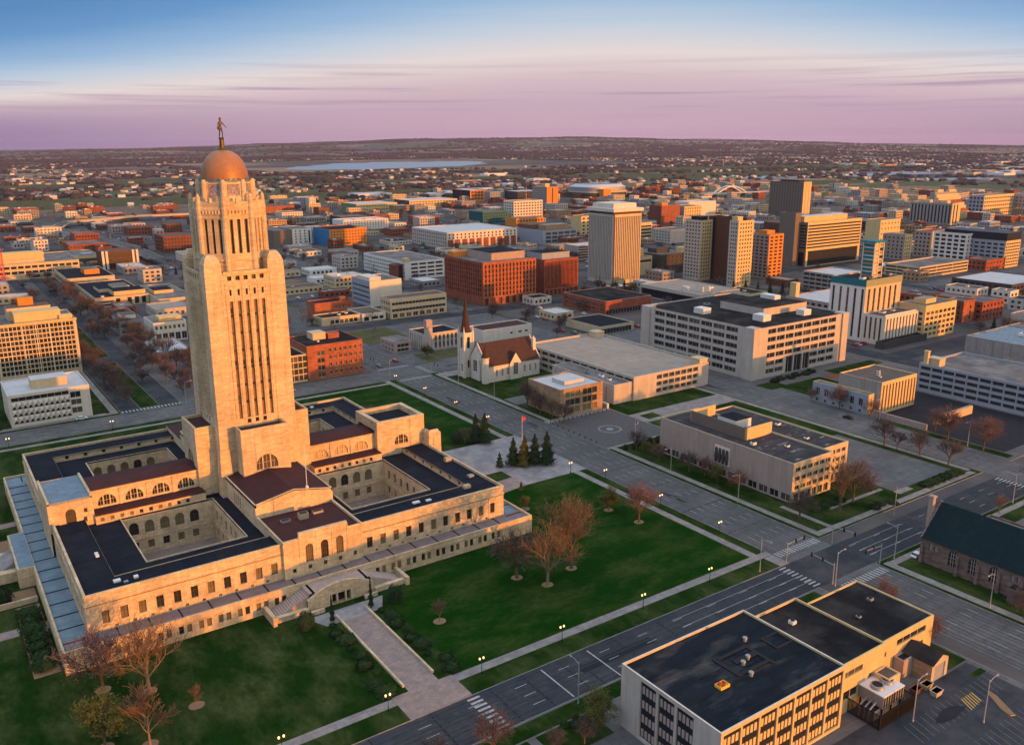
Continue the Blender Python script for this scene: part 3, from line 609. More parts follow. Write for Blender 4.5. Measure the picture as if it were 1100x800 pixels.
    for fi, (O, U) in enumerate((((-H, -H), (1, 0)), ((-H, H), (0, -1)), ((H, -H), (0, 1)), ((H, H), (-1, 0)))):
        ops = []
        for x in chan:
            u = H+x; ops += [(u-.52, 35.6, u+.52, 71.2), (u-.33, 72.8, u+.33, 74.6), (u-.62, 77.2, u+.62, 78.5)]
        lw = [(H+x-.55, 33.9, H+x+.55, 35.2) for x in (-2.4, 0, 2.4)]
        facade(tw, O, U, 2*H, 12, zt, ops+lw, L, .75)
        Ov = Vector((*O, 0)); Uv = Vector((*U, 0)); N = Uv.cross(Vector((0, 0, 1)))
        # recessed channel backs are a darker brown, with small windows set in them
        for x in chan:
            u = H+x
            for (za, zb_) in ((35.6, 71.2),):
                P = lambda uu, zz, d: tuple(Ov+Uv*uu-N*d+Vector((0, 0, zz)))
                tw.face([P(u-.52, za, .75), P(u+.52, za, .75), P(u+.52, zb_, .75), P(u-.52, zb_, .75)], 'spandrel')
            if fi < 2:
                rr = random.Random(int(x*10)+fi)
                for k, z in enumerate(lvl):
                    dots.append((O, U, (u-.3, z, u+.3, z+.75)))
                    if rr.random() < .4: dots.append((O, U, (u-.26, z+1.2, u+.26, z+2.6)))
        if fi < 2: slots += [(O, U, o) for o in ops if o[1] > 72]+[(O, U, o) for o in lw]
        # face mouldings: cornice over the bay and pilaster lines
        def bx(u0, z0_, u1, z1_, d, d0=.003):
            p = [Ov+Uv*u0+N*d, Ov+Uv*u1+N*d, Ov+Uv*u1+N*d0, Ov+Uv*u0+N*d0]
            xs_ = [q.x for q in p]; ys_ = [q.y for q in p]; tw.box(min(xs_), min(ys_), z0_, max(xs_), max(ys_), z1_, L)
        bx(H-6.5, 79.0, H+6.5, 79.9, .35); bx(H-6.1, 75.6, H+6.1, 76.0, .12)
        for x in (-5.95, -3.56, -1.19, 1.19, 3.56, 5.95): bx(H+x-.3, 35.5, H+x+.3, 76.6, .16, .004)
        for x in (-7.2, 7.2): bx(H+x-.12, 30, H+x+.12, 79, .14, .005)
        # entrance-side blocks with great lunettes
        w_ = 7.3; O2 = Ov+Uv*(H-w_)+N*6.0
        lun = [(w_-3.3, 20.6, w_+3.3, 25.2, 'arch')]
        facade(tw, O2, U, 2*w_, 12, 33.2, lun, L, .6); e = O2+Uv*2*w_
        facade(tw, O2-N*6.0, tuple(N), 6.0, 12, 33.2, [], L); facade(tw, e, tuple(-N), 6.0, 12, 33.2, [], L)
        for (u0, u1, d0, d1) in ((H-w_+.002, H+w_-.002, 5.998, 5.3), (H-w_+.002, H-w_+.6, 5.3, .01), (H+w_-.6, H+w_-.002, 5.3, .01)):
            p = [Ov+Uv*u0+N*d0, Ov+Uv*u1+N*d1]; tw.box(min(p[0].x, p[1].x), min(p[0].y, p[1].y), 32.4, max(p[0].x, p[1].x), max(p[0].y, p[1].y), 33.7, L)
        p = [Ov+Uv*(H-w_+.5)+N*5.4, Ov+Uv*(H+w_-.5)+N*.02]; tw.box(min(p[0].x, p[1].x), min(p[0].y, p[1].y), 32.5, max(p[0].x, p[1].x), max(p[0].y, p[1].y), 32.8, 'copper_brown')
        if fi < 2: slots.append((tuple(O2)[:2], U, ('fan', lun[0])))
        # corner feet
        for u0, u1 in ((-1.0, 3.0), (2*H-3.0, 2*H+1.0)):
            p = [Ov+Uv*u0+N*1.0, Ov+Uv*u1-N*1.5]; tw.taper(min(p[0].x, p[1].x), min(p[0].y, p[1].y), 12, max(p[0].x, p[1].x), max(p[0].y, p[1].y), 27+.013*fi+.005*(u0 > 0), .5, .5, L)
    # corner piers with stepped, rounded heads
    for sx in (-1, 1):
        for sy in (-1, 1):
            x, y = sx*(H-2.5), sy*(H-2.5)
            tw.taper(x-2.75, y-2.75, 26, x+2.75, y+2.75, 75.5, .25, .25, L); tw.taper(x-2.5, y-2.5, 75.5, x+2.5, y+2.5, 82.3, .12, .12, L); tw.taper(x-2.3, y-2.3, 82.3, x+2.3, y+2.3, 83.7, .5, .5, L); tw.taper(x-1.8, y-1.8, 83.7, x+1.8, y+1.8, 84.8, .7, .7, L)
            for ox, oy in ((-1, -1), (1, 1)):   # narrow lights in the pier heads
                pass
    tw.face([(-H+.01, -H+.01, 79.3), (H-.01, -H+.01, 79.3), (H-.01, H-.01, 79.3), (-H+.01, H-.01, 79.3)], 'roof_grey')
    to = tw.build('tower', t)
    for O, U, o in dots: put_windows(to, O, U, [o], .74, 'plain', 'glass_dark', 'glass_dark', 'slit_window')
    for O, U, o in slots:
        if o[0] == 'fan': put_windows(to, O, U, [o[1]], .6, 'fan', 'glass_dark', L, 'lunette_window')
        else: put_windows(to, O, U, [o], .75, 'plain', 'glass_dark', 'glass_dark', 'window')
    # -- octagonal lantern with tall slots
    dr = MB(); A = 9.5; side = 2*A*math.tan(R(22.5)); sl_ = []
    for k in range(8):
        th = R(-90+45*k); N = Vector((math.cos(th), math.sin(th), 0)); U = Vector((-N.y, N.x, 0)); O = N*A-U*side/2
        ops = [(side/2+x-.5, 84.6, side/2+x+.5, 94.4) for x in (-2.15, 0, 2.15)]
        facade(dr, O, U, side, 78.8, 99.4, ops, L, 1.0, back='glass_dark')
        for u in (.0, side):      # ribs on the corners
            p = O+U*u; dr.lathe([(.85, 79), (.8, 97.6), (.6, 99.8), (.62, 100.6), (.2, 101.6)], 8, L, p.x*.985, p.y*.985, rot=R(22.5)+th) if u == 0 else None
        for z, d in ((95.6, .18), (97.0, .28), (82.6, .25)):
            a0, a1 = O+U*.9+N*d, O+U*(side-.9)+N*d
            for zz in (z,): dr.face([(*a0[:2], zz), (*a1[:2], zz), (*a1[:2], zz+.5), (*a0[:2], zz+.5)], L); b0, b1 = a0-N*(d-.002), a1-N*(d-.002); dr.face([(*a0[:2], zz+.5), (*a1[:2], zz+.5), (*b1[:2], zz+.5), (*b0[:2], zz+.5)], L); dr.face([(*b0[:2], zz), (*b1[:2], zz), (*a1[:2], zz), (*a0[:2], zz)], L)
        for j in range(6):        # ornament row
            p = O+U*(1.5+j*(side-3)/5)+N*.02; q = p+N*.2; dr.box(min(p.x, q.x)-.25, min(p.y, q.y)-.25, 96.0, max(p.x, q.x)+.25, max(p.y, q.y)+.25, 96.9, L)
        cp = O+U*(side/2); c2 = cp-N*.1; dr.box(c2.x-.35, c2.y-.35, 99.0, c2.x+.35, c2.y+.35, 100.4, L)
    oc = [(A*math.cos(R(22.5+45*k))/math.cos(R(22.5)), A*math.sin(R(22.5+45*k))/math.cos(R(22.5))) for k in range(8)]
    dr.face([(x, y, 99.35) for x, y in oc], L); dr.build('lantern', t)
    # -- tiled collar
    c2 = MB(); A = 7.1; side = 2*A*math.tan(R(22.5)); pn = []
    for k in range(8):
        th = R(-90+45*k); N = Vector((math.cos(th), math.sin(th), 0)); U = Vector((-N.y, N.x, 0)); O = N*A-U*side/2
        facade(c2, O, U, side, 99.3, 105.0, [(1.1, 100.9, side-1.1, 104.2)], L, .25)
        q = MB(); P = lambda u, z, d=.22: tuple(O+U*u-N*d+Vector((0, 0, z)))
        q.face([P(1.1, 100.9), P(side-1.1, 100.9), P(side-1.1, 104.2), P(1.1, 104.2)], 'tile_panel')
        for j, z in enumerate((101.3, 102.3)):     # raised chevrons
            m_ = side/2; q.face([P(1.3, z, .17), P(m_, z+1.3, .17), P(m_, z+1.6, .17), P(1.3, z+.3, .17)], 'copper_blue'); q.face([P(m_, z+1.3, .17), P(side-1.3, z, .17), P(side-1.3, z+.3, .17), P(m_, z+1.6, .17)], 'copper_blue')
        pn.append(q)
        c2.lathe([(.8, 99.4), (.75, 104.6), (.5, 105.5)], 8, L, O.x, O.y)
    oc = [(A*math.cos(R(22.5+45*k))/math.cos(R(22.5)), A*math.sin(R(22.5+45*k))/math.cos(R(22.5))) for k in range(8)]
    c2.face([(x, y, 104.98) for x, y in oc], L)
    co = c2.build('collar', t)
    for q in pn: q.build('tile_panel', co)
    sc = MB()                 # scalloped gutter
    for k in range(32):
        a0 = 2*math.pi*k/32; a1 = 2*math.pi*(k+1)/32; am = (a0+a1)/2
        for aa, bb, za, zb_ in ((a0, am, 104.95, 105.75), (am, a1, 105.75, 104.95)):
            r_ = 7.25; sc.face([(r_*math.cos(aa), r_*math.sin(aa), 104.7), (r_*math.cos(bb), r_*math.sin(bb), 104.7), (r_*math.cos(bb), r_*math.sin(bb), zb_+.15), (r_*math.cos(aa), r_*math.sin(aa), za+.15)], 'copper_blue')
    sc.lathe([(7.2, 104.7), (6.7, 105.3)], 32, 'copper_blue', cap=False); sc.build('gutter', t)
    dm = MB(); prof = [(6.75*math.cos(R(x))**.86, 105.2+8.5*math.sin(R(x))) for x in range(0, 88, 6)]+[(.55, 113.75)]
    dm.lathe(prof, 40, 'gold_tile'); dm.build('dome', t, smooth=True)
    pd = MB(); pd.lathe([(1.6, 113.3), (1.35, 113.9), (.8, 114.3), (.62, 116.6), (.85, 116.9), (.7, 117.2)], 10, 'bronze'); pd.build('pedestal', t)
    return t
capitol()
def skin_figure(name, pts, edges, rad, m, loc, sub=1, root=0, rz=0):
    me = bpy.data.meshes.new(name); me.from_pydata(pts, edges, []); me.materials.append(MATS[m])
    o = bpy.data.objects.new(name, me); COL.objects.link(o); o.location = loc; o.rotation_euler = (0, 0, rz)
    md = o.modifiers.new('skin', 'SKIN'); me.skin_vertices[0].data[root].use_root = True
    for i, r in enumerate(rad): me.skin_vertices[0].data[i].radius = (r, r*.92)
    s = o.modifiers.new('sub', 'SUBSURF'); s.levels = s.render_levels = sub
    return o
# sower statue, 5.6 m, striding, right arm cast out, bag at the left hip
pts = [(0, 0, 3.0), (0, -.02, 3.6), (0, -.05, 4.15), (0, -.06, 4.62), (0, -.10, 4.85), (0, -.12, 5.2), (0, -.12, 5.5),
       (.24, 0, 2.75), (.34, -.35, 1.5), (.34, -.25, .25), (.36, -.55, .1), (-.24, 0, 2.75), (-.3, .25, 1.5), (-.32, .62, .25), (-.32, .4, .1),
       (.52, -.05, 4.45), (.98, -.1, 3.75), (1.5, -.25, 3.15), (1.72, -.3, 3.0), (-.5, -.05, 4.4), (-.75, -.12, 3.6), (-.4, -.5, 3.25), (-.25, -.62, 3.25)]
edg = [(0, 1), (1, 2), (2, 3), (3, 4), (4, 5), (5, 6), (0, 7), (7, 8), (8, 9), (9, 10), (0, 11), (11, 12), (12, 13), (13, 14), (3, 15), (15, 16), (16, 17), (17, 18), (3, 19), (19, 20), (20, 21), (21, 22)]
rad = [q*.84 for q in (.42, .40, .48, .44, .2, .36, .26, .33, .25, .17, .17, .33, .25, .17, .17, .24, .19, .14, .15, .24, .2, .15, .14)]
st_ = skin_figure('sower_statue', pts, edg, rad, 'bronze', (CX, 0, 116.9))
tag(st_, 'bronze statue of a sower flinging seed, standing on top of the gold dome', 'statue')
sk = MB(); sk.lathe([(.1, 2.35), (.42, 2.5), (.5, 2.9), (.38, 3.3), (.3, 3.35)], 10, 'bronze', -.55, -.3); sk.build('seed_bag', st_)
hb = MB(); hb.lathe([(.5, 5.42), (.34, 5.5), (.3, 5.75), (.1, 5.85)], 10, 'bronze', 0, -.1); hb.build('hat', st_)
fp = MB(); fp.lathe([(.12, 0), (.09, 8), (.06, 13), (.16, 13.1), (.02, 13.4)], 8, 'metal_white'); fp.lathe([(.5, 0), (.45, .7), (.2, .8)], 8, 'metal_white')
tag(fp.build('flagpole', None, (CX+4.2, -38.2, 20.0)), 'bare white flagpole standing on the brown gabled roof before the tower', 'flagpole')
# ---------------------------------------------------------------- terrain, lake, roads, lawns
def ground():
    mb_v = []; mb_f = []; rng = random.Random(4)
    radii = [0, 150, 400, 700, 1000, 1400, 1900, 2500, 3200, 4000, 4800, 5600, 6300, 7500, 8600, 10000, 11500, 13000, 15000, 17500, 21000, 26000]
    n = 144
    for r in radii:
        for k in range(n):
            a = 2*math.pi*k/n; x, y = CAM.x+r*math.sin(a), CAM.y+r*math.cos(a); z = -.05
            z = TZ(x, y)+(rng.uniform(-3, 3) if r > 7000 else 0)
            mb_v.append((x, y, z))
    for i in range(len(radii)-1):
        for k in range(n):
            j = (k+1) % n
            if i == 0: mb_f.append((k, n+j, n+k))
            else: mb_f.append((i*n+k, i*n+j, (i+1)*n+j, (i+1)*n+k))
    me = bpy.data.meshes.new('ground'); me.from_pydata(mb_v, [], mb_f)
    m = bpy.data.materials.new('ground'); m.use_nodes = True; nn = m.node_tree.nodes; l = m.node_tree.links; p = nn['Principled BSDF']; p.inputs['Roughness'].default_value = .95; p.inputs['Specular IOR Level'].default_value = .1
    tc = nn.new('ShaderNodeTexCoord')
    def noise(scale, st=(1, 1, 1), det=6, rough=.6):
        mp = nn.new('ShaderNodeMapping'); mp.inputs['Scale'].default_value = st; mp.inputs['Rotation'].default_value = (0, 0, .0); l.new(tc.outputs['Object'], mp.inputs[0])
        z = nn.new('ShaderNodeTexNoise'); z.inputs['Scale'].default_value = scale; z.inputs['Detail'].default_value = det; z.inputs['Roughness'].default_value = rough; l.new(mp.outputs[0], z.inputs[0]); return z.outputs[0]
    def ramp(v, a, b):
        q = nn.new('ShaderNodeMapRange'); q.inputs['From Min'].default_value = a; q.inputs['From Max'].default_value = b; l.new(v, q.inputs[0]); return q.outputs[0]
    def mix(f, a, b):
        k = nn.new('ShaderNodeMix'); k.data_type = 'RGBA'; l.new(f, k.inputs[0])
        for i, q in ((6, a), (7, b)):
            if isinstance(q, tuple): k.inputs[i].default_value = (*q, 1)
            else: l.new(q, k.inputs[i])
        return k.outputs[2]
    # city: lots, worn asphalt, dry grass
    city = mix(ramp(noise(.011), .47, .55), (.075, .073, .074), (.11, .098, .09)); city = mix(ramp(noise(.018, det=4), .58, .63), city, (.055, .06, .03)); city = mix(ramp(noise(.05), .4, .8), city, (.055, .052, .054))
    # country: fields (square cells), bare woods, pasture
    vo = nn.new('ShaderNodeTexVoronoi'); vo.distance = 'CHEBYCHEV'; vo.inputs['Scale'].default_value = .0017; vo.inputs['Randomness'].default_value = .75; l.new(tc.outputs['Object'], vo.inputs[0])
    fr = nn.new('ShaderNodeValToRGB'); fr.color_ramp.interpolation = 'CONSTANT'; e = fr.color_ramp.elements
    sep = nn.new('ShaderNodeSeparateColor'); l.new(vo.outputs['Color'], sep.inputs[0]); l.new(sep.outputs[0], fr.inputs[0])
    cols = [(0, (.115, .075, .07)), (.16, (.07, .088, .032)), (.32, (.21, .135, .08)), (.48, (.08, .064, .064)), (.62, (.25, .17, .105)), (.76, (.06, .075, .03)), (.88, (.14, .095, .082))]
    e[0].position = 0; e[0].color = (*cols[0][1], 1); e[1].position = .16; e[1].color = (*cols[1][1], 1)
    for a, c in cols[2:]: q = e.new(a); q.color = (*c, 1)
    cty = mix(ramp(noise(.0035, (1, 1, 1), 8, .7), .53, .6), fr.outputs[0], (.052, .038, .044)); cty = mix(ramp(noise(.012, (1, 1, 1), 8, .75), .54, .62), cty, (.125, .105, .10)); cty = mix(ramp(noise(.0022, (1, 1, 1), 4, .6), .54, .6), cty, (.085, .088, .042))
    geo = nn.new('ShaderNodeNewGeometry'); ln = nn.new('ShaderNodeVectorMath'); ln.operation = 'LENGTH'; l.new(tc.outputs['Object'], ln.inputs[0])
    wob = nn.new('ShaderNodeMath'); wob.operation = 'MULTIPLY_ADD'; wob.inputs[1].default_value = 1100; l.new(noise(.0016), wob.inputs[0]); l.new(ln.outputs['Value'], wob.inputs[2])
    l.new(mix(ramp(wob.outputs[0], 1750, 2100), city, cty), p.inputs['Base Color']); me.materials.append(m)
    o = bpy.data.objects.new('ground', me); COL.objects.link(o); tag(o, kind='structure')
ground()
SHN = [0]
def sheet(name, polys, m, z):
    mb = MB(); SHN[0] += 1; z += .0004*(SHN[0] % 10)
    for k_, p in enumerate(polys):
        if len(p) == 4 and not isinstance(p[0], (tuple, list)): p = [(p[0], p[1]), (p[2], p[1]), (p[2], p[3]), (p[0], p[3])]
        mb.face([(x, y, z+.0006*k_+(.02*k_ if z < .1 else 0)) for x, y in p], m)
    return struct(mb, name)
def slab(name, rects, m, z0, z1):
    mb = MB()
    for a in rects: mb.box(a[0], a[1], z0, a[2], a[3], z1, m)
    return struct(mb, name)
def blob(cx, cy, rx, ry, n=48, seed=1, am=.25):
    rng = random.Random(seed); ph = [rng.uniform(0, 6.3) for _ in range(5)]; out = []
    for k in range(n):
        a = 2*math.pi*k/n; s = 1+am*sum(math.sin((i+2)*a+ph[i])/(i+2) for i in range(5)); out.append((cx+rx*s*math.cos(a), cy+ry*s*math.sin(a)))
    return out
sheet('lake', [[(1373, 3657), (1400, 3560), (1431, 3470), (1540, 3440), (1643, 3380), (1780, 3430), (1896, 3420), (2040, 3500), (2216, 3520), (2400, 3680), (2640, 3900), (2700, 4080), (2890, 4330), (2860, 4470), (2700, 4560), (2560, 4480), (2460, 4610), (2330, 4720), (2200, 4560), (2080, 4600), (1993, 4540), (1860, 4330), (1707, 4214), (1690, 4060), (1600, 4080), (1474, 3868)]], 'water_m', .15)
sheet('pond', [[(2100, 1620), (2500, 1500), (2900, 1480), (3300, 1150), (3350, 1280), (3000, 1640), (2500, 1700), (2150, 1760)], [(2560, 720), (2900, 560), (3000, 640), (2640, 800)], [(2350, 1230), (2700, 1120), (2750, 1200), (2400, 1310)]], 'water_m', .15)
sheet('sports_field', [(360, 985, 462, 1165)], 'grass', .05)
PRAIRIE = [(620, 1640, 720, 120, 3), (1500, 2150, 800, 170, 5), (60, 1700, 420, 170, 8), (2300, 1900, 640, 190, 11), (1900, 1330, 420, 110, 13), (200, 2500, 460, 160, 15), (900, 2750, 520, 150, 16), (2900, 2500, 700, 220, 17), (1850, 2900, 500, 130, 18)]
def on_prairie(x, y): return any(((x-a)/c)**2+((y-b)/d)**2 < .92 for a, b, c, d, e in PRAIRIE)
sheet('prairie', [blob(a, b, c, d, seed=e, am=.12) for a, b, c, d, e in PRAIRIE], 'grass_dry', .03)
sheet('airfield', [blob(4300, 7600, 2600, 700, seed=21), blob(3200, 2500, 900, 240, seed=23)], 'grass_dry', .25)
def streets():
    K, Lx = (111, 130.5), (225, 245)
    road = []; roadd = []
    road.append((111, -900, 130.5, 1100))                              # wide avenue north of the capitol
    road.append((-900, -136.5, 1100, -123))                            # street east of it
    road.append((-400, 118.5, 900, 137))
    road.append((225, -500, 245, 1000))
    for x in (353, 472, 590, 708, 826): road.append((x-7, -300, x+7, 1000))
    for y in (247, 364, 481, 598, 716, 834, 950): road.append((-260, y-7, 900, y+7))
    road += [(3, 137, 12, 1000), (-14, 137, -5.5, 1000), (-129, -500, -111, 900), (350, -7, 900, 7), (-12, -400, 5, -136)]
    for y in (-259, -376): road.append((-300, y-7, 900, y+7))
    mb = MB(); near = []
    for i, a in enumerate(road): mb.face([(a[0], a[1], .008+.004*(i % 11)), (a[2], a[1], .008+.004*(i % 11)), (a[2], a[3], .008+.004*(i % 11)), (a[0], a[3], .008+.004*(i % 11))], 'asphalt' if i in (0, 2, 3) else 'asphalt_dark')
    struct(mb, 'road')
    # painted lines
    mk = MB(); Z = .088
    def dash(x0, y0, x1, y1, ln=3, gap=9, w=.16, m='paint_white'):
        d = Vector((x1-x0, y1-y0)); L_ = d.length; d.normalize(); p = Vector((-d.y, d.x))*w/2; s = 0
        while s < L_:
            e = min(L_, s+ln); a = Vector((x0, y0))+d*s; b = Vector((x0, y0))+d*e
            mk.face([(a.x-p.x, a.y-p.y, Z), (b.x-p.x, b.y-p.y, Z), (b.x+p.x, b.y+p.y, Z), (a.x+p.x, a.y+p.y, Z)], m); s += ln+gap
    for x in (114.6, 117.8, 124.2, 127.4): dash(x, -120, x, 116); dash(x, 140, x, 400); dash(x, -300, x, -140)
    dash(121, -119, 121, 116); dash(121, 140, 121, 400)
    for y in (-126.4, -129.8, -133.2): dash(-130, y, 108, y); dash(134, y, 222, y); dash(250, y, 420, y)
    for y in (-126, -129.6, -133): dash(62, y, 108, y, 60, 1, .13); dash(134, y, 160, y, 60, 1, .13)
    for x in (230, 235, 240): dash(x, -110, x, 380)
    for y in (123, 127.7, 132.4): dash(-120, y, 100, y); dash(140, y, 220, y)
    def xwalk(x0, y0, x1, y1, along, n, w=.55):
        for i in range(n):
            f = (i+.5)/n
            if along == 'x': c = x0+(x1-x0)*f; mk.face([(c-w/2, y0, Z), (c+w/2, y0, Z), (c+w/2, y1, Z), (c-w/2, y1, Z)], 'paint_white')
            else: c = y0+(y1-y0)*f; mk.face([(x0, c-w/2, Z), (x1, c-w/2, Z), (x1, c+w/2, Z), (x0, c+w/2, Z)], 'paint_white')
    xwalk(111.5, -119.5, 130, -116.6, 'x', 15); xwalk(111.5, -142, 130, -139, 'x', 14); xwalk(105.2, -136, 108, -123.4, 'y', 9, .5); xwalk(3.2, -136.2, 6.2, -123.4, 'y', 9, .65)
    xwalk(221.5, -136, 224.4, -123.4, 'y', 10); xwalk(112, 113.5, 130, 116.5, 'x', 14); xwalk(112, 139, 130, 142, 'x', 14); xwalk(131.5, 119.5, 134.5, 136.5, 'y', 12); xwalk(-14, 138.5, 12, 141.5, 'x', 17, .7); xwalk(225.5, -140, 245, -137.2, 'x', 13)
    for x in (36.0, 22.6): mk.face([(x, -136, Z), (x+.35, -136, Z), (x+.35, -124, Z), (x, -124, Z)], 'paint_white')
    for x in (111.2, 111.2): mk.face([(132.6, -139.5, Z), (160, -139.8, Z), (160, -139.4, Z), (132.6, -139.1, Z)], 'paint_white')
    for i in range(9): mk.face([(136+i*2.7, -143.5, Z), (136.13+i*2.7, -143.5, Z), (136.13+i*2.7, -139.6, Z), (136+i*2.7, -139.6, Z)], 'paint_white')
    struct(mk, 'road_marking')
    # tar seams and patches on the street east of the lawn
    ts = MB(); rng = random.Random(5)
    for x in (-42, -20, -6, 9, 17.5, 27.5, 31.2, 44, 58, 73, 90): ts.face([(x, -136.3, .058), (x+.35, -136.3, .058), (x+.5, -123.2, .058), (x+.15, -123.2, .058)], 'asphalt_black')
    for x in range(140, 222, 13): ts.face([(x, -136.3, .058), (x+.25, -136.3, .058), (x+.25, -123.2, .058), (x, -123.2, .058)], 'asphalt_black')
    for y in (-100, -81, -60, -40, 30, 62, 90): ts.face([(111.2, y, .058), (130.3, y+.2, .058), (130.3, y+.5, .058), (111.2, y+.3, .058)], 'asphalt_black')
    ts.face([(30, -131, .0585), (52, -131, .0585), (52, -128, .0585), (30, -128, .0585)], 'asphalt_black')
    def wear(x0, y0, x1, y1, m='asphalt_worn'): ts.face([(x0, y0, .0335+.004*11), (x1, y0, .0335+.004*11), (x1, y1, .0335+.004*11), (x0, y1, .0335+.004*11)], m)
    for x in (112.9, 116.2, 119.4, 122.6, 125.8, 129.0):
        for o in (-.85, .5): wear(x+o, -118, x+o+.4, 117); wear(x+o, 139, x+o+.4, 330); wear(x+o, -228, x+o+.4, -139)
    for y in (-124.7, -128.1, -131.5, -134.9):
        for o in (-.85, .5): wear(-160, y+o, 109, y+o+.4, 'asphalt_polished'); wear(133, y+o, 222, y+o+.4, 'asphalt_polished')
    for x, y, a_, b_ in ((118, -70, 1.2, 5), (125, 20, 1.5, 4), (116, 70, 2, 6), (240, -70, 2, 7), (231, 20, 1.5, 9), (70, -128, 6, 1.2), (160, -131, 8, 1.3), (-30, -130, 5, 1.4), (200, -126, 4, 1.2), (150, 127, 6, 1.5)): ts.face([(p_, q_, .084) for p_, q_ in blob(x, y, a_, b_, 14, int(x))], 'asphalt_dark')
    struct(ts, 'road_patch')
streets()
# blocks: kerb, grass verge, walks. Each block is raised 0.13 m on a concrete kerb
def block(x0, y0, x1, y1, top='grass'):
    mb = MB(); mb.box(x0, y0, -.02, x1, y1, .13, 'pavement_conc'); struct(mb, 'kerb'); mb = MB(); mb.face([(x0+.2, y0+.2, .134), (x1-.2, y0+.2, .134), (x1-.2, y1-.2, .134), (x0+.2, y1-.2, .134)], top); struct(mb, 'lawn' if 'grass' in top else 'paved_block')
block(-111, -123, 111, 118.5, 'grass')
sheet('lawn', [(-4.8+12.5, -113.8, 104.2, -63.5), (64, -62, 104.2, -28), (66, 18, 104.2, 111)], 'grass_lush', .139)
walks = [(-104.5, -116.9, 107.3, -114.3), (104.6, -114.3, 107.3, -33), (104.6, 13, 107.3, 118), (-104.5, 112, 104.6, 114.4), (-107, -116.9, -104.5, 114.4), (107.3, -116.8, 110.9, -114.4), (107.2, -122.9, 110.8, -117), (-9.5, -122.8, 4.6, -117)]
sheet('pavement', walks, 'pavement_conc', .144)
sheet('path', [(-5.6, -116.85, 1.9, -75), (-9.8, -122.7, 5.2, -113.9)], 'paving_pink', .15)
sheet('path', [[(-9.6, -79), (5.5, -79), (8.5, -73), (-12.6, -73)]], 'plaza_stone', .155)
sheet('plaza', [(64, -17, 110.9, 13), (84, -33, 110.9, -17)], 'plaza_stone', .150)
sheet('path', [[(62, -36), (84, -33), (84, -24), (62, -26)], (-104, -40, -66, -36), (-104, 32, -66, 36)], 'paving_pink', .153)
sheet('garden_bed', [(-76, -22, -66.5, -15), (-76, 12, -66.5, 22), [(-72, -62), (-66.5, -62), (-66.5, -25), (-72, -25)], [(-95, -18), (-78, -15), (-78, -9), (-95, -9)]], 'mulch', .15)
slab('kerb', [(-6.1, -112, -5.6, -76), (1.9, -111, 2.4, -76)], 'limestone', .1, .75)
slab('garden_wall', [(-90, -9.2, -76, -8.4), (-90, 5.4, -76, 6.2), (-92, -24, -66.6, -23.4)], 'limestone', .1, 1.6)
block(130.5, -118, 225, 118.5, 'grass')
sheet('pavement', [(132.4, -117, 134.8, -22), (132.4, 20, 134.8, 116), (131, -22, 166.5, 20.5), (166.5, -6, 224, 6), (134.8, -117, 222, -114.6), (221.5, -114, 224, 118), (134.8, 108, 221, 117)], 'pavement_conc', .144)
sheet('plaza', [(131.2, -20.5, 166, 17)], 'plaza_dark', .150)
ring = MB()
for r0, r1, m in ((4.2, 5.0, 'pavement_conc'), (1.6, 4.2, 'plaza_dark'), (0, 1.5, 'water_m')):
    for k in range(36):
        a, b = 2*math.pi*k/36, 2*math.pi*(k+1)/36; ring.face([(147.6+r0*math.cos(a), -3.5+r0*math.sin(a), .156+.004*(r0 == 4.2)), (147.6+r1*math.cos(a), -3.5+r1*math.sin(a), .156+.004*(r0 == 4.2)), (147.6+r1*math.cos(b), -3.5+r1*math.sin(b), .156+.004*(r0 == 4.2)), (147.6+r0*math.cos(b), -3.5+r0*math.sin(b), .156+.004*(r0 == 4.2))][(1 if r0 == 0 else 0):], m)
struct(ring, 'fountain_ring')
sheet('parking_lot', [(182.5, -110, 218, -62), (166, 24, 182, 44), (136, 47, 180, 58)], 'asphalt', .150)
sheet('path', [(182, -112.5, 190, -110), (152, -107, 181, -105.5), (140, -114.6, 142, -96)], 'pavement_conc', .152)
block(245, -118, 345, 118.5, 'asphalt')
sheet('lawn', [(183, 9, 221, 18.5), (168, -20.5, 221, -13), (170, -3, 178, 3)], 'grass', .149)
sheet('lawn', [(256, -22, 288, -2), (249, -4, 262, 6), (300, -4, 340, 4), (246.5, -116, 251, -60)], 'grass', .144); sheet('parking_lot', [(252, -112, 303, -76), (258, -76, 303, -50), (285, -50, 303, -38)], 'asphalt_black', .15); sheet('plaza', [(290, -24, 330, -2)], 'brick_brown', .148)
block(-260, -230, 106, -136.5, 'asphalt')
sheet('lawn', [(-100, -141.5, 103, -137.2), (8, -150, 22, -142), (-30, -150, 6, -142)], 'grass', .142)
sheet('parking_lot', [(20, -235, 104, -177.5)], 'asphalt_dark', .146)
sheet('lawn', [(98, -177, 105, -166), (99.5, -182, 104.4, -180.5), (60, -150, 70, -138)], 'grass', .150)
block(130.5, -230, 225, -137, 'grass'); sheet('pavement', [(132, -229, 134.6, -138.5), (134.6, -141, 224, -138.8)], 'pavement_conc', .144); sheet('parking_lot', [(160, -190, 210, -146)], 'asphalt', .150)
lotm = MB()
for i in range(17): lotm.face([(70+i*1.9, -187.6, .153), (70.12+i*1.9, -187.6, .153), (71.6+i*1.9, -182.4, .153), (71.48+i*1.9, -182.4, .153)], 'paint_worn')
for i in range(17): lotm.face([(66+i*1.9, -199, .153), (66.12+i*1.9, -199, .153), (67.6+i*1.9, -193, .153), (67.48+i*1.9, -193, .153)], 'paint_worn')
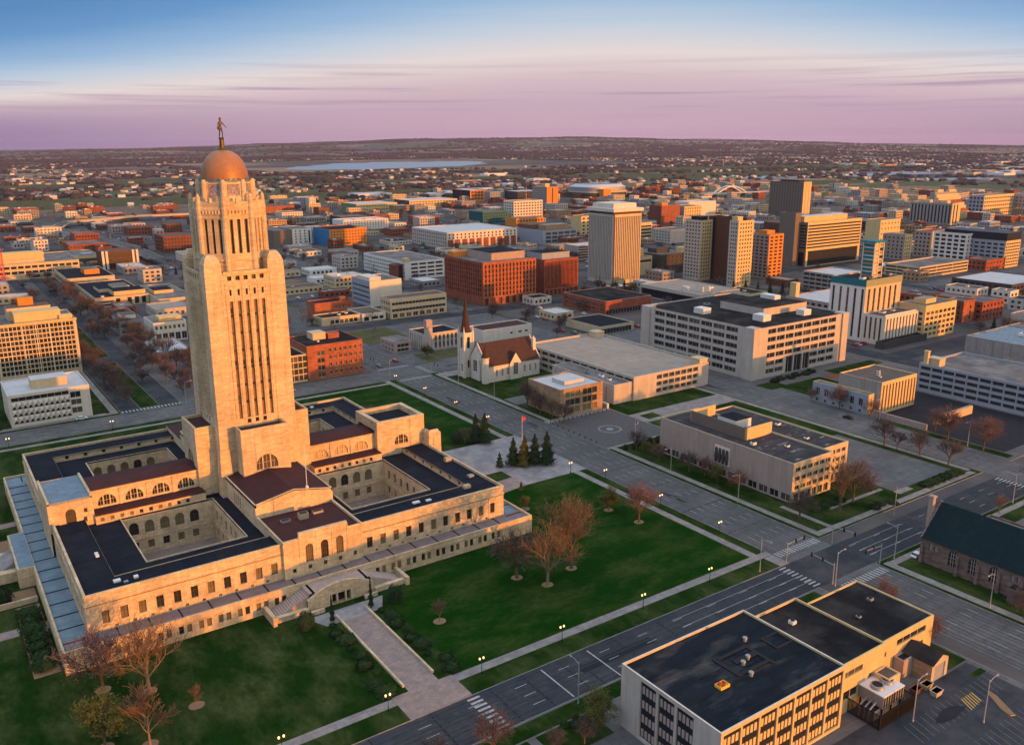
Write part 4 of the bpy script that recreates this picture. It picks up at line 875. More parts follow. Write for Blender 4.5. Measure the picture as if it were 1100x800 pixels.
for i in range(6): lotm.face([(88+i*.9, -187.5+i*.1, .154), (88.25+i*.9, -187.5+i*.1, .154), (90+i*.8, -184.2, .154), (89.75+i*.8, -184.2, .154)], 'paint_yellow')
for i in range(12):
    for j in range(2): lotm.face([(186+i*2.7, -108+j*24, .153), (186.14+i*2.7, -108+j*24, .153), (186.14+i*2.7, -103+j*24, .153), (186+i*2.7, -103+j*24, .153)], 'paint_worn')
struct(lotm, 'parking_marking')
isl = MB(); isl.prism([(92.6, -193.2), (93.6, -193.6), (97.0, -188), (97.4, -186.2), (96.4, -186.4), (93.2, -191)], .14, .34, 'paint_yellow', 'mulch'); struct(isl, 'traffic_island')
sheet('road_patch', [blob(83, -185.5, 4.2, 1.6, 20, 3)], 'asphalt_black', .155)
block(-111, 137, -14, 240, 'grass'); block(12, 137, 111, 240, 'asphalt'); block(-5.5, 142, 3, 240, 'grass'); block(-5.5, 256, 3, 357, 'grass'); block(130.5, 137, 225, 240, 'asphalt')
sheet('lawn', [(132, 138.5, 150, 141), (134, 196, 150, 236), (143, 142, 151, 160), (152, 142, 185, 160), (16, 138, 108, 140), (40, 170, 60, 236)], 'grass_dry', .146)
sheet('pavement', [(-100, 139.5, -15, 142), (-18, 142, -15, 236), (-60, 142, -20, 143)], 'pavement_conc', .146); sheet('lawn', [(140, 205, 165, 238)], 'grass_dry', .15)
# ---------------------------------------------------------------- trees
def branch(mb, tw, p, d, L_, r, lev, rng, tm, lm, dens, spread, leaf, top):
    n = 3; q = Vector(p)
    for i in range(n):
        d2 = (d+Vector((rng.uniform(-1, 1), rng.uniform(-1, 1), rng.uniform(-.5, .7)))*.2).normalized(); e = q+d2*(L_/n)
        ra, rb = max(.04, r*(1-.2*i)), max(.035, r*(1-.2*(i+1)))
        (mb if lev < 3 else tw).tube(q, e, ra, rb, 6 if lev < 2 else (4 if lev < 3 else 3), tm if lev < 3 else lm)
        if lev < top:
            for _ in range(2 if i > 0 else 1):
                a = rng.uniform(0, 6.283); o = d2.orthogonal().normalized(); b = d2.cross(o); sd_ = o*math.cos(a)+b*math.sin(a); nd = (d2*(1.0-spread*.4)+sd_*spread+Vector((0, 0, .28))).normalized()
                branch(mb, tw, e, nd, L_*rng.uniform(.55, .78), r*.52, lev+1, rng, tm, lm, dens, spread, leaf, top)
        q = e; d = d2
    if lev >= 3:
        for _ in range(dens):
            c = q+Vector((rng.gauss(0, 1), rng.gauss(0, 1), rng.gauss(0, .8)))*L_*.35; s = leaf*rng.uniform(.6, 1.5); a = rng.uniform(0, 6.3); u = Vector((math.cos(a), math.sin(a), rng.uniform(-.5, .9)))*s; v = Vector((-math.sin(a), math.cos(a), rng.uniform(-.8, .8)))*s*.45
            tw.face([c-u-v, c+u-v*.2, c+v], lm)
def make_tree(seed, h, tm, lm, dens=5, spread=.75, leaf=.2, r=.34, limbs=5, up=1.5, top=4):
    rng = random.Random(seed); mb = MB(); tw = MB(); th = h*.24
    mb.tube((0, 0, -.1), (0, 0, th*.15), r*1.5, r*1.1, 8, tm); mb.tube((0, 0, th*.15), (.1, .05, th), r*1.1, r*.9, 8, tm)
    for k in range(limbs):
        a = k*6.283/limbs+rng.uniform(-.4, .4); branch(mb, tw, Vector((.1, .05, th*rng.uniform(.8, 1.0))), Vector((math.cos(a), math.sin(a), up*rng.uniform(.7, 1.35))).normalized(), h*.34, r*.6, 1, rng, tm, lm, dens, spread, leaf, top)
    branch(mb, tw, Vector((.1, .05, th)), Vector((.05, 0, 1)), h*.38, r*.75, 1, rng, tm, lm, dens, spread, leaf, top)
    zm = max(v[2] for v in tw.v)                       # scale to the height asked for
    for q in (mb, tw): q.v = [(v[0]*h/zm, v[1]*h/zm, v[2]*h/zm) for v in q.v]
    return mb.mesh('trunk'), tw.mesh('crown'), h
def make_conifer(seed, h, w, m, n=1500):
    rng = random.Random(seed); mb = MB(); mb.tube((0, 0, -.1), (0, 0, h*.9), .22, .04, 7, 'bark'); tw = MB()
    for _ in range(n):
        t = rng.random()**.8; z = h*(.06+.93*t); rr = w*(1-t)**.85*(.72+.28*math.sin(t*26+rng.uniform(-.4, .4))); a = rng.uniform(0, 6.283); q = rr*rng.uniform(.55, 1.03)+.03
        c = Vector((q*math.cos(a), q*math.sin(a), z)); s = .26*(1.2-t*.7)*rng.uniform(.6, 1.4); u = Vector((math.cos(a), math.sin(a), -.35+rng.uniform(-.3, .4)))*s; v = Vector((-math.sin(a), math.cos(a), rng.uniform(-.3, .3)))*s*.7
        tw.face([c-u*.4-v, c+u, c-u*.4+v], m); tw.face([c-v*.7+Vector((0, 0, s*.6)), c+u*.8, c+v*.6-Vector((0, 0, s*.2))], m)
    tw.lathe([(w*.6, h*.08), (w*.5, h*.3), (w*.24, h*.65), (.03, h*.93)], 9, m)
    return mb.mesh('trunk'), tw.mesh('crown'), h
def make_shrub(seed, h, w, m, n=420):
    rng = random.Random(seed); tw = MB()
    for _ in range(n):
        a = rng.uniform(0, 6.283); ph = math.acos(rng.uniform(-.2, 1)); q = rng.uniform(.72, 1.08)*(1+.18*math.sin(3*a+seed)*math.sin(2*ph)); c = Vector((w*q*math.sin(ph)*math.cos(a), w*q*math.sin(ph)*math.sin(a), max(.03, h*.35+h*.62*q*math.cos(ph)))); s = .2*rng.uniform(.6, 1.5)
        u = Vector((rng.uniform(-1, 1), rng.uniform(-1, 1), rng.uniform(-.6, .6))).normalized()*s; v = u.orthogonal().normalized()*s*.6; tw.face([c-u-v, c+u, c+v], m)
    tw.lathe([(w*.75, 0), (w*.8, h*.4), (w*.5, h*.75), (.05, h*.85)], 9, m); mb = MB(); mb.tube((0, 0, -.05), (0, 0, h*.4), .08, .05, 5, 'bark')
    return mb.mesh('trunk'), tw.mesh('crown'), h
TM = {}
TM['rust'] = make_tree(3, 15, 'bark_pale', 'twig_rust', 2, .62, .13)
TM['rust2'] = make_tree(11, 16, 'bark', 'twig_rust', 2, .55, .13, up=2.0)
TM['pink'] = make_tree(5, 11, 'bark', 'twig_pink', 3, .65, .14, .25)
TM['grey'] = make_tree(7, 13, 'bark', 'twig_grey', 1, .6, .14)
TM['greyb'] = make_tree(19, 12, 'bark', 'twig_grey', 2, .72, .14, up=1.1)
TM['green'] = make_tree(9, 10, 'bark', 'twig_green', 6, .68, .22, .22)
TM['bare'] = make_tree(23, 9, 'bark_pale', 'twig_rust', 0, .5, .1, .16, limbs=4, up=2)
TM['far'] = make_tree(29, 11, 'bark', 'twig_grey', 4, .7, .55, .3, limbs=4, top=3)
TM['conifer'] = make_conifer(2, 9, 2.2, 'needle'); TM['gold'] = make_conifer(8, 8.5, 2.1, 'needle_gold'); TM['spire'] = make_conifer(4, 9, .85, 'needle', 900); TM['globe'] = make_shrub(6, 3.6, 1.7, 'needle', 700); TM['shrub'] = make_shrub(3, 1.5, 1.3, 'shrub'); TM['hedge'] = make_shrub(14, 1.1, 1.7, 'shrub')
TRNG = random.Random(77)
def tree(kind, x, y, h, label, group=None, name=None, cat=None, wid=1.0):
    tr, cr_, h0 = TM[kind]; s = h/h0
    nm = name or {'conifer': 'conifer_tree', 'gold': 'conifer_tree', 'spire': 'columnar_conifer', 'globe': 'clipped_conifer', 'shrub': 'shrub', 'hedge': 'shrub'}.get(kind, 'bare_tree')
    t = thing(nm, label, cat or ('shrub' if nm == 'shrub' else 'tree'), (x, y, .12), TRNG.uniform(0, 6.28), group); t.scale = (s*wid, s*wid, s)
    inst('trunk', tr, t); inst('crown', cr_, t); return t
def tree_ring(x, y):
    mb = MB(); mb.face([(x+1.7*math.cos(a*.4189)*(1+.06*math.sin(a*3)), y+1.5*math.sin(a*.4189), .147) for a in range(15)], 'mulch'); return mb
LT = [('rust', 47.5, -93.6, 21, 'broad rust budded bare tree on the lawn, nearest the lower street of the three'), ('rust2', 58.6, -89.9, 24, 'tallest rust budded bare tree in the middle of the right hand lawn'), ('greyb', 43, -85.6, 16, 'greyish bare tree close to the terrace corner, left of the two rust trees'),
      ('green', 93.2, -65.7, 8.5, 'small yellow green budding tree on the lawn behind the rust trees'), ('pink', 95, -78.1, 14, 'pale pink bare tree alone near the avenue side of the lawn'), ('green', 71.7, -49.3, 5, 'small dark green bush by the terrace end on the right hand lawn'),
      ('rust', -51.9, -81.3, 21, 'large rust budded bare tree in front of the left terrace wall'), ('pink', -60.1, -75, 16, 'reddish spreading bare tree against the left terrace corner'), ('green', -63.4, -95.5, 12.5, 'yellow green budding tree at the lower left of the lawn'), ('bare', -55.9, -99.7, 14, 'pale limbed bare tree beside the yellow green one at lower left'),
      ('bare', -44.8, -92.3, 5, 'thin young bare sapling in a mulch ring on the left lawn'), ('bare', 14.4, -92.9, 6.5, 'thin bare sapling in a mulch ring on the middle lawn beside the walkway')]
mr_ = MB()
for k, x, y, h, lb in LT:
    tree(k, x, y, h, lb); q = tree_ring(x, y); mr_.face(q.v, 'mulch')
struct(mr_, 'mulch_ring')
EV = [('spire', -7.6, -77.6, 7.5, 'slim dark columnar conifer left of the east portal'), ('spire', 3.4, -76.8, 8, 'slim dark columnar conifer right of the east portal'), ('globe', -14.2, -77.0, 4.5, 'rounded clipped conifer at the foot of the left stair'), ('globe', 9.6, -77.6, 4.6, 'rounded clipped conifer at the foot of the right stair'),
      ('conifer', 91.1, -14.6, 11, 'leftmost tall dark conifer of the row beside the north plaza'), ('gold', 95.8, -15.2, 11, 'gold tinged conifer, second in the row beside the north plaza'), ('conifer', 98.3, -18.2, 12, 'third conifer in the row beside the north plaza, dark green'), ('conifer', 101.9, -20.8, 13, 'tallest dark conifer at the avenue end of the row beside the plaza'), ('gold', 93.4, -17.6, 10, 'second gold tinged conifer tucked before the plaza row'),
      ('conifer', 96.1, 12.5, 12.5, 'tall dark conifer in the clump across the north plaza, avenue side'), ('conifer', 93.4, 15.0, 12, 'dark conifer behind the tallest of the clump across the plaza'), ('greyb', 89.5, 16.8, 7, 'brownish bush tree left in the clump across the plaza'), ('globe', 86.6, 18.5, 5, 'rounded dark bush at the left end of the clump across the plaza'),
      ('conifer', 86.0, -13.2, 6, 'short conifer at the terrace end of the plaza row'), ('gold', 79.5, -36, 3.5, 'small golden cone of a conifer on the lawn by the pink path'), ('greyb', 68, 62, 9, 'round bare tree on the lawn behind the north block'),
      ('globe', -79, -19, 5, 'first dark round conifer by the south garden walls'), ('globe', -74, -20.5, 5, 'second dark round conifer by the south garden walls, nearest the terrace'), ('hedge', -76, 24, 2.4, 'low dark bush beyond the south garden stairs'), ('rust', -82, -33, 7, 'small rust coloured bush tree at the left edge on the south lawn')]
for k, x, y, h, lb in EV: tree(k, x, y, h, lb, wid=1.25 if k in ('conifer', 'gold') else 1.0)
for i in range(7):
    tree('hedge', -69.6+.3*(i % 2), -58+i*4.6, 1.9, f'{ORD[i]} dark shrub from the corner along the south terrace wall', 'shrubs along the south terrace wall')
for s, side in ((-1, 'left'), (1, 'right')):
    for i in range(9):
        x = -1.85+s*(6.6+(.9 if i % 2 else 0)+(1.6 if i > 6 else 0)); tree('hedge' if i % 3 else 'shrub', x, -80-i*4.0, 1.0+.25*(i % 3), f'{ORD[i]} low dark shrub from the portal on the {side} of the walkway', 'shrubs lining the walkway')
# ---------------------------------------------------------------- foreground buildings east of the lawn
def fore():
    # slab with window strips; floors 3.4
    w, d = 36.1, 26.3; so = []
    for u0, u1 in ((5.6, 9.9), (10.5, 14.8), (15.4, 19.7)): so += [(u0, .8, u1, 13.5)]
    eo = [(.7+5.02*i, .8, .7+5.02*i+4.55, 13.5) for i in range(7)]
    t = bld('office_block', 'black roofed office with pale concrete end wall and sunlit tan window bays', 24.6, -175.0, 60.7, -148.7, 13.9, 'yellow_panel', 'roof_membrane', eo, so, par=.45, depth=.4, style='none', glass='black_panel', wallS='concrete_pale', cap='white_stone', near=True)
    for k, ops, O, U in ((0, eo, (0, 0), (1, 0)), (1, so, (0, d), (0, -1))):   # inner row of slim panes and panels in each bay
        O_ = Vector((*O, 0)); U_ = Vector((*U, 0)); N = U_.cross(Vector((0, 0, 1)))
        mb = MB(); ww = ops[0][2]-ops[0][0]; n = 4
        for i in range(n):
            x = -ww/2+.35+i*(ww-.35)/n; mb.box(x, -.14, .25, x+(ww-.35)/n-.35, 0, 1.9, 'yellow_panel' if k == 0 else 'concrete_pink')
        me = mb.mesh('blind_panel')
        for o in ops:
            for j in range(4): c = O_+U_*((o[0]+o[2])/2)-N*.37; inst('blind_panel', me, t, (c.x, c.y, o[1]+.15+j*3.2), math.atan2(U_.y, U_.x))
    for (x, y, L_, W_) in ((16.8, 10, 8.2, .8), (16, 10, .8, 7), (25, 9, .8, 8), (17, 16, 8, .8), (30.5, 16, 4.1, .5), (30, 12.5, .5, 4.0), (34.6, 12, .5, 4.5), (30, 12, 4.6, .5), (19, 13, 6, 1.4)): r = MB(); r.box(x, y, 13.9, x+L_, y+W_, 14.15, 'metal_black'); r.build('roof_duct', t)
    for x, y in ((20, 12.4), (22.3, 13.2), (18.4, 9.0), (27, 18)): q = MB(); q.lathe([(.4, 13.9), (.4, 14.5), (.55, 14.6), (.5, 14.85)], 12, 'metal_grey', x, y); q.build('roof_fan', t)
    q = MB(); q.box(0, 0, 0, 3.4, 2.4, .25, 'tarp_yellow'); q.box(0, 0, .25, 3.4, .18, .8, 'tarp_yellow'); q.box(0, 2.22, .25, 3.4, 2.4, .8, 'tarp_yellow'); q.box(0, .18, .25, .18, 2.22, .8, 'tarp_yellow'); q.box(3.22, .18, .25, 3.4, 2.22, .8, 'tarp_yellow')
    rng = random.Random(2)
    for _ in range(16): x, y = rng.uniform(.3, 2.8), rng.uniform(.3, 1.9); q.taper(x, y, .25, x+.5, y+.4, .7+rng.uniform(0, .35), .1, .1, 'tarp_red')
    q.v = [(a_*.72, b_*.72, c_*.72) for a_, b_, c_ in q.v]; tag(q.build('material_tray', None, (34.5, -166.0, 13.91)), 'yellow tray of red material lying on the black office roof', 'tray')
    bld('annex', 'middle lower annex with tan sunlit wall between the two dark roofed offices', 60.75, -172.8, 78, -149.5, 11.6, 'yellow_panel', 'roof_black', [(2.5, 8.6, 9.5, 10.0), (1.5, 3.2, 8.5, 5.4), (12, 5.4, 13.4, 6.6)], [], par=.5, near=True, style='bay', units=[('vent_unit', 7, 16, 1.3, 1.3, 1.0, 'metal_white')])
    bld('annex', 'long low black roofed annex with tan wall nearest the corner crossing', 78.05, -170.2, 101.5, -150.0, 9.2, 'yellow_panel', 'roof_black', [(9, 6.6, 20.5, 8.1), (10, 2.6, 20, 4.4), (4, 5.5, 5.2, 6.7)], [], par=.35, near=True, style='bay', units=[('vent_unit', 1.2, 3, 1.3, 1.3, 1.0, 'metal_white'), ('vent_unit', 17, 12, 1.2, 1.2, .8, 'metal_grey'), ('vent_unit', 8, 9, 1, 1, .6, 'metal_grey')])
    # service yard: cooling plant, fence, gabled store, stair block
    t = thing('cooling_plant', 'metal cooling plant with two roof fans inside the black fence', 'machine', (69.5, -178.6, .15))
    mb = MB(); mb.box(0, 0, 2.6, 7.2, 5.6, 5.2, 'metal_grey'); mb.box(-.1, -.1, 5.2, 7.3, 5.7, 5.45, 'metal_white')
    for i in range(8): mb.box(.2+i*.88, -.08, 2.8, .6+i*.88, -.005, 5.0, 'metal_black')
    mb.build('casing', t)
    for x in (1.9, 5.3): q = MB(); q.lathe([(1.45, 5.45), (1.3, 6.0), (1.4, 6.15), (1.15, 6.2)], 18, 'metal_grey', x, 2.8); q.lathe([(1.1, 6.21), (.3, 6.25)], 18, 'metal_black', x, 2.8); q.build('fan', t)
    mb = MB()
    for x in (.2, 3.4, 6.8):
        for y in (.2, 5.2): mb.box(x, y, 0, x+.25, y+.25, 2.6, 'metal_black')
    for z in (.5, 1.1, 1.7, 2.2): mb.tube((-2.2, .6, z), (7, .9, z), .14, .14, 6, 'metal_grey')
    for y in (1.5, 2.6, 3.7): mb.tube((-2.4, y, 2.4), (0, y, 3.4), .18, .18, 6, 'metal_grey'); mb.tube((-2.4, y, 0), (-2.4, y, 2.5), .18, .18, 6, 'metal_grey')
    mb.build('frame', t)
    t = thing('yard_fence', 'black slatted fence round the cooling plant', 'fence', (66.2, -180.2, .15)); mb = MB(); w, d, h = 12.2, 9.6, 3.4
    for a, b in (((0, 0), (w, 0)), ((w, 0), (w, d*.62)), ((0, 0), (0, d*.8))):
        A, B_ = Vector((*a, 0)), Vector((*b, 0)); n = int((B_-A).length/.28)
        for i in range(n): p = A+(B_-A)*(i/n); mb.box(p.x-.05, p.y-.05, 0, p.x+.07, p.y+.07, h, 'metal_black')
        for z in (.25, h-.3): mb.box(min(a[0], b[0])-.03, min(a[1], b[1])-.03, z, max(a[0], b[0])+.03, max(a[1], b[1])+.03, z+.14, 'metal_black')
    mb.build('slat_panel', t)
    for p in ((0, 0), (w/2, 0), (w, 0), (w, d*.62), (0, d*.8)): q = MB(); q.box(p[0]-.12, p[1]-.12, 0, p[0]+.12, p[1]+.12, h+.15, 'metal_black'); q.build('post', t)
    bld('stair_block', 'small square stair block with dark roof behind the cooling plant', 74.2, -176.6, 78.4, -173.0, 6.4, 'yellow_panel', 'roof_brownish', [(1, 3.2, 3.2, 5)], [(1, 3, 2.6, 5)], par=.3, near=True, style='plain')
    t = thing('store_shed', 'small gabled store with grey roller door by the parking lot', 'shed', (89.6, -177.4, .15)); mb = MB(); w, d, h = 6.4, 8.2, 4.6
    facade(mb, (0, 0), (1, 0), w, 0, h, [(1.1, 0, 5.3, 3.8)], 'concrete_pale', .3); facade(mb, (0, d), (0, -1), d, 0, h, [], 'brick_tan'); facade(mb, (w, 0), (0, 1), d, 0, h, [], 'brick_tan'); facade(mb, (w, d), (-1, 0), w, 0, h, [], 'brick_tan')
    for y, fl in ((0, 0), (d, 1)): f = [(0, y, h), (w, y, h), (w/2, y, h+1.5)]; mb.face(f[::-1] if fl else f, 'concrete_pale')
    mb.build('wall', t); r = MB()
    r.face([(-.4, -.4, h-.15), (w/2, -.4, h+1.65), (w/2, d+.4, h+1.65), (-.4, d+.4, h-.15)][::-1], 'roof_black'); r.face([(w+.4, -.4, h-.15), (w/2, -.4, h+1.65), (w/2, d+.4, h+1.65), (w+.4, d+.4, h-.15)], 'roof_black'); r.build('roof', t)
    q = MB(); q.box(1.1, .22, 0, 5.3, .3, 3.8, 'blue_grey_panel'); [q.box(1.1, .19, .3+i*.42, 5.3, .23, .34+i*.42, 'metal_grey') for i in range(8)]; q.build('roller_door', t)
    bld('link_wing', 'low dark roofed link between the tan annex and the gabled store', 86.2, -172.8, 92, -170.3, 4.2, 'concrete_pink', 'roof_black', [], [], par=.3, near=True)
    for i, (x, y, c, lb) in enumerate(((82.5, -178.2, 'brick_brown', 'open reddish skip in the service yard'), (86, -178.6, 'metal_tan', 'tan skip beside the gabled store'), (85.4, -181.2, 'concrete_pale', 'pale bin standing at the edge of the service yard'))):
        q = MB(); q.taper(0, 0, 1.2, 2.6, 1.6, .1, .25, .15, c); q.box(.1, .1, 1.15, 2.5, 1.5, 1.2, 'metal_black'); q.box(-.08, -.08, 1.2, 2.68, .06, 1.34, c); q.box(-.08, 1.54, 1.2, 2.68, 1.68, 1.34, c); q.box(-.08, .06, 1.2, .06, 1.54, 1.34, c); q.box(2.54, .06, 1.2, 2.68, 1.54, 1.34, c); tag(q.build('skip', None, (x, y, .13)), lb, 'skip')
fore()
# ---------------------------------------------------------------- churches
def gable_hall(name, label, x0, y0, x1, y1, eave, ridge, along, wall, roof, E=None, S_=None, cat='church', st='leaded', over=.4, gl='glass_dark', frame=None):
    w, d = x1-x0, y1-y0; t = thing(name, label, cat, (x0, y0, .1)); mb = MB(); FOOT.append((x0, y0, x1, y1))
    facade(mb, (0, 0), (1, 0), w, 0, eave, E or [], wall, .4); facade(mb, (0, d), (0, -1), d, 0, eave, S_ or [], wall, .4); facade(mb, (w, d), (-1, 0), w, 0, eave, [], wall); facade(mb, (w, 0), (0, 1), d, 0, eave, [], wall)
    r = MB(); o = over
    if along == 'x':
        for x, fl in ((0, 1), (w, 0)): f = [(x, 0, eave), (x, d, eave), (x, d/2, ridge)]; mb.face(f[::-1] if fl else f, wall)
        r.face([(-o*0, -o, eave-.2), (w, -o, eave-.2), (w, d/2, ridge), (0, d/2, ridge)], roof); r.face([(w, d+o, eave-.2), (0, d+o, eave-.2), (0, d/2, ridge), (w, d/2, ridge)], roof)
        for x in (-.25, w-.15): mb.face([(x, -o, eave+.2), (x, d/2, ridge+.45), (x, d/2, ridge-.1), (x, -o, eave-.35)], wall); mb.face([(x+.45, -o, eave-.35), (x+.45, d/2, ridge-.1), (x+.45, d/2, ridge+.45), (x+.45, -o, eave+.2)], wall); mb.face([(x, -o, eave+.2), (x+.45, -o, eave+.2), (x+.45, d/2, ridge+.45), (x, d/2, ridge+.45)], wall); mb.face([(x, d+o, eave+.2), (x, d/2, ridge+.45), (x+.45, d/2, ridge+.45), (x+.45, d+o, eave+.2)], wall)
    else:
        for y, fl in ((0, 0), (d, 1)): f = [(0, y, eave), (w, y, eave), (w/2, y, ridge)]; mb.face(f[::-1] if fl else f, wall)
        r.face([(-o, d, eave-.2), (-o, 0, eave-.2), (w/2, 0, ridge), (w/2, d, ridge)], roof); r.face([(w+o, 0, eave-.2), (w+o, d, eave-.2), (w/2, d, ridge), (w/2, 0, ridge)], roof)
        for y in (-.25, d-.2): mb.box(-o-.1, y, eave-.5, .3, y+.45, eave+.15, wall); [mb.face([(a, y+e, eave+.15), (w/2, y+e, ridge+.45), (w/2, y+e, ridge-.15), (a, y+e, eave-.3)], wall) for a in (-o, w+o) for e in (0, .45)]; [mb.face([(a, y, eave+.15), (w/2, y, ridge+.45), (w/2, y+.45, ridge+.45), (a, y+.45, eave+.15)], wall) for a in (-o, w+o)]
    mb.build('wall', t); r.build('roof', t)
    put_windows(t, (0, 0), (1, 0), E or [], .4, st, gl, frame or wall); put_windows(t, (0, d), (0, -1), S_ or [], .4, st, gl, frame or wall); return t
def churches():
    # dark stone church across the corner, teal roof
    so = [(2.2, 4.2, 3.2, 6.2, 'arch'), (3.8, 4.2, 4.8, 6.2, 'arch')]+[(8.0+i*5.6, 1.9, 10.6+i*5.6, 6.6, 'arch') for i in range(3)]+[(24.6, 4.4, 25.5, 6.2), (26.2, 4.4, 27.1, 6.2)]
    t = gable_hall('stone_church', 'dark stone church with steep teal roof and tall arched windows', 142.2, -176, 158.5, -143.2, 7.4, 16.0, 'y', 'church_stone', 'roof_teal', None, so, frame='concrete_pale')
    for i in range(6):
        q = MB(); y = 33.2-(6.6+i*5.6-1.0 if i else 1.0); q.taper(-.9, y-.45, 0, 0, y+.45, 5.6, .35, .1, 'church_stone') if y > 1 else None
        if q.v: q.build('buttress', t)
    q = MB(); q.box(-3.0, 2, 0, -.01, 7, 4.0, 'church_stone', 'roof_teal'); q.build('porch', t)
    q = MB(); q.box(4.5, 33.3, 0, 5.9, 34.6, 18.2, 'concrete_pink'); q.box(4.3, 33.1, 17.6, 6.1, 34.8, 18.1, 'concrete_pink'); q.build('chimney', t)
    q = MB(); q.box(14.6, 6.2, 8, 16.0, 7.4, 16.5, 'orange_panel'); q.build('chimney', t)
    bld('church_hall', 'flat grey roofed hall behind the teal roofed church', 159, -171, 174, -146, 6.5, 'church_stone', 'roof_grey', None, None, near=True, units=[('penthouse', 2, 10, 3, 4, 2, 'white_panel'), ('vent_unit', 9, 14, 1.5, 1.5, .9, 'metal_white')])
    # white stone church with spire
    t = gable_hall('spired_church', 'white stone church with brown steep roof, dark spire and side turret', 145.0, 85.5, 177.0, 103.5, 8.4, 18.5, 'x', 'white_stone', 'roof_rust', [(5+i*3.4, 2.6, 6.2+i*3.4, 6.2, 'arch') for i in range(8)], [(7.8, 6.5, 11.2, 11.2, 'arch'), (4.2, 2, 5.4, 5.4, 'arch'), (14.6, 2, 15.8, 5.4, 'arch')] and [(7.6, 1, 10.4, 6.8, 'arch'), (4.2, 2, 5.4, 5.4, 'arch'), (13.2, 2, 14.4, 5.4, 'arch')])
    q = MB()
    facade(q, (-3.8, 20.4), (0, -1), 5.2, 0, 23, [(1.9, 3, 3.3, 7, 'arch'), (1.7, 15, 3.5, 21, 'arch')], 'white_stone', .5, back='glass_dark'); facade(q, (-3.8, 15.2), (1, 0), 5.2, 0, 23, [(1.7, 15, 3.5, 21, 'arch'), (1.9, 5, 3.2, 9, 'arch')], 'white_stone', .5, back='glass_dark'); q.box(-3.79, 15.21, 0, -3.3, 20.39, .5, 'white_stone'); facade(q, (1.4, 20.4), (-1, 0), 5.2, 0, 23, [], 'white_stone'); facade(q, (1.4, 15.2), (0, 1), 5.2, 0, 23, [], 'white_stone')
    for x in (-3.8, 1.4):
        for y in (15.2, 20.4): q.taper(x-.55, y-.55, 0, x+.55, y+.55, 23.6, .15, .15, 'white_stone'); q.lathe([(.45, 23.6), (.3, 24.4), (.02, 26.6)], 8, 'white_stone', x, y)
    q.box(-3.9, 15.1, 22.4, 1.5, 20.5, 23.1, 'white_stone'); q.build('bell_tower', t)
    s = MB(); s.lathe([(2.9, 23.1), (2.3, 24.6), (1.1, 33), (.05, 42.5)], 8, 'roof_rust', -1.2, 17.8, R(22.5)); s.lathe([(.06, 42.4), (.05, 44)], 5, 'bronze', -1.2, 17.8); s.build('spire', t)
    q = MB(); q.lathe([(1.9, 0), (1.8, 12.4), (2.1, 12.5), (2.1, 13)], 8, 'white_stone', -.6, .8, R(22.5)); q.build('turret', t); s = MB(); s.lathe([(2.1, 13), (1.2, 16), (.04, 19.5)], 8, 'roof_rust', -.6, .8, R(22.5)); s.build('turret_roof', t)
    q = MB(); f = [(13, -.9, 0), (20, -.9, 0), (20, -.9, 8.2), (16.5, -.9, 13.5), (13, -.9, 8.2)]; q.face(f, 'white_stone'); q.face([(13, .1, 0), (13, -.9, 0), (13, -.9, 8.2), (13, .1, 8.2)], 'white_stone'); q.face([(20, -.9, 0), (20, .1, 0), (20, .1, 8.2), (20, -.9, 8.2)], 'white_stone'); q.build('gable_wall', t)
    s = MB(); s.face([(12.8, -1.0, 8.1), (16.5, -1.0, 13.7), (16.5, 6.0, 13.7), (12.8, .1, 8.1)][::-1], 'roof_rust'); s.face([(20.2, -1.0, 8.1), (16.5, -1.0, 13.7), (16.5, 6.0, 13.7), (20.2, .1, 8.1)], 'roof_rust'); s.build('dormer_roof', t)
    put_windows(t, (13, -.93), (1, 0), [(2.2, 2.5, 4.8, 8.5)], 0, 'leaded', 'glass_dark', 'white_stone')
    q = MB(); f = [(-1.2, 4.5, 0), (-1.2, 13.5, 0)]; q.box(-1.0, 5.5, 0, -.01, 13.6, 10.5, 'white_stone'); q.taper(-1.0, 5.5, 10.5, -.01, 13.6, 15.5, .1, 4.0, 'white_stone'); q.build('front_gable', t); put_windows(t, (-1.03, 13.6), (0, -1), [(2.4, 4.5, 5.7, 10)], 0, 'leaded', 'glass_dark', 'white_stone')
    q = MB(); q.box(30.2, 3.2, 8, 31.8, 4.8, 18.2, 'white_stone'); q.lathe([(.9, 18.2), (.02, 19.6)], 4, 'white_stone', 31, 4); q.build('chimney', t)
    # modern ribbed church with square tower
    t = bld('ribbed_church', 'modern pale church hall with vertical ribs and dark roof beside its square tower', 152.5, 163, 176, 181, 9.6, 'concrete_pale', 'roof_slate', [(1.6+i*2.7, .6, 3.0+i*2.7, 8.6) for i in range(8)], [(1.5+i*2.6, .8, 2.4+i*2.6, 8.6) for i in range(6)], near=True, style='strip', glass='concrete_dark', frame='concrete_grey')
    q = MB(); q.box(.2, -3.2, 0, 3.9, -.02, 14.6, 'concrete_pale'); q.box(.15, -3.25, 13.6, 3.95, -.01, 18.6, 'concrete_pink'); q.box(.6, -3.3, 1, 1.2, -3.24, 13, 'concrete_pink'); q.box(2.8, -3.3, 1, 3.4, -3.24, 13, 'concrete_pink'); q.build('bell_tower', t)
churches()
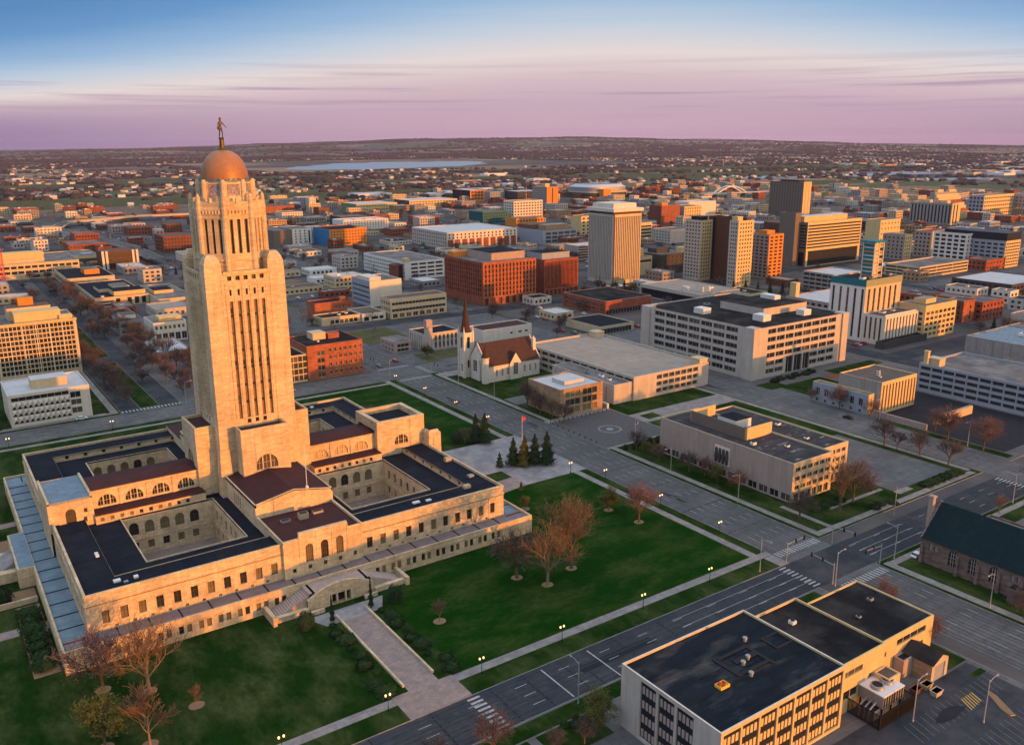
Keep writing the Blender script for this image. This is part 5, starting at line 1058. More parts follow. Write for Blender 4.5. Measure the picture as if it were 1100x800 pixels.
# ---------------------------------------------------------------- known buildings, each at its measured footprint
G = grid
def city():
    # --- blocks round the capitol
    w, d = 34.8, 61
    rib = lambda w, n, fl, h, z0=.9, zb=None: [(1.0+(w-2)/n*i+.35, z0+(h-z0-.8)/fl*j+1.2, 1.0+(w-2)/n*(i+1)-.35, z0+(h-z0-.8)/fl*(j+1)-.4) for i in range(n) for j in range(fl)]
    t = bld('offices', 'long concrete office with patchy roof and orange roof screens at the corner lawn', 145.4, -96.4, 166.2, -35.0, 13.4, 'concrete_cream', 'roof_patchy', rib(20.8, 6, 3, 13.4, 3.2)+[(1.5+3.1*i, .5, 3.8+3.1*i, 3.2) for i in range(6)], [(2+i*4.6, .5, 5.6+i*4.6, 2.9) for i in range(13)], near=True, style='bay', wallS='concrete_pink', units=[('roof_screen', 6.5, 26, .4, 26, 4.4, 'taupe_panel'), ('roof_screen', 7, 25.5, 13.2, .5, 4.4, 'yellow_panel'), ('roof_screen', 6.95, 52.2, 13, .4, 4.2, 'yellow_panel'), ('plant_room', 11, 34, 8, 9, 4.0, 'white_panel', 'roof_slate'), ('vent_unit', 10, 28, 4, 3.4, 2.2, 'metal_white'), ('vent_unit', 15, 29, 3, 3, 2, 'metal_grey'), ('vent_unit', 4, 20, 1.6, 1.6, 1.2, 'metal_white'), ('vent_unit', 12, 12, 1.4, 1.4, .8, 'metal_white')])  # yellow east and taupe south screens: sun and shade put into colour
    q = MB(); q.box(-.5, 26.5, 4.6, -.005, 33.5, 11.2, 'white_stone')
    for i in range(4): q.lathe([(.55, 5.2), (.75, 7.4), (.5, 10.5)], 8, 'concrete_dark', -.55, 27.5+i*1.65); q.box(-.8, 27.2+i*1.65, 7.6, -.48, 28.2+i*1.65, 8.1, 'white_stone')
    q.build('relief_panel', t)
    bld('offices', 'set back wing of the patchy roofed office beside the parking lot', 166.3, -92.6, 180, -40, 13.2, 'concrete_cream', 'roof_patchy', rib(13.7, 4, 3, 13.2, 3.2)+[(1.5+3.1*i, .5, 3.6+3.1*i, 3.2) for i in range(4)], [], near=True, style='bay', units=[('vent_unit', 4, 10, 1.4, 1.4, .8, 'metal_white'), ('vent_unit', 8, 26, 2, 1.4, .9, 'metal_white')])
    bld('office', 'small cream three storey office with white roof beside the spired church', 140, 20.5, 164, 44, 12.0, 'brick_tan', 'roof_white', [(3+i*9.6, 1.2+j*3.6, 11+i*9.6, 3.9+j*3.6) for i in range(2) for j in range(3)], [], near=True, style='bay', glass='glass_blind', units=[('penthouse', 7, 6, 11, 9, 1.8, 'roof_white'), ('vent_unit', 18, 16, 1.6, 1.6, 1, 'metal_white')])
    # parking deck with curved ramp roof, beside it
    def deck(name, label, x0, y0, x1, y1, h, fl, nE, nS, wall='concrete_pale', roof='roof_tan', eu=None, units=(), zb=.6):
        w, d = x1-x0, y1-y0; a = eu or (0.5, w-.5); fh = (h-zb)/fl
        E = [(a[0]+(a[1]-a[0])/nE*i+.3, zb+fh*j+.95, a[0]+(a[1]-a[0])/nE*(i+1)-.3, zb+fh*(j+1)-.28) for i in range(nE) for j in range(fl)] if nE else []
        S2 = [(.5+(d-1)/nS*i+.3, zb+fh*j+.95, .5+(d-1)/nS*(i+1)-.3, zb+fh*(j+1)-.28) for i in range(nS) for j in range(fl)] if nS else []
        return bld(name, label, x0, y0, x1, y1, h, wall, roof, E, S2, depth=1.1, style='none', glass='concrete_dark', par=1.0, units=units, cat='parking deck', near=math.hypot(x0-CAM.x, y0-CAM.y) < 560, wt=.5)  # dark backplates stand in for the shaded inside of the open bays
    t = deck('parking_deck', 'three level parking deck with wide tan roof behind the small cream office', 183, 21, 232, 106, 10.4, 3, 7, 13, eu=(14, 42), units=[('stair_tower', 43, .5, 5.5, 6, 3.0, 'concrete_cream'), ('stair_tower', 42, 77, 6, 6, 3, 'concrete_cream')])
    bld('deck_annex', 'blank concrete annex with grey roof in front of the tan roofed parking deck', 172, 22, 182.9, 68, 8.6, 'concrete_pale', 'roof_grey', [], [(2+i*3.8, 1, 3+i*3.8, 7.4) for i in range(11)], style='none', glass='concrete_grey', near=True, depth=.25, units=[('vent_unit', 4, 8, 1.5, 1.5, 1, 'metal_white'), ('vent_unit', 5, 14, 1.5, 3, 1.2, 'metal_white'), ('vent_unit', 4, 24, 1.5, 2, 1, 'metal_grey')])
    wl = MB(); wl.box(0, 0, 0, 1, 27, 2.2, 'white_stone')
    for i in range(8): wl.box(-.1, .6+i*3.3, .3, -.003, 2.8+i*3.3, 1.7, 'concrete_grey')
    tag(wl.build('boundary_wall', None, (165.5, 19, .14)), 'low white wall with grey panels behind the fountain plaza', 'wall')
    # state office building
    sE = [(9.6+6.9*i, 1.0+4.1*j+1.1, 15.7+6.9*i, 1.0+4.1*j+3.45) for i in range(8) for j in range(6) if not (2 <= i <= 4 and j < 2)]; sS = [(10+8.6*i, 1.0+4.1*j+1.1, 17.6+8.6*i, 1.0+4.1*j+3.45) for i in range(7) for j in range(6)]
    t = bld('government_office', 'huge pale concrete office with dark flat roof and white roof units', 254.4, 12.3, 328.4, 92.6, 25.6, 'concrete_pale', 'roof_black', sE+[(25, .3, 30.5, 9), (31.5, .3, 37.6, 9), (38.6, .3, 43.8, 9)], sS, near=True, style='bay', depth=.8, rev='concrete_grey', units=[('plant_room', 32, 22, 36, 30, 4, 'concrete_pale', 'roof_black'), ('plant_room', 10, 44, 6, 7, 3, 'white_panel'), ('plant_room', 20, 12, 6, 7, 3.2, 'white_panel'), ('plant_room', 50, 10, 6, 5, 3, 'white_panel'), ('plant_room', 58, 36, 5, 10, 6.2, 'white_panel'), ('vent_unit', 30, 60, 3, 3, 1.5, 'metal_grey')])
    for x, y, w_, d_ in ((-.9, -.06, 5, 6), (69, -.9, 5, 6), (-.9, 74, 5, 6.3)): q = MB(); q.box(x, y, 0, x+w_, y+d_, 26.5, 'concrete_pale'); q.build('corner_pier', t)
    # temple-like civic building
    bld('hall', 'pale stone hall with brown flat roof and tall sunlit pilasters beside a sunken lot', 255.4, -56.6, 282, -35.5, 14, 'yellow_panel', 'roof_brownish', [(1.2+2.35*i, 1, 2.3+2.35*i, 13) for i in range(11)], [], near=True, style='none', glass='brown_panel', depth=.5, wallS='concrete_grey', units=[('vent_unit', 10, 8, 1.2, 1.2, .8, 'metal_white'), ('vent_unit', 13, 10, 1.2, 1.2, .8, 'metal_white'), ('vent_unit', 16, 12, 1.2, 1.2, .8, 'metal_white'), ('vent_unit', 8, 6, 1, 1, .8, 'metal_white')])
    bld('front_wing', 'lower pale stone street wing with dark tall windows before the pilastered hall', 250.6, -54.0, 255.3, -25.5, 8.6, 'yellow_panel', 'roof_grey', [], [(2+i*4.4, 3.4, 3.9+i*4.4, 6.8) for i in range(6)]+[(2.2+i*4.4, .5, 3.4+i*4.4, 2) for i in range(6)], near=True, style='sash', wallS='blue_grey_panel')  # yellow end and blue grey side put sun and shade into the stone
    q = MB(); q.box(0, 0, 0, 28, 1.6, 3.4, 'concrete_cream'); q.box(0, .2, 3.4, 28, 1.4, 3.6, 'concrete_pink'); tag(q.build('retaining_wall', None, (262, -79, .15)), 'long tan wall dividing the two dark sunken lots', 'wall')
    q = MB(); q.box(0, 0, 0, .8, 26, 2.6, 'concrete_pink'); tag(q.build('retaining_wall', None, (251.6, -80.5, .15)), 'pinkish wall along the street in front of the dark lots', 'wall')
    deck('parking_deck', 'long four level parking deck with grey roof behind the dark lots', 305, -118, 343, -44, 12.6, 4, 0, 13, 'blue_grey_panel', 'roof_grey', units=[('stair_tower', 3, 66, 5, 6, 3.6, 'concrete_cream'), ('stair_tower', .6, 70.5, 1.6, 2, 7, 'yellow_panel')])
    t = bld('arena_hall', 'big blank walled hall with pale blue metal roof at the right edge', 393, -120, 440, -19, 10.5, 'concrete_grey', 'copper_blue', [], [(6+i*9, .5, 7.2+i*9, 9.6) for i in range(10)], near=True, style='none', glass='concrete_grey', depth=.2, units=[('vent_unit', 14, 70, 3, 4, 2, 'metal_white'), ('vent_unit', 22, 78, 4, 6, 2, 'metal_white')]+[('roof_rib', 2+5.6*i, 1, .5, 99, .25, 'roof_white') for i in range(8)])
    # west side of the capitol
    bld('brick_office', 'orange brick four storey office with tan penthouse left of the tower base', 74.5, 141.4, 104.5, 169, 17.2, 'brick_orange', 'roof_black', [(11.5+2.75*i, 2.3+3.7*j, 12.8+2.75*i, 4.1+3.7*j) for i in range(7) for j in range(1, 4)]+[(5.4, 1+3.7*j, 9, 3.4+3.7*j) for j in range(4)]+[(11.5+2.75*i, 2.0, 12.8+2.75*i, 3.4) for i in range(7)], [], near=True, units=[('penthouse', 9, 14, 7, 8, 3.4, 'concrete_cream'), ('penthouse', 17, 13, 6, 6, 2.6, 'brick_orange'), ('vent_unit', 9, 8, 1, 1, 1, 'metal_white')])
    bld('glass_office', 'narrow glass and tan framed office joined to the orange brick one', 62, 142, 74.3, 166, 13.4, 'concrete_cream', 'roof_black', [(.7+2.4*i, .8+3.2*j, 2.8+2.4*i, 3.6+3.2*j) for i in range(5) for j in range(4)], [], near=True, style='plain', glass='glass_warm')
    t = bld('bank_hall', 'low white office with faceted concrete shell front on the corner', -56.2, 143, -24.9, 172, 13.6, 'white_stone', 'roof_white', [(1.2, 11.2, 23, 12.9), (23.5, 2.5, 27.5, 5), (23.5, 6.2, 27.5, 8.6), (23.5, 9.4, 27.5, 12)], None, near=True, style='bay', units=[('plant_room', 10, 8, 14, 9, 4, 'concrete_cream', 'roof_white')])
    q = MB(); rng = random.Random(3)
    for j in range(3):
        for i in range(11):
            x = .9+i*2.03; z = 1.6+j*3.1; q.face([(x, -.02, z), (x+1.0, -.8, z+1.6), (x, -.02, z+3.0)], 'white_stone'); q.face([(x+1.0, -.8, z+1.6), (x+2.0, -.02, z), (x+2.0, -.02, z+3.0)], 'concrete_pale'); q.face([(x, -.02, z), (x+2, -.02, z), (x+1, -.8, z+1.6)], 'glass_dark'); q.face([(x, -.02, z+3), (x+1, -.8, z+1.6), (x+2, -.02, z+3)], 'white_stone')
    q.build('shell_front', t)
    t = bld('office_tower', 'ten storey tan office tower with thin white mullions at the left edge', -52.5, 228, -15.2, 258, 28.4, 'concrete_cream', 'roof_grey', [(1.1+1.84*i, 3.0+2.5*j, 2.6+1.84*i, 5.0+2.5*j) for i in range(19) for j in range(10)], None, near=True, style='plain', units=[('penthouse', 10, 4, 21, 10, 5, 'yellow_panel'), ('penthouse', 8, 14, 20, 12, 6.2, 'concrete_cream', 'roof_brownish'), ('penthouse', 14, 20, 7, 5, 10, 'orange_panel'), ('plant_room', 30, 2, 6, 4, 2.4, 'yellow_panel')])
    q = MB()
    for i in range(7): q.box(.2+i*6.05, -.35, 0, .5+i*6.05, -.004, 28.6, 'white_panel')
    q.box(-.3, -.6, 28.3, 37.6, -.005, 29.1, 'yellow_panel'); q.build('mullion', t)
    bld('low_office', 'two storey concrete office with dark ribbon windows below the trees', 19.6, 311, 34, 360, 8.6, 'concrete_grey', 'roof_brownish', [(1, 1.2, 12.6, 3), (1, 5, 12.6, 7)], None, near=False, units=[('plant_room', 4, 10, 8, 14, 2.2, 'white_panel', 'roof_brownish')])
    bld('white_hall', 'white four bay hall with tall ground windows left of the tower', 32.4, 277.5, 51.5, 303, 11.4, 'white_stone', 'roof_grey', [(1.2+3.7*i, .8, 4.0+3.7*i, 5.2) for i in range(5)]+[(1.0+2.6*i, 7.6, 2.4+2.6*i, 9.8) for i in range(7)], [(1.5+5*i, 2, 3.5+5*i, 8) for i in range(5)], near=True, units=[('penthouse', 5, 6, 13, 10, 2.4, 'yellow_panel')])
    bld('white_roof_shed', 'low white roofed building beside the brick one left of the tower', 22, 226, 40, 262, 5, 'concrete_pink', 'roof_white', [(2+4*i, 1, 4+4*i, 3) for i in range(4)], None)
    bld('brick_house', 'dark brick three storey block partly hidden by the tower', 36, 186, 60, 216, 9, 'brick_brown', 'roof_white', G(24, 9, 6, 3), G(30, 9, 7, 3), near=True)
    bld('civic_complex', 'sprawling modern low tan complex with stepped roofs left of the tower', 25, 423, 62, 511, 6.6, 'concrete_cream', 'roof_slate', [(1, .8, 12, 2.2), (14, .8, 17, 5.6), (22, .6, 25, 5.8), (27, .6, 30, 5.8), (32, .6, 35, 5.8), (1, 3.4, 12, 4.4)], [(1, 3.2, 86, 4.6)], units=[('plant_room', 14, 5, 22, 20, 3.4, 'yellow_panel', 'roof_slate'), ('plant_room', 8, 30, 10, 22, 2.4, 'concrete_cream', 'roof_slate'), ('plant_room', 20, 40, 12, 20, 2, 'concrete_cream', 'roof_grey'), ('vent_unit', 5, 4, 2, 2, 1.2, 'metal_white')])
    bld('civic_wing', 'eastern tan wing of the sprawling modern complex touching the tower', 62.5, 395, 88, 470, 6, 'concrete_cream', 'roof_grey', [(2+6*i, 1, 7+6*i, 4.4) for i in range(4)], None, units=[('plant_room', 4, 30, 14, 20, 2.4, 'yellow_panel', 'roof_slate')])
    bld('dark_roof_office', 'low tan office with wide dark roof and orange penthouse far left', 22.8, 533, 59.5, 604, 7.5, 'concrete_cream', 'roof_slate', [(1, 1, 18, 4.6), (22, 1.5, 34, 4.4)], [(2+10*i, 1, 10+10*i, 5) for i in range(6)], units=[('plant_room', 17, 22, 12, 20, 4.2, 'orange_panel', 'roof_grey')])
    t = bld('news_building', 'long tan three storey building with roof sign block at far left', -60, 612, 45, 690, 13.5, 'concrete_cream', 'roof_grey', G(105, 13.5, 19, 2, .8, .5, zb=4)+[(66+i*9, 1, 72+i*9, 3.6) for i in range(4)], None, units=[('plant_room', 0, 8, 72, 40, 3.4, 'concrete_cream', 'roof_grey'), ('plant_room', 40, 10, 38, 14, 9, 'yellow_panel')])
    bld('strip_office', 'tan low building with one ribbon of windows behind the dark roofed office', 52, 695, 76, 753, 7.2, 'yellow_panel', 'roof_grey', [(1.5, 2, 22, 5)], None, units=[('plant_room', 10, 8, 10, 12, 1.6, 'blue_grey_panel')])
    t = bld('glass_front_office', 'brown glass fronted office between white piers left of the tower', 68, 634, 101, 662, 16.4, 'brown_panel', 'roof_brownish', G(33, 16, 10, 3, .84, .8, 4, 1, 1), None, glass='glass_warm')
    for x in (0, 3.4, 27, 30.6): q = MB(); q.box(x, -.8, 0, x+2.0, .6, 17.4, 'white_stone'); q.build('pier', t)
    bld('brick_warehouse', 'red brick warehouse with white dots of windows at far left', 62, 790, 100, 830, 9.5, 'brick_red', 'roof_grey', G(38, 9.5, 10, 2), None); bld('brick_warehouse', 'taller red brick block behind the far left warehouse', 78, 850, 104, 880, 15, 'brick_red', 'roof_grey', G(26, 15, 8, 3), None)
    bld('brick_lofts', 'brown brick lofts left of the lantern of the tower', 148, 735, 190, 775, 17.5, 'brick_brown', 'roof_brownish', G(42, 17, 12, 4, .55, .55), G(40, 17, 9, 4)); bld('brick_lofts', 'higher end of the brown brick lofts beside the tower lantern', 190.3, 735, 214, 770, 23, 'brick_brown', 'roof_grey', G(24, 23, 7, 6, .5, .5), None); bld('brick_store', 'plain red brick store far behind the tower lantern', 258, 985, 300, 1030, 16, 'brick_red', 'roof_grey', G(42, 16, 9, 3, .4, .4), None)
    # --- middle distance
    bld('brick_store', 'orange brick two storey block right of the tower', 139.9, 292, 168, 306, 9.6, 'brick_orange', 'roof_black', G(14, 9, 5, 2)and [(15+2.4*i, 1.2+4.2*j, 16.2+2.4*i, 3.2+4.2*j) for i in range(5) for j in range(2)], [], near=True, units=[('stair_tower', 20, 3, 4, 4, 2.4, 'brick_orange')])
    bld('shop_row', 'low tan shop row with dark roof in front of the orange brick block', 133, 264, 160.4, 279, 4.8, 'concrete_cream', 'roof_black', [(6+3.3*i, .6, 8.6+3.3*i, 3.2) for i in range(6)], [], near=True, style='plain', units=[('vent_unit', 14, 6, 2, 1.4, .9, 'metal_white'), ('vent_unit', 20, 8, 2, 1.4, .9, 'metal_white')])
    bld('corner_shop', 'low white shop with dark garage doors beside the tan shop row', 160.8, 262, 178, 286, 4.8, 'white_stone', 'roof_brownish', [(1.2, .2, 4.8, 3.2), (6.5, .8, 11.5, 3), (12.5, .8, 15.5, 3)], [], near=True, style='plain')
    bld('low_white_shed', 'long low white building in the car parks right of the tower', 198.4, 437.5, 226, 453, 3.6, 'white_panel', 'roof_white', [(3+4*i, .6, 5.4+4*i, 2.4) for i in range(6)], []); bld('low_white_shed', 'white pitched shed behind the long low white building', 212, 480, 238, 500, 4.6, 'white_panel', 'roof_white', [(3+4*i, 1.2, 5.4+4*i, 3.4) for i in range(5)], [(1+3*i, 1.5, 3+3*i, 3.4) for i in range(6)])
    bld('white_office', 'white windowless sided office with blue ribbon windows on its end', 188.9, 308, 214.6, 339, 18.2, 'white_stone', 'roof_grey', [], [(1.5, 2.4+3.6*j, 30, 3.8+3.6*j) for j in range(4)], near=True, style='bay', wallS='blue_grey_panel', units=[('penthouse', 1.5, 3, 9, 20, 2.6, 'white_stone')])
    bld('banded_office', 'tan three storey office with long dark bands facing the avenue', 180.4, 259, 224, 274, 13.2, 'concrete_cream', 'roof_brownish', [(1, 4.8, 42.6, 6.6), (1, 9.2, 42.6, 11)]+[(1.5+5.2*i, .6, 5.0+5.2*i, 3.4) for i in range(8)], [(1+3.5*i, 1+4*j, 3+3.5*i, 3.4+4*j) for i in range(4) for j in range(3)], near=True, style='bay', glass='glass_warm')
    bld('federal_building', 'red brick federal block with dark vertical bays and grey stepped penthouse', 257, 262.7, 304.5, 317.5, 31.0, 'brick_orange', 'roof_grey', [(1.6+3.08*i, 6.5+3.4*j, 3.2+3.08*i, 9.2+3.4*j) for i in range(15) for j in range(7)]+[(1.4+6.1*i, .2, 4.6+6.1*i, 5.2) for i in range(7)], [(1.6+3.08*i, 6.5+3.4*j, 3.2+3.08*i, 9.2+3.4*j) for i in range(17) for j in range(7)], near=False, depth=1.0, glass='brown_panel', wallS='brick_red', units=[('plant_room', 14, 10, 30, 34, 5.5, 'concrete_pink', 'roof_slate'), ('plant_room', 2, 44, 16, 8, 4, 'orange_panel')])
    bld('federal_wing', 'second red brick block with finer bays and slate penthouse', 317.8, 270, 351, 300, 27.4, 'brick_red', 'roof_grey', [(1+1.32*i, 5.6+.01, 1.7+1.32*i, 26) for i in range(24)]+[(1.5+4*i, .2, 4.0+4*i, 4.4) for i in range(8)], None, depth=.8, glass='brown_panel', units=[('plant_room', 2, 6, 27, 20, 5, 'blue_grey_panel', 'roof_slate')])
    bld('brick_low_hall', 'low red brick hall with broad dark roof before the fluted tower', 306.4, 184.6, 349, 232, 9.0, 'brick_red', 'roof_black', [(1, .4, 41, 3.4)], [(3+4.4*i, 5.4, 5.6+4.4*i, 7.0) for i in range(10)]+[(3+4.4*i, 2.6, 5.6+4.4*i, 4.0) for i in range(10)], near=True, style='bay', cap='white_stone')
    bld('cream_house', 'small cream arched building beside the low red brick hall', 322, 150, 342, 163, 8, 'white_stone', 'roof_slate', [], [(1+3*i, 1, 2.4+3*i, 5, 'arch') for i in range(4)], near=True)
    bld('canopy', 'flat dark roofed drive-in bank behind the tan roofed parking deck', 262, 138, 290, 172, 4.6, 'concrete_cream', 'roof_slate', [(1, .2, 26, 3.4)], [], near=True, style='bay')
    bld('long_hall', 'long white low hall with brown roof behind the spired church', 190, 160, 226, 176, 7.6, 'white_stone', 'copper_brown', [(20, 3.6, 22, 4.8), (26, 3.6, 28.6, 4.8), (31, 3.6, 33, 4.8)], [], near=True, style='plain')
    bld('beige_block', 'small beige two storey block beside the ribbed church', 136.4, 168.8, 147.5, 186, 5.9, 'concrete_pink', 'roof_grey', [(2, .8, 9.4, 2.4), (2, 3.4, 9.4, 5)], [(2+4*i, 1+2.6*j, 4+4*i, 2.4+2.6*j) for i in range(4) for j in range(2)], near=True, style='bay')
    # fluted tower
    t = bld('bank_tower', 'tall fluted concrete bank tower with white flat cap', 396.5, 281, 427, 313, 57, 'concrete_cream', 'roof_grey', [(.7+1.97*i, 3, 1.75+1.97*i, 55.5) for i in range(15)], [(.9+1.97*i, 3, 1.95+1.97*i, 55.5) for i in range(15)], depth=1.1, glass='spandrel', wallS='concrete_pale')
    q = MB(); q.box(.6, .6, 57.6, 30, 31.4, 59.6, 'brown_panel'); q.box(-1.2, -1.2, 59.6, 31.8, 33.2, 62.2, 'white_stone'); q.box(3, 4, 62.2, 28, 30, 66, 'white_stone'); q.build('cap', t)
    q = MB(); q.box(.1, -.25, 0, 1.0, -.01, 57.6, 'brown_panel'); q.build('corner_strip', t)
    # twin slab apartment tower
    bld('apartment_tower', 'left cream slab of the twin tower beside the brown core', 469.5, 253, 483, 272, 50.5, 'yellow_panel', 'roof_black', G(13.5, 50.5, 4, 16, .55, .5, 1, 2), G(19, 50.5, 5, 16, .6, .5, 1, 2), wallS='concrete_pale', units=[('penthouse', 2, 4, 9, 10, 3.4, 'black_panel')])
    bld('apartment_core', 'dark brown windowless core between the two cream slabs', 483.3, 221, 493, 258, 53.5, 'brown_panel', 'roof_black', None, [(5, 1, 8, 53), (26, 1, 28, 53)], glass='black_panel', units=[('penthouse', 1, 3, 7, 9, 3, 'black_panel')])
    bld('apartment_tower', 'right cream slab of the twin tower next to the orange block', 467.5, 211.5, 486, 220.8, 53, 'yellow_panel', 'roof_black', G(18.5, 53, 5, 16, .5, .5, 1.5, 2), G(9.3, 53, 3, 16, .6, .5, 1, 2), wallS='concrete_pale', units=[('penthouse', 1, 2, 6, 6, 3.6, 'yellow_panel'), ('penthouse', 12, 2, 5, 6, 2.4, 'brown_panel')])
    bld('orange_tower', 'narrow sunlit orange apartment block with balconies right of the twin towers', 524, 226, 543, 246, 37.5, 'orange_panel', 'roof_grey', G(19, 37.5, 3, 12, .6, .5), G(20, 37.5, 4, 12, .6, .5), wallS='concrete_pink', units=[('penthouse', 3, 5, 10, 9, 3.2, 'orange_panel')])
    bld('bank_pavilion', 'low wide brown roofed bank pavilion in front of the twin towers', 380, 168, 423, 230, 8.6, 'concrete_pale', 'roof_tan', [(1, 1.6, 41, 3.4), (1, 4.6, 41, 6.4)], [(1, .3, 60, 6.6)], glass='black_panel', depth=1.4, units=[('plant_room', 12, 8, 8, 7, 4, 'white_stone', 'roof_tan'), ('plant_room', 6, 18, 4, 6, 3, 'white_stone'), ('vent_unit', 26, 14, 4, 4, 1.6, 'metal_white')])  # black south back stands in for the shaded underside of the roof
    bld('dark_grid_office', 'dark grey grid fronted office behind the fluted tower', 470, 300, 510, 345, 17, 'concrete_dark', 'roof_grey', G(40, 17, 8, 4, .8, .55), G(45, 17, 9, 4, .8, .5), units=[('plant_room', 8, 14, 16, 12, 4, 'concrete_dark'), ('plant_room', 28, 4, 7, 6, 5, 'yellow_panel')])
    bld('round_front_block', 'peach coloured block with a round emblem right of the fluted tower', 447, 307, 466, 340, 16, 'concrete_cream', 'roof_brownish', [(1, 11.5, 18, 13.4)], None, units=[('plant_room', 2, 6, 12, 12, 7, 'yellow_panel')])
    # green capped hotel block and its roof tower
    t = bld('hotel_tower', 'pale tower with muted teal roof band, brown window strips and sunlit right face', 376, 34, 412, 58, 35.6, 'concrete_cream', 'roof_black', [(2.6+5.3*i, 3, 4.6+5.3*i, 31.0) for i in range(6)], [(1.6+4.9*i, 2, 3.2+4.9*i, 31.0) for i in range(5)], par=.8, depth=.5, near=True, style='strip', glass='glass_warm', frame='brown_panel', wallS='white_panel', units=[('vent_unit', 4, 5, 3, 3, 1.6, 'metal_white'), ('vent_unit', 26, 14, 3, 3, 1.6, 'metal_white'), ('vent_unit', 10, 3, 2.4, 2.4, 1.4, 'metal_tan'), ('vent_unit', 29, 4, 3, 4, 1.8, 'metal_grey')])
    q = MB(); q.box(-.25, -.25, 32.6, 36.25, -.002, 36.5, 'olive_panel'); q.box(-.25, -.001, 32.6, -.003, 24.1, 36.5, 'teal_panel'); q.build('roof_band', t)  # east side olive: sunlit tone of the teal band put into colour
    t2 = MB(); X0, Y0, X1, Y1, Z0, nz = 12.5, 5, 21.5, 12.5, 35.6, 9; hz = 2.35
    for i in range(nz):
        z = Z0+i*hz; t2.box(X0, Y0, z, X1, Y1, z+hz*.62, 'teal_panel'); t2.box(X0+.15, Y0+.15, z+hz*.62, X1-.15, Y1-.15, z+hz, 'white_stone' if i % 3 else 'orange_panel')
        t2.box(X0+5.0, Y0-.12, z+.2, X0+8.4, Y0-.004, z+hz*.75, 'glass_dark' if i % 2 else 'olive_panel'); t2.box(X0+.8, Y0-.1, z+.2, X0+4.4, Y0-.004, z+hz*.8, 'concrete_cream')
    for x in (X0-.3, X1-.4, X0+4.2):
        for y in (Y0-.3, Y1-.4): t2.box(x, y, Z0, x+.6, y+.6, Z0+nz*hz+.2, 'white_stone')
    t2.taper(X0-1.2, Y0-1.2, Z0+nz*hz+.2, X1+1.2, Y1+1.2, Z0+nz*hz+1.2, .5, .5, 'teal_panel'); t2.build('roof_tower', t)
    bld('hotel_podium', 'lower brown striped wing with brown roof at the foot of the teal banded tower', 376, 19.5, 410, 33.9, 16.6, 'white_stone', 'roof_brownish', [(1.4+3.25*i, 2.6, 2.8+3.25*i, 15.6) for i in range(10)], [(1.3+3.1*i, 2.6, 2.6+3.1*i, 15.6) for i in range(4)], near=True, style='strip', glass='glass_warm', frame='brown_panel', depth=.5, units=[('roof_rail', 1, 1, 32, .3, 1.2, 'metal_white'), ('vent_unit', 8, 7, 3, 3, 1.4, 'metal_white'), ('vent_unit', 20, 8, 2, 2, 1.2, 'metal_white')])
    bld('canopy', 'flat dark canopy slab round the foot of the striped hotel wing', 368, 14, 412, 19.3, 3.4, 'concrete_dark', 'roof_black', [], [], near=True)
    bld('yellow_office', 'sunlit yellow five storey office with white fins and a roof box', 410.2, 15.7, 444, 33, 19.8, 'yellow_panel', 'roof_grey', G(33.8, 17.4, 7, 5, .72, .6, .8, .8, .4), G(17, 17.4, 4, 5, .6, .6), near=True, style='plain', glass='glass_warm', units=[('plant_room', 8, 5, 11, 8, 3, 'yellow_panel', 'roof_tan')])
    bld('brick_flat', 'bright orange brick end wall among the low shops right of the yellow office', 476, 28, 490, 40, 13.8, 'brick_orange', 'roof_grey', [(8, 2+3.4*j, 10, 4+3.4*j) for j in range(3)], [(1+2.5*i, 2+3.4*j, 2.2+2.5*i, 4+3.4*j) for i in range(4) for j in range(3)], near=False, wallS='brick_brown'); bld('brick_flat', 'dark red brick flats behind the bright orange end wall', 492, 24, 520, 40, 12, 'brick_red', 'roof_grey', G(28, 12, 6, 3, .4, .5), G(16, 12, 4, 3))
    bld('white_shop', 'low white flat building right of the dark red flats', 497, -24, 535, 8, 7, 'concrete_pale', 'roof_grey', G(38, 7, 7, 1, .4, .4), None); bld('chimney_stack_house', 'low block carrying a tall red brick chimney near the blue roofed hall', 452, -32, 490, -8, 6, 'concrete_grey', 'roof_grey', None, None, units=[('chimney', 8, 4, 4, 4, 9, 'brick_red')])
    bld('pale_deck_offices', 'low dark fronted block with white roofs right of the light parking deck', 600, 58, 660, 105, 9, 'concrete_dark', 'roof_white', G(60, 9, 10, 2, .7, .6), G(47, 9, 10, 2, .6, .6)); bld('pale_deck_offices', 'long blue grey low block with white roof near the right edge', 640, -6, 700, 56, 8, 'blue_grey_panel', 'roof_white', G(60, 8, 10, 2, .6, .5), G(62, 8, 12, 2, .6, .5))
    deck('parking_deck', 'light three level parking deck right of the small glass tower', 630, 150, 708, 183, 9, 3, 3, 3, 'concrete_cream', 'roof_grey'); bld('brick_store', 'low red brick building beside the light parking deck', 720, 140, 754, 158, 9.4, 'brick_red', 'roof_grey', G(34, 9, 6, 2, .3, .35), G(18, 9, 4, 2))
    t = bld('lit_office', 'wide sunlit tan office slab raised on dark columns with penthouse', 612.4, 253.9, 696, 275, 41, 'yellow_panel', 'roof_grey', [(1, 17+2.9*j, 82.6, 18.5+2.9*j) for j in range(8)]+[(3, .5, 80.6, 14.6)], [(1, 17+2.9*j, 20, 18.5+2.9*j) for j in range(8)]+[(2, .5, 19, 13.4)], depth=1.2, glass='black_panel', wallS='taupe_panel', units=[('plant_room', 2, 6, 66, 13, 5.4, 'yellow_panel', 'roof_white')])  # black back stands in for the shaded void under the slab
    bld('lit_office_core', 'tall grey brown stair slab at the left end of the raised tan office', 604, 262, 612, 280, 49.5, 'taupe_panel', 'roof_grey', None, None)
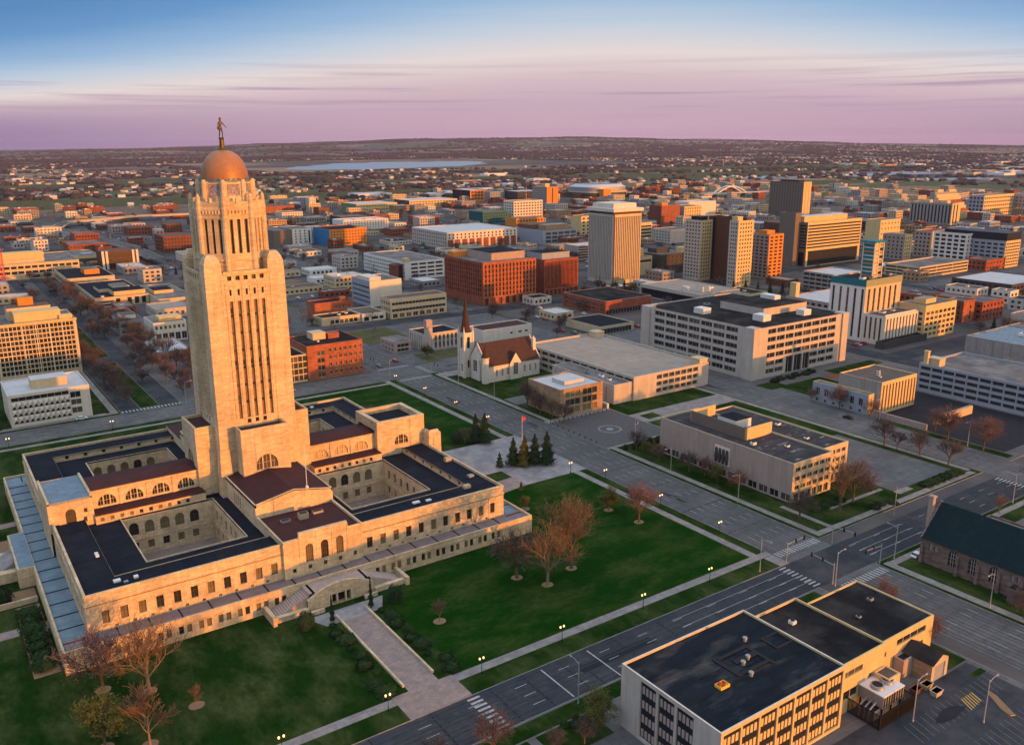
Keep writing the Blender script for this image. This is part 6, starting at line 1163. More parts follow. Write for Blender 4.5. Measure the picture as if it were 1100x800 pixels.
    deck('parking_deck', 'dark grey parking deck below the raised tan office', 505, 128, 545, 175, 14, 4, 6, 8, 'concrete_grey', 'roof_white'); bld('low_block', 'low white roofed block between the twin towers and the hotel', 415, 75, 470, 120, 11, 'concrete_pink', 'roof_white', G(55, 11, 10, 3), G(45, 11, 9, 3), units=[('stair_tower', 1, 38, 4, 5, 10, 'yellow_panel'), ('vent_unit', 20, 18, 5, 3, 1.6, 'metal_white'), ('vent_unit', 32, 24, 4, 4, 1.8, 'metal_tan')])
    bld('dark_tower', 'dark grey apartment tower with sunlit edge against the far plain', 1085, 620, 1104, 686, 52, 'yellow_panel', 'roof_black', G(19, 52, 2, 15, .3, .4, 2, 2), G(66, 52, 12, 16, .5, .6, 2, 2), wallS='taupe_panel', units=[('penthouse', 3, 12, 12, 36, 3, 'black_panel')])  # yellow end wall: sunlight put into the dark tower's colour
    bld('yellow_block', 'small sunlit yellow block behind the teal glass roof tower', 728, 226, 741, 250, 24.5, 'yellow_panel', 'roof_grey', G(12, 24, 3, 6, .4, .5), G(24, 24, 5, 6, .4, .5), wallS='concrete_grey'); bld('yellow_block', 'second yellow block with red roof edge near the right side', 768, 222, 800, 240, 26, 'yellow_panel', 'roof_red', [(21, 2, 24, 24), (26, 2, 29, 24)], G(18, 26, 4, 6, .5, .5), wallS='concrete_pink'); bld('yellow_block', 'odd shaped yellow block with small square windows behind the glass roof tower', 800, 300, 838, 318, 30, 'yellow_panel', 'roof_grey', G(38, 30, 6, 5, .3, .3), None)
    bld('white_dark_block', 'white framed block with dark window stacks right of the yellow pair', 742, 172, 776, 205, 29, 'white_panel', 'roof_grey', G(34, 29, 6, 7, .4, .6), G(33, 29, 5, 7, .7, .6)); t = bld('dark_top_office', 'wide grey panel office with black top floors and cream end near the right edge', 751, 140, 778, 200, 24.4, 'yellow_panel', 'roof_black', G(27, 24, 8, 8, .8, .5), G(60, 24, 10, 6, .7, .5), wallS='blue_grey_panel')
    q = MB(); q.box(.5, -.0, 25.1, 26.5, 60, 32, 'black_panel'); q.build('upper_floors', t)
    bld('grey_tower_pair', 'tan grey stepped tower with sunlit fins beside the stadium', 1120, 398, 1142, 460, 29, 'yellow_panel', 'roof_grey', [(4, 2, 7, 28), (12, 2, 15, 28)], G(62, 29, 12, 1, .45, .9), wallS='concrete_grey', units=[('plant_room', 4, 10, 8, 8, 4, 'yellow_panel'), ('plant_room', 4, 36, 8, 8, 4, 'yellow_panel')]); bld('cream_hospital', 'large cream block with stepped dark windows at the far right', 1296, 446, 1386, 470, 31.5, 'yellow_panel', 'roof_grey', G(90, 31, 14, 5, .6, .4), G(24, 31, 4, 5), wallS='blue_grey_panel'); bld('purple_block', 'dull purple brown block cut by the right edge beyond the cream one', 1392, 400, 1460, 470, 29, 'concrete_pink', 'roof_grey', None, G(70, 29, 12, 5, .4, .4))
    bld('low_dark_hall', 'low dark hall in front of the stepped grey tower', 960, 400, 1010, 470, 12, 'concrete_dark', 'roof_grey', G(50, 12, 8, 2, .8, .4), G(70, 12, 12, 2, .8, .4)); bld('maroon_hall', 'long maroon low hall behind the raised tan office', 850, 420, 930, 500, 12, 'brown_panel', 'roof_brownish', G(80, 12, 10, 2, .6, .3), None)
    bld('brick_hotel', 'brown brick ten storey hotel with orange sunlit face', 800, 640, 836, 665, 27, 'brick_orange', 'roof_grey', G(36, 27, 10, 8, .35, .45), G(25, 27, 6, 8, .35, .45), wallS='brick_brown', units=[('penthouse', 6, 6, 12, 10, 4, 'orange_panel')]); bld('cream_gable_block', 'cream block with pitched brown top right of the brown brick hotel', 845, 640, 880, 665, 24, 'yellow_panel', 'roof_brownish', G(35, 24, 7, 5, .4, .6), None, wallS='concrete_grey'); bld('white_long_block', 'long white blank block behind the brown brick hotel', 905, 690, 965, 720, 25, 'white_stone', 'roof_white', None, None)  # hotel's orange face: sunlight put into its brown brick colour
    bld('grey_flat', 'pale grey flat with blank wall behind the twin towers', 650, 470, 688, 500, 15, 'concrete_pale', 'roof_grey', None, G(30, 15, 6, 4, .5, .5)); bld('striped_tan', 'tan striped block peeping right of the fluted tower', 640, 520, 668, 545, 20, 'yellow_panel', 'roof_grey', [(1, 3+4*j, 27, 5+4*j) for j in range(4)], None); bld('striped_grey', 'grey striped parking block left of the fluted tower', 470, 418, 505, 440, 14, 'concrete_pink', 'roof_white', [(1, 2+2.6*j, 34, 3.2+2.6*j) for j in range(5)], None)
    bld('arched_store', 'grey hall with white window grids and brick vaulted top', 525, 550, 575, 606, 15.6, 'blue_grey_panel', 'roof_brownish', [(4+9.2*i, 2+4.4*j, 11.6+9.2*i, 4.8+4.4*j) for i in range(5) for j in range(3)], None, units=[('plant_room', 12, 12, 34, 14, 5.4, 'brick_tan', 'roof_tan'), ('plant_room', 2, 28, 44, 24, 5, 'brick_brown', 'roof_brownish')])
    bld('orange_store', 'orange and brick store block behind the vaulted hall', 585, 690, 630, 715, 17, 'orange_panel', 'roof_grey', G(45, 17, 9, 3, .5, .5), None); bld('cream_side_block', 'cream block with three window columns left of the fluted tower', 622, 600, 645, 620, 24, 'yellow_panel', 'roof_brownish', G(23, 24, 3, 5, .5, .5), None)
    bld('white_office', 'white seven storey office with dark window grid near the railway district', 663, 808, 716, 834, 30.4, 'white_stone', 'roof_grey', G(53, 30, 10, 7, .6, .5), G(26, 30, 4, 7, .6, .5)); bld('split_tower', 'grey tower with two sunlit orange bays and pale lift head', 869, 1001, 894, 1045, 37, 'orange_panel', 'roof_grey', [(11, 0.5, 14, 36)], G(44, 37, 8, 9, .5, .5), wallS='concrete_grey', units=[('penthouse', 4, 10, 9, 10, 6, 'yellow_panel')])
    t = bld('parking_deck', 'white four level parking deck left of the red federal block', 269.5, 406.6, 309, 489, 15.2, 'white_panel', 'roof_grey', [(2, 2.2+3.4*j, 10, 3.8+3.4*j) for j in range(4)]and [(6+8.2*i, 2.0+3.4*j, 13+8.2*i, 3.7+3.4*j) for i in range(4) for j in range(4)], G(82, 15, 20, 4, .7, .55), depth=1, glass='black_panel', cat='parking deck', units=[('stair_tower', -.2, -.2, 4.5, 5, 3.4, 'yellow_panel')])  # black backs stand in for the shade inside the open levels
    bld('brick_stair', 'brown brick stair end of the white parking deck', 260, 410, 269.3, 418, 13, 'brick_brown', 'roof_grey', [(5, 1, 8.5, 12.6)], None, glass='black_panel')
    T_APT = bld('apartment_block', 'long apartment block with white roofs above red brick base', 412.7, 578, 508, 660, 18, 'white_stone', 'roof_white', G(95, 8, 18, 2, .4, .6, zb=10.4, zt=-9), G(82, 18, 16, 4, .4, .5), wallS='concrete_pale')
    for i in range(10): q = MB(); q.box(1+9.5*i, -.7, 0, 7.4+9.5*i, -.005, 10.2, 'brick_red'); q.build('brick_base', T_APT)
    bld('blue_orange_apartments', 'blue ended apartment block with orange sunlit front behind the tower', 318.5, 683, 365, 731, 18.6, 'orange_panel', 'roof_slate', G(46.5, 18.6, 12, 5, .5, .5), G(48, 18.6, 6, 5, .2, .3), wallS='blue_panel', units=[('stair_tower', 34, .4, 12, 6, 1.2, 'orange_panel')]); q = None
    bld('white_brown_apartments', 'white apartment block with brown end and blue stripe behind the tower', 290, 725, 314, 770, 17.6, 'white_panel', 'roof_grey', [(3.5+5.6*i, 2+3.2*j, 5.2+5.6*i, 3.8+3.2*j) for i in range(3) for j in range(5)]+[(20, 1, 22, 16)], None, glass='glass_dark', wallS='taupe_panel'); bld('brown_apartment_end', 'brown blank end of the white apartment block', 268, 726, 289.8, 768, 17, 'taupe_panel', 'roof_grey', None, None)
    bld('white_flats', 'row of white flats with stepped towers beyond the blue block', 408, 846, 476, 882, 13, 'white_panel', 'roof_white', G(68, 13, 16, 4, .4, .5), None, units=[('stair_tower', 2+16*i, .3, 9, 8, 1.4, 'white_stone') for i in range(4)])
    bld('green_school', 'green glass ended cream building near the sports field', 554.7, 1120, 632, 1180, 14, 'yellow_panel', 'roof_white', G(77, 14, 14, 2, .7, .5), G(60, 14, 8, 2, .8, .7), wallS='green_panel', glass='green_panel'); bld('cream_lofts', 'cream panelled lofts with dark glass end right of the green building', 675, 1156, 776, 1215, 13.2, 'yellow_panel', 'roof_white', G(101, 13, 16, 3, .6, .5), G(60, 13, 8, 3, .8, .7), wallS='concrete_dark')
    bld('black_orange_block', 'black cube with orange frame on its sunlit side', 855, 1237, 889, 1305, 22, 'orange_panel', 'roof_white', G(34, 22, 4, 3, .8, .7, 2, 3), [(30, .5, 36, 21)], wallS='black_panel', glass='brown_panel'); bld('teal_office', 'dark teal glass office in the warehouse district', 610.6, 811, 655, 850, 17.4, 'teal_panel', 'roof_grey', G(44, 17, 10, 4, .7, .7), G(39, 17, 8, 4, .7, .7), glass='black_panel'); bld('grey_flats', 'grey block of flats right of the black cube', 905, 1240, 940, 1290, 17, 'blue_grey_panel', 'roof_grey', G(35, 17, 8, 4, .5, .6), None); bld('grey_flats', 'second grey block of flats further right in the railway district', 945, 1200, 1010, 1250, 18, 'concrete_dark', 'roof_white', G(65, 18, 12, 4, .4, .6), G(50, 18, 8, 4))
    bld('brick_store', 'tan brick warehouse row in the railway district', 640, 900, 690, 935, 11, 'brick_tan', 'roof_grey', G(50, 11, 12, 3, .4, .5), None); bld('brick_store', 'red brick warehouse with pale roof left of the teal office', 530, 860, 566, 890, 11, 'brick_red', 'roof_roof' if 0 else 'roof_tan', G(36, 11, 9, 2, .4, .5), None); bld('brick_store', 'purple red brick store left of the pale roofed warehouse', 487, 912, 510, 940, 13, 'brick_red', 'roof_grey', G(23, 13, 6, 3, .4, .5), None); bld('grid_flats', 'white gridded dark flats left of the purple red brick store', 425, 890, 470, 930, 14, 'concrete_dark', 'roof_grey', G(45, 14, 9, 3, .5, .5), G(40, 14, 8, 3, .5, .5)); bld('red_roof_store', 'long store with bright red roof in front of the warehouses', 470, 730, 560, 770, 6, 'brick_brown', 'roof_red', None, None); bld('red_long_shed', 'long bright brick railway shed behind the tower lantern', 420, 1210, 480, 1260, 11, 'brick_orange', 'roof_brownish', G(60, 11, 12, 1, .3, .3), None)
    # arena: oval drum with a silver roof
    t = thing('arena', 'silver roofed oval arena with dark glass band on the far side of downtown', 'arena', (1150, 1195, 0)); n = 48; mb = MB(); g_ = MB(); r = MB()
    ov = lambda s, k: (55*s*math.copysign(abs(math.cos(k))**.6, math.cos(k)), 48*s*math.copysign(abs(math.sin(k))**.6, math.sin(k)))
    for i in range(n):
        a, b = 2*math.pi*i/n, 2*math.pi*(i+1)/n
        for z0, z1, s0, s1, m, tgt in ((0, 6, 1, 1, 'concrete_dark', mb), (6, 12, 1.02, 1.04, 'glass_dark', g_), (12, 15, 1.05, 1.05, 'concrete_pale', mb), (15, 23, 1.0, 1.0, 'metal_grey', mb), (23, 28.5, 1.01, .8, 'roof_white', r)):
            p = ov(s0, a), ov(s0, b), ov(s1, b), ov(s1, a); tgt.face([(*p[0], z0), (*p[1], z0), (*p[2], z1), (*p[3], z1)], m)
    r.face([(*ov(.8, 2*math.pi*i/n), 28.5) for i in range(n)], 'copper_blue'); mb.build('drum', t); g_.build('window_band', t); r.build('roof', t); q = MB(); q.box(-34, -60, 0, -14, -47, 20, 'orange_panel'); q.build('entrance_block', t)
    # stadium stand: stepped, striped
    t = thing('stadium', 'sunlit red and cream tiers of a stadium stand at the far right', 'stadium', (1195, 470, 0)); mb = MB()
    for i in range(7): mb.box(0, -5-i*3.2, 0, 62, -2-i*3.2, 36-i*4.2, ['yellow_panel', 'concrete_cream', 'brick_red'][i % 3])
    mb.build('stand', t); q = MB(); q.box(0, -2, 0, 62, 6, 39, 'concrete_grey'); q.box(8, -1, 39, 24, 3, 43, 'yellow_panel'); q.box(40, -1, 39, 60, 4, 42, 'yellow_panel'); q.build('press_box', t)
    # white arch bridge
    t = thing('arch_bridge', 'white twin arched bridge over the railway beyond downtown', 'bridge', (1330, 1020, 0)); 
    for dy in (0, 14):
        q = MB()
        for i in range(20):
            f = lambda k: (k/20*90, dy, 8+14*math.sin(math.pi*k/20)); q.tube(f(i), f(i+1), 1.3, 1.3, 6, 'white_panel')
        q.build('arch', t)
    q = MB(); q.box(-40, -1, 7, 170, 15, 8.4, 'concrete_pale'); [q.box(x, 1, 0, x+2, 13, 7, 'concrete_grey') for x in (-30, 0, 88, 130)]; q.build('deck', t)
    # viaduct at far left
    t = thing('viaduct', 'grey road viaduct curving between the car parks at far left', 'bridge', (0, 0, 0)); q = MB(); pts = [(118, 640), (120, 760), (104, 900), (84, 1050), (110, 1150), (220, 1200), (380, 1190)]
    for (xa, ya), (xb_, yb_) in zip(pts, pts[1:]):
        d = Vector((xb_-xa, yb_-ya)).normalized(); p = Vector((-d.y, d.x))*7; za = 6.5
        q.face([(xa-p.x, ya-p.y, za), (xb_-p.x, yb_-p.y, za), (xb_+p.x, yb_+p.y, za), (xa+p.x, ya+p.y, za)], 'asphalt')
        for s in (-1, 1): A = (xa+s*p.x, ya+s*p.y); B_ = (xb_+s*p.x, yb_+s*p.y); q.face([(*A, za-1.4), (*B_, za-1.4), (*B_, za+1), (*A, za+1)], 'concrete_pale')
        q.box((xa+xb_)/2-1, (ya+yb_)/2-1, 0, (xa+xb_)/2+1, (ya+yb_)/2+1, za-.1, 'concrete_grey')
    q.build('deck', t)
    # red lattice crane and antenna
    t = thing('lattice_crane', 'red lattice crane mast at the left edge', 'crane', (-24.0, 523, 0)); q = MB(); h = 36
    for x in (0, 2.2):
        for y in (0, 2.2): q.tube((x, y, 0), (x, y, h),   .22, .22, 4, 'crane_red')
    for i in range(18):
        z = i*2
        for a, b in (((0, 0), (2.2, 0)), ((2.2, 0), (2.2, 2.2)), ((2.2, 2.2), (0, 2.2)), ((0, 2.2), (0, 0))): q.tube((*a, z), (*b, z+2), .14, .14, 4, 'crane_red'); q.tube((*a, z+2), (*b, z+2), .14, .14, 4, 'crane_red')
    q.build('mast', t); q = MB(); q.box(-.4, -.4, h, 2.2, 2.2, h+1.6, 'crane_red'); q.build('cab', t)
    for x, y, h, m, lb in ((830, 1010, 44, 'crane_red', 'thin red lattice mast left of the orange bayed tower'), (20, 640, 40, 'crane_red', 'thin red and white mast on the roof sign block at far left')):
        q = MB(); q.tube((0, 0, 0), (0, 0, h), .5, .2, 5, m)
        for i in range(6): q.tube((0, 0, h*(.2+.12*i)), (0, 0, h*(.25+.12*i)), .52, .5, 5, 'white_panel')
        tag(q.build('radio_mast', None, (x, y, 0)), lb, 'mast')
city()
# ---------------------------------------------------------------- street furniture
def lamp_twin():
    t = thing('street_lamp', 'x', 'lamp', (0, 0, 0)); q = MB(); q.lathe([(.22, 0), (.16, .5), (.08, .6), (.06, 3.6)], 8, 'metal_black'); q.tube((-.5, 0, 3.6), (.5, 0, 3.6), .05, .05, 6, 'metal_black'); q.build('pole', t)
    for s in (-.5, .5): g = MB(); g.lathe([(.06, 3.6), (.19, 3.75), (.22, 3.95), (.16, 4.13), (.04, 4.2)], 10, 'lamp_glow', s, 0); g.build('globe', t)
    return t
def lamp_cobra(h=10, arm=2.6, two=False):
    t = thing('street_light', 'x', 'lamp', (0, 0, 0)); q = MB(); q.lathe([(.22, 0), (.2, .4), (.13, .5), (.09, h)], 8, 'galv_pole')
    for s in ((1, -1) if two else (1,)): q.tube((0, 0, h-.6), (s*arm*.5, 0, h-.05), .06, .06, 6, 'galv_pole'); q.tube((s*arm*.5, 0, h-.05), (s*arm, 0, h), .06, .05, 6, 'galv_pole')
    q.build('pole', t)
    for s in ((1, -1) if two else (1,)): g = MB(); g.taper(s*arm-.1 if s > 0 else s*arm-.75, -.16, h-.1, s*arm+.75 if s > 0 else s*arm+.1, .16, h+.12, .1, .06, 'metal_grey'); g.build('lamp_head', t)
    return t
def signal():
    t = thing('traffic_signal', 'x', 'traffic light', (0, 0, 0)); q = MB(); q.lathe([(.2, 0), (.15, .5), (.1, 6.2)], 8, 'galv_pole'); q.tube((0, 0, 5.6), (7.5, 0, 6.1), .09, .06, 6, 'galv_pole'); q.build('mast', t)
    for x in (3.6, 7.2): g = MB(); g.box(x-.2, -.2, 5.2, x+.2, .12, 6.4, 'metal_black'); [g.box(x-.24, -.34, 5.3+.37*i+.22, x+.24, -.2, 5.34+.37*i+.25, 'metal_black') for i in range(3)]; g.build('signal_head', t)
    return t
def furniture():
    p = lamp_twin(); first = True
    spots = [(84.4, -117.6, 'twin globe lamp beside the lawn walk nearest the corner crossing'), (60, -117.6, 'twin globe lamp second from the crossing beside the lawn walk'), (33.8, -117.6, 'twin globe lamp third from the crossing beside the lawn walk'), (11, -117.6, 'twin globe lamp just right of the entrance walkway'), (-12.3, -117.6, 'twin globe lamp just left of the entrance walkway'), (-35.3, -117.6, 'twin globe lamp at the bottom edge of the left lawn'),
             (109, -98.7, 'twin globe lamp beside the avenue nearest the crossing'), (109, -73.3, 'twin globe lamp beside the avenue, second from the crossing'), (109, -45.6, 'twin globe lamp beside the avenue by the lit hedge end of the lawn'), (109, 30, 'twin globe lamp beside the avenue just past the north plaza'), (109, 56, 'twin globe lamp beside the avenue midway to the brick office corner'), (109, 84, 'twin globe lamp beside the avenue before the far crossing'), (108, 112, 'twin globe lamp at the far corner of the green lawn'),
             (103.4, -33, 'twin globe lamp in the hedge at the plaza corner of the lawn'), (100, 18, 'twin globe lamp under the conifers across the plaza'), (-60, 115.6, 'twin globe lamp on the lawn edge facing the shell fronted office'), (-22, 115.6, 'twin globe lamp by the far left crossing'), (-76, -113, 'twin globe lamp at the far lower left lawn')]
    for x, y, lb in spots[:17]:
        if first: p.location = (x, y, .14); p['label'] = lb; p['group'] = 'twin globe lamps round the lawns'; first = False
        else: clone(p, (x, y, .14), 0, 1, lb, 'twin globe lamps round the lawns')
    c = lamp_cobra(); first = True
    cs = [(132.2, -54.4, math.pi, 'tall grey light pole across the avenue before the relief panel wall'), (132.2, -85.6, math.pi, 'tall grey light pole across the avenue near the office corner'), (132.2, 60, math.pi, 'tall light pole on the pavement before the spired church'), (132.2, 92, math.pi, 'tall light pole at the corner by the spired church'), (164.2, -121.5, -math.pi/2, 'tall light pole beside the cross street lawn of the patchy roofed office'), (205.3, -138, math.pi/2, 'tall light pole by the side street past the church'), (110, -138.6, 0, 'curved arm light pole at the near corner of the crossing'), (137.3, -138.6, math.pi/2, 'curved arm light pole beside the parking stalls near the church'),
          (132.2, -168.3, math.pi, 'pale light pole in front of the teal roofed church'), (100, -121.6, -math.pi/2, 'light pole beside the street behind the black roofed office'), (22, -138.4, math.pi/2, 'short light pole by the street at the shrubs left of the black roofed office'), (247.5, -62, math.pi, 'pale light pole by the dark sunken lot'), (247.5, -100, math.pi, 'light pole at the far corner of the dark lot'), (109.5, 121, 0, 'light pole at the far crossing by the brick office'), (133, 140, math.pi, 'light pole at the ribbed church corner'), (86, -191, 0, 'light pole standing in the parking lot'), (74.5, -182.5, 0, 'light pole beside the black fence of the cooling plant'), (14, 139, 0, 'light pole by the boulevard corner left of the tower')]
    for x, y, rz, lb in cs:
        if first: c.location = (x, y, .1); c.rotation_euler = (0, 0, rz); c['label'] = lb; c['group'] = 'tall street lights'; first = False
        else: clone(c, (x, y, .1), rz, 1, lb, 'tall street lights')
    s = signal(); first = True
    for x, y, rz, lb in ((110.3, -122.4, 0, 'traffic signal mast at the lawn corner of the crossing'), (131.2, -122.4, -math.pi/2, 'traffic signal mast at the office corner of the crossing'), (131.2, -138, math.pi, 'traffic signal mast at the church corner of the crossing'), (110.3, -137.6, math.pi/2, 'traffic signal mast at the black roofed corner of the crossing'), (131.5, 118, -math.pi/2, 'traffic signal mast at the church corner of the far crossing'), (110.5, 137.8, math.pi/2, 'traffic signal mast at the brick office corner of the far crossing')):
        if first: s.location = (x, y, .1); s.rotation_euler = (0, 0, rz); s['label'] = lb; s['group'] = 'traffic signals'; first = False
        else: clone(s, (x, y, .1), rz, 1, lb, 'traffic signals')
    for x, y, k, lb in ((106.5, 1.5, 0, 'flagpole with red flag at the avenue edge of the north plaza'), (139, -28, 1, 'flagpole with striped flag at the fountain plaza corner')):
        t = thing('flagpole', lb, 'flagpole', (x, y, .14)); q = MB(); q.lathe([(.2, 0), (.1, .4), (.05, 12), (.1, 12.1), (.02, 12.3)], 8, 'metal_white'); q.build('pole', t); f = MB()
        for i in range(7): f.box(.05, -.02, 10+i*.2, 1.7, .02, 10.2+i*.2, ('flag_red' if i % 2 == 0 else 'flag_white') if k else 'flag_red')
        if k: f.box(.05, -.03, 10.6, .8, .03, 11.4, 'flag_blue')
        f.build('flag', t)
    bl = MB(); bl.lathe([(.16, 0), (.16, .8), (.1, .95)], 8, 'metal_black'); me = bl.mesh('bollard')
    for i in range(14): tag(inst('bollard', me, None, (131.8+i*2.4, 16.4, .15)), 'small black bollard in the row along the far edge of the dark fountain plaza', 'bollard', 'bollards round the fountain plaza')
    for i in range(9): tag(inst('bollard', me, None, (131.8, 15-i*3.6, .15)), 'small black bollard in the row along the avenue edge of the dark fountain plaza', 'bollard', 'bollards along the avenue edge of the plaza')
furniture()
# ---------------------------------------------------------------- cars
def car_mesh(c):
    q = MB(); P = [(-2.2, .35), (2.2, .35), (2.25, .75), (1.3, .92), (.7, 1.42), (-1.2, 1.42), (-1.9, .95), (-2.25, .85)]; w = .88
    q.face([(x, -w, z) for x, z in P], c); q.face([(x, w, z) for x, z in P][::-1], c)
    for i in range(len(P)):
        a, b = P[i], P[(i+1) % len(P)]; q.face([(a[0], -w, a[1]), (a[0], w, a[1]), (b[0], w, b[1]), (b[0], -w, b[1])], 'glass_dark' if i in (3, 5) else c)
    for y in (-w-.012, w+.012): f = [(1.1, y, .95), (.62, y, 1.34), (-1.1, y, 1.34), (-1.6, y, .97)]; q.face(f if y < 0 else f[::-1], 'glass_dark')
    for x in (-1.4, 1.4):
        for y in (-w-.02, w-.16):
            n = 10; b = [(x+.34*math.cos(6.283*k/n), .34+.34*math.sin(6.283*k/n)) for k in range(n)]; q.face([(u, y, v) for u, v in b], 'rubber'); q.face([(u, y+.18, v) for u, v in b][::-1], 'rubber'); [q.face([(b[k][0], y, b[k][1]), (b[k][0], y+.18, b[k][1]), (b[(k+1) % n][0], y+.18, b[(k+1) % n][1]), (b[(k+1) % n][0], y, b[(k+1) % n][1])], 'rubber') for k in range(n)]
    return q.mesh('car')
CARS = {k: car_mesh('car_'+k) for k in ('white', 'red', 'grey', 'black', 'blue')}
def car(k, x, y, rz, label, group=None): return tag(inst('parked_car' if group else 'car', CARS[k], None, (x, y, .06), rz), label, 'car', group)
car('red', 128.2, 152, math.pi/2, 'red car driving up the avenue past the far crossing'); car('grey', 116, 147, math.pi/2, 'grey car waiting at the far crossing'); car('red', 34, 131, 0, 'red car on the street beyond the green court roof'); car('black', 240, -52, math.pi/2, 'black car parked before the dark sunken lot'); car('black', 158, -143.5, 0, 'dark car in the stalls by the church hall'); car('white', 144, -141.6, 0, 'pale silver car parked by the church lawn corner'); car('grey', 60, 128, 0, 'grey car on the street below the brick office'); car('white', 276, -40, .3, 'white van like car beneath the long grey parking deck'); car('white', -30, 139.5, 0, 'white car before the shell fronted office')
# ---------------------------------------------------------------- more trees
def rows():
    for i in range(12): tree('greyb' if i % 2 else 'grey', 22+(i*17 % 9), 160+i*17, 11+(i*37 % 5), f'{ORD[i]} bare tree from the crossing in the thicket between boulevard and tower', 'bare trees between boulevard and tower')
    for i in range(10): tree('grey' if i % 2 else 'greyb', -18-(i*13 % 7), 262+i*19, 11+(i*37 % 4), f'{ORD[i]} bare tree behind the left office tower along the boulevard', 'bare trees behind the left office tower')
    for i in range(8): tree('greyb' if i % 2 else 'pink', 14+(i*5 % 6), 320+i*26, 12+(i*11 % 4), f'{ORD[i]} bare tree along the dark boulevard beside the low modern complex', 'bare trees beside the modern complex')
    for i in range(9): tree('greyb', -9-(i % 2)*2.4, 150+i*14, 11+(i*37 % 4), f'{ORD[i]} bare tree from the crossing in the boulevard row left of the tower', 'bare boulevard trees')
    for i in range(9): tree('grey' if i % 2 else 'pink', 16+(i % 2)*2, 152+i*15, 10+(i*29 % 4), f'{ORD[i]} bare tree from the crossing on the tower side of the boulevard', 'bare trees on the tower side of the boulevard')
    for i in range(7): tree('greyb' if i % 2 else 'grey', -8+(i % 3)*12, 290+i*22, 11+(i*13 % 3), f'{ORD[i]} bare tree from the office tower along the far boulevard', 'bare trees far up the boulevard')
    for i in range(5): tree('pink' if i % 2 else 'grey', 30+i*7, 168+(i*31 % 14), 9.5+i % 3, f'{ORD[i]} reddish bare tree from the left before the dark brick block', 'reddish trees before the brick block')
    for i in range(4): tree('greyb', -66-(i % 2)*5, 140+i*7, 11+i % 3, f'{ORD[i]} bare tree from the street at the left end of the shell fronted office', 'bare trees at the left edge')
    for i, (x, y, k, h) in enumerate(((138, -42, 'pink', 7.5), (139, -57, 'greyb', 9), (140.5, -63, 'pink', 8), (139.5, -69.8, 'green', 7.5), (139.8, -79, 'pink', 8.5), (138.6, -35, 'green', 6), (139, -29, 'greyb', 9))): tree(k, x, y, h, f'{ORD[i]} small ornamental tree along the blank wall of the patchy roofed office', 'small trees along the blank office wall')
    for i in range(6): tree('globe', 136+i*3.2, -26-(i % 2)*1.8, 2.2+(i % 3)*.5, f'{ORD[i]} small clipped conifer from the avenue by the fountain plaza', 'clipped conifers by the fountain plaza')
    for i, (x, y, k, h, lb) in enumerate(((153.7, -109, 'rust2', 20, 'taller rust tree at the sunlit end of the patchy roofed office'), (163, -107.5, 'pink', 16, 'spreading pink tree beside the sunlit office end and parking lot'), (137.5, -106, 'greyb', 11, 'small bare tree on the lawn of the patchy roofed office'), (222.3, -80.6, 'greyb', 12, 'bare grey tree left of the three at the lot behind the office'), (221.5, -86.5, 'grey', 8, 'thin bare tree between the lot and the wide street'), (231.8-9, -95, 'greyb', 11, 'twiggy tree third along the lot by the wide street'), (221.5, -107, 'grey', 11, 'bare tree at the end of the lot by the far crossing'), (218, -139, 'grey', 12, 'large bare tree at the right edge above the church hall'), (108.5, -154, 'pink', 10, 'low pink tree between the black roof and the church street'), (104, -168, 'pink', 9, 'pink tree on the grass by the end of the tan annex'), (193.4, -139.5, 'rust2', 7, 'dark red shrub tree beyond the church roof ridge'),
        (248.5, -27, 'rust', 8, 'small rust tree at the left end of the pilastered hall'), (248.0, -42, 'pink', 12, 'leaning pink tree before the pale street wing'), (248, -58, 'rust', 11, 'rust budded tree before the corner of the pilastered hall'), (254, -83, 'pink', 11, 'pale pink tree before the dark lot wall'), (247.6, -92, 'pink', 15, 'tall pink budded tree at the dark lot, left of a pair'), (247.6, -106, 'pink', 15, 'tall pink budded tree at the dark lot, right of a pair'),
        (137.5, 41, 'grey', 13, 'bare tree on the pavement before the spired church'), (137, 14, 'greyb', 10, 'bare tree nearest the fountain plaza by the cream office'), (137, 22, 'rust2', 10, 'brown bare tree left of the small cream office'), (136.5, 30, 'greyb', 11, 'widest bare tree between church and cream office'), (138, 36, 'rust2', 9, 'brown bare tree right of the church turret'), (146, 148, 'green', 9, 'yellow green tree before the ribbed church hall'),
        (-8, -141.5, 10, 'x', 'x'), (0, 0, 0, 0, 0))[:23]): tree(k, x, y, h, lb)
    for i, (x, y, k, h, lb) in enumerate(((-14, -139.6, 'greyb', 9, 'bare grey tree crown at the bottom edge left of the crosswalk'), (-2, -141.5, 'greyb', 10, 'large bare grey tree crown at the bottom edge below the walkway'), (-24, -139.5, 'rust', 8, 'rusty bare tree crown at the bottom edge, leftmost'), (20.5, -146.5, 'green', 9, 'olive budding tree against the corner of the black roofed office'), (15, -149, 'greyb', 6, 'brown bush tree in the shrubs left of the black roofed office'), (9, -147, 'greyb', 5, 'low brown bush tree nearest the crosswalk at the bottom'), (99, -172.4, 'globe', 2.5, 'dark round shrub at the wall end of the tan annex'), (119+15, -176, 'greyb', 9, 'bare brown tree at the right edge before the church'))): tree(k, x, y, h, lb)
    for i in range(6): tree('shrub', 15+i*1.6, -142.6-(i % 2)*1.2, 1.2, f'{ORD[i]} brown shrub from the left in the bed by the lower street', 'shrubs in the bed by the lower street')
    for i in range(7): tree('hedge', 148+i*4.1, -115.6+(i % 3)*.8 if i > 3 else -104.6, 1.2, f'{ORD[i]} low shrub from the corner round the sunlit office lawn', 'shrubs round the office lawn')
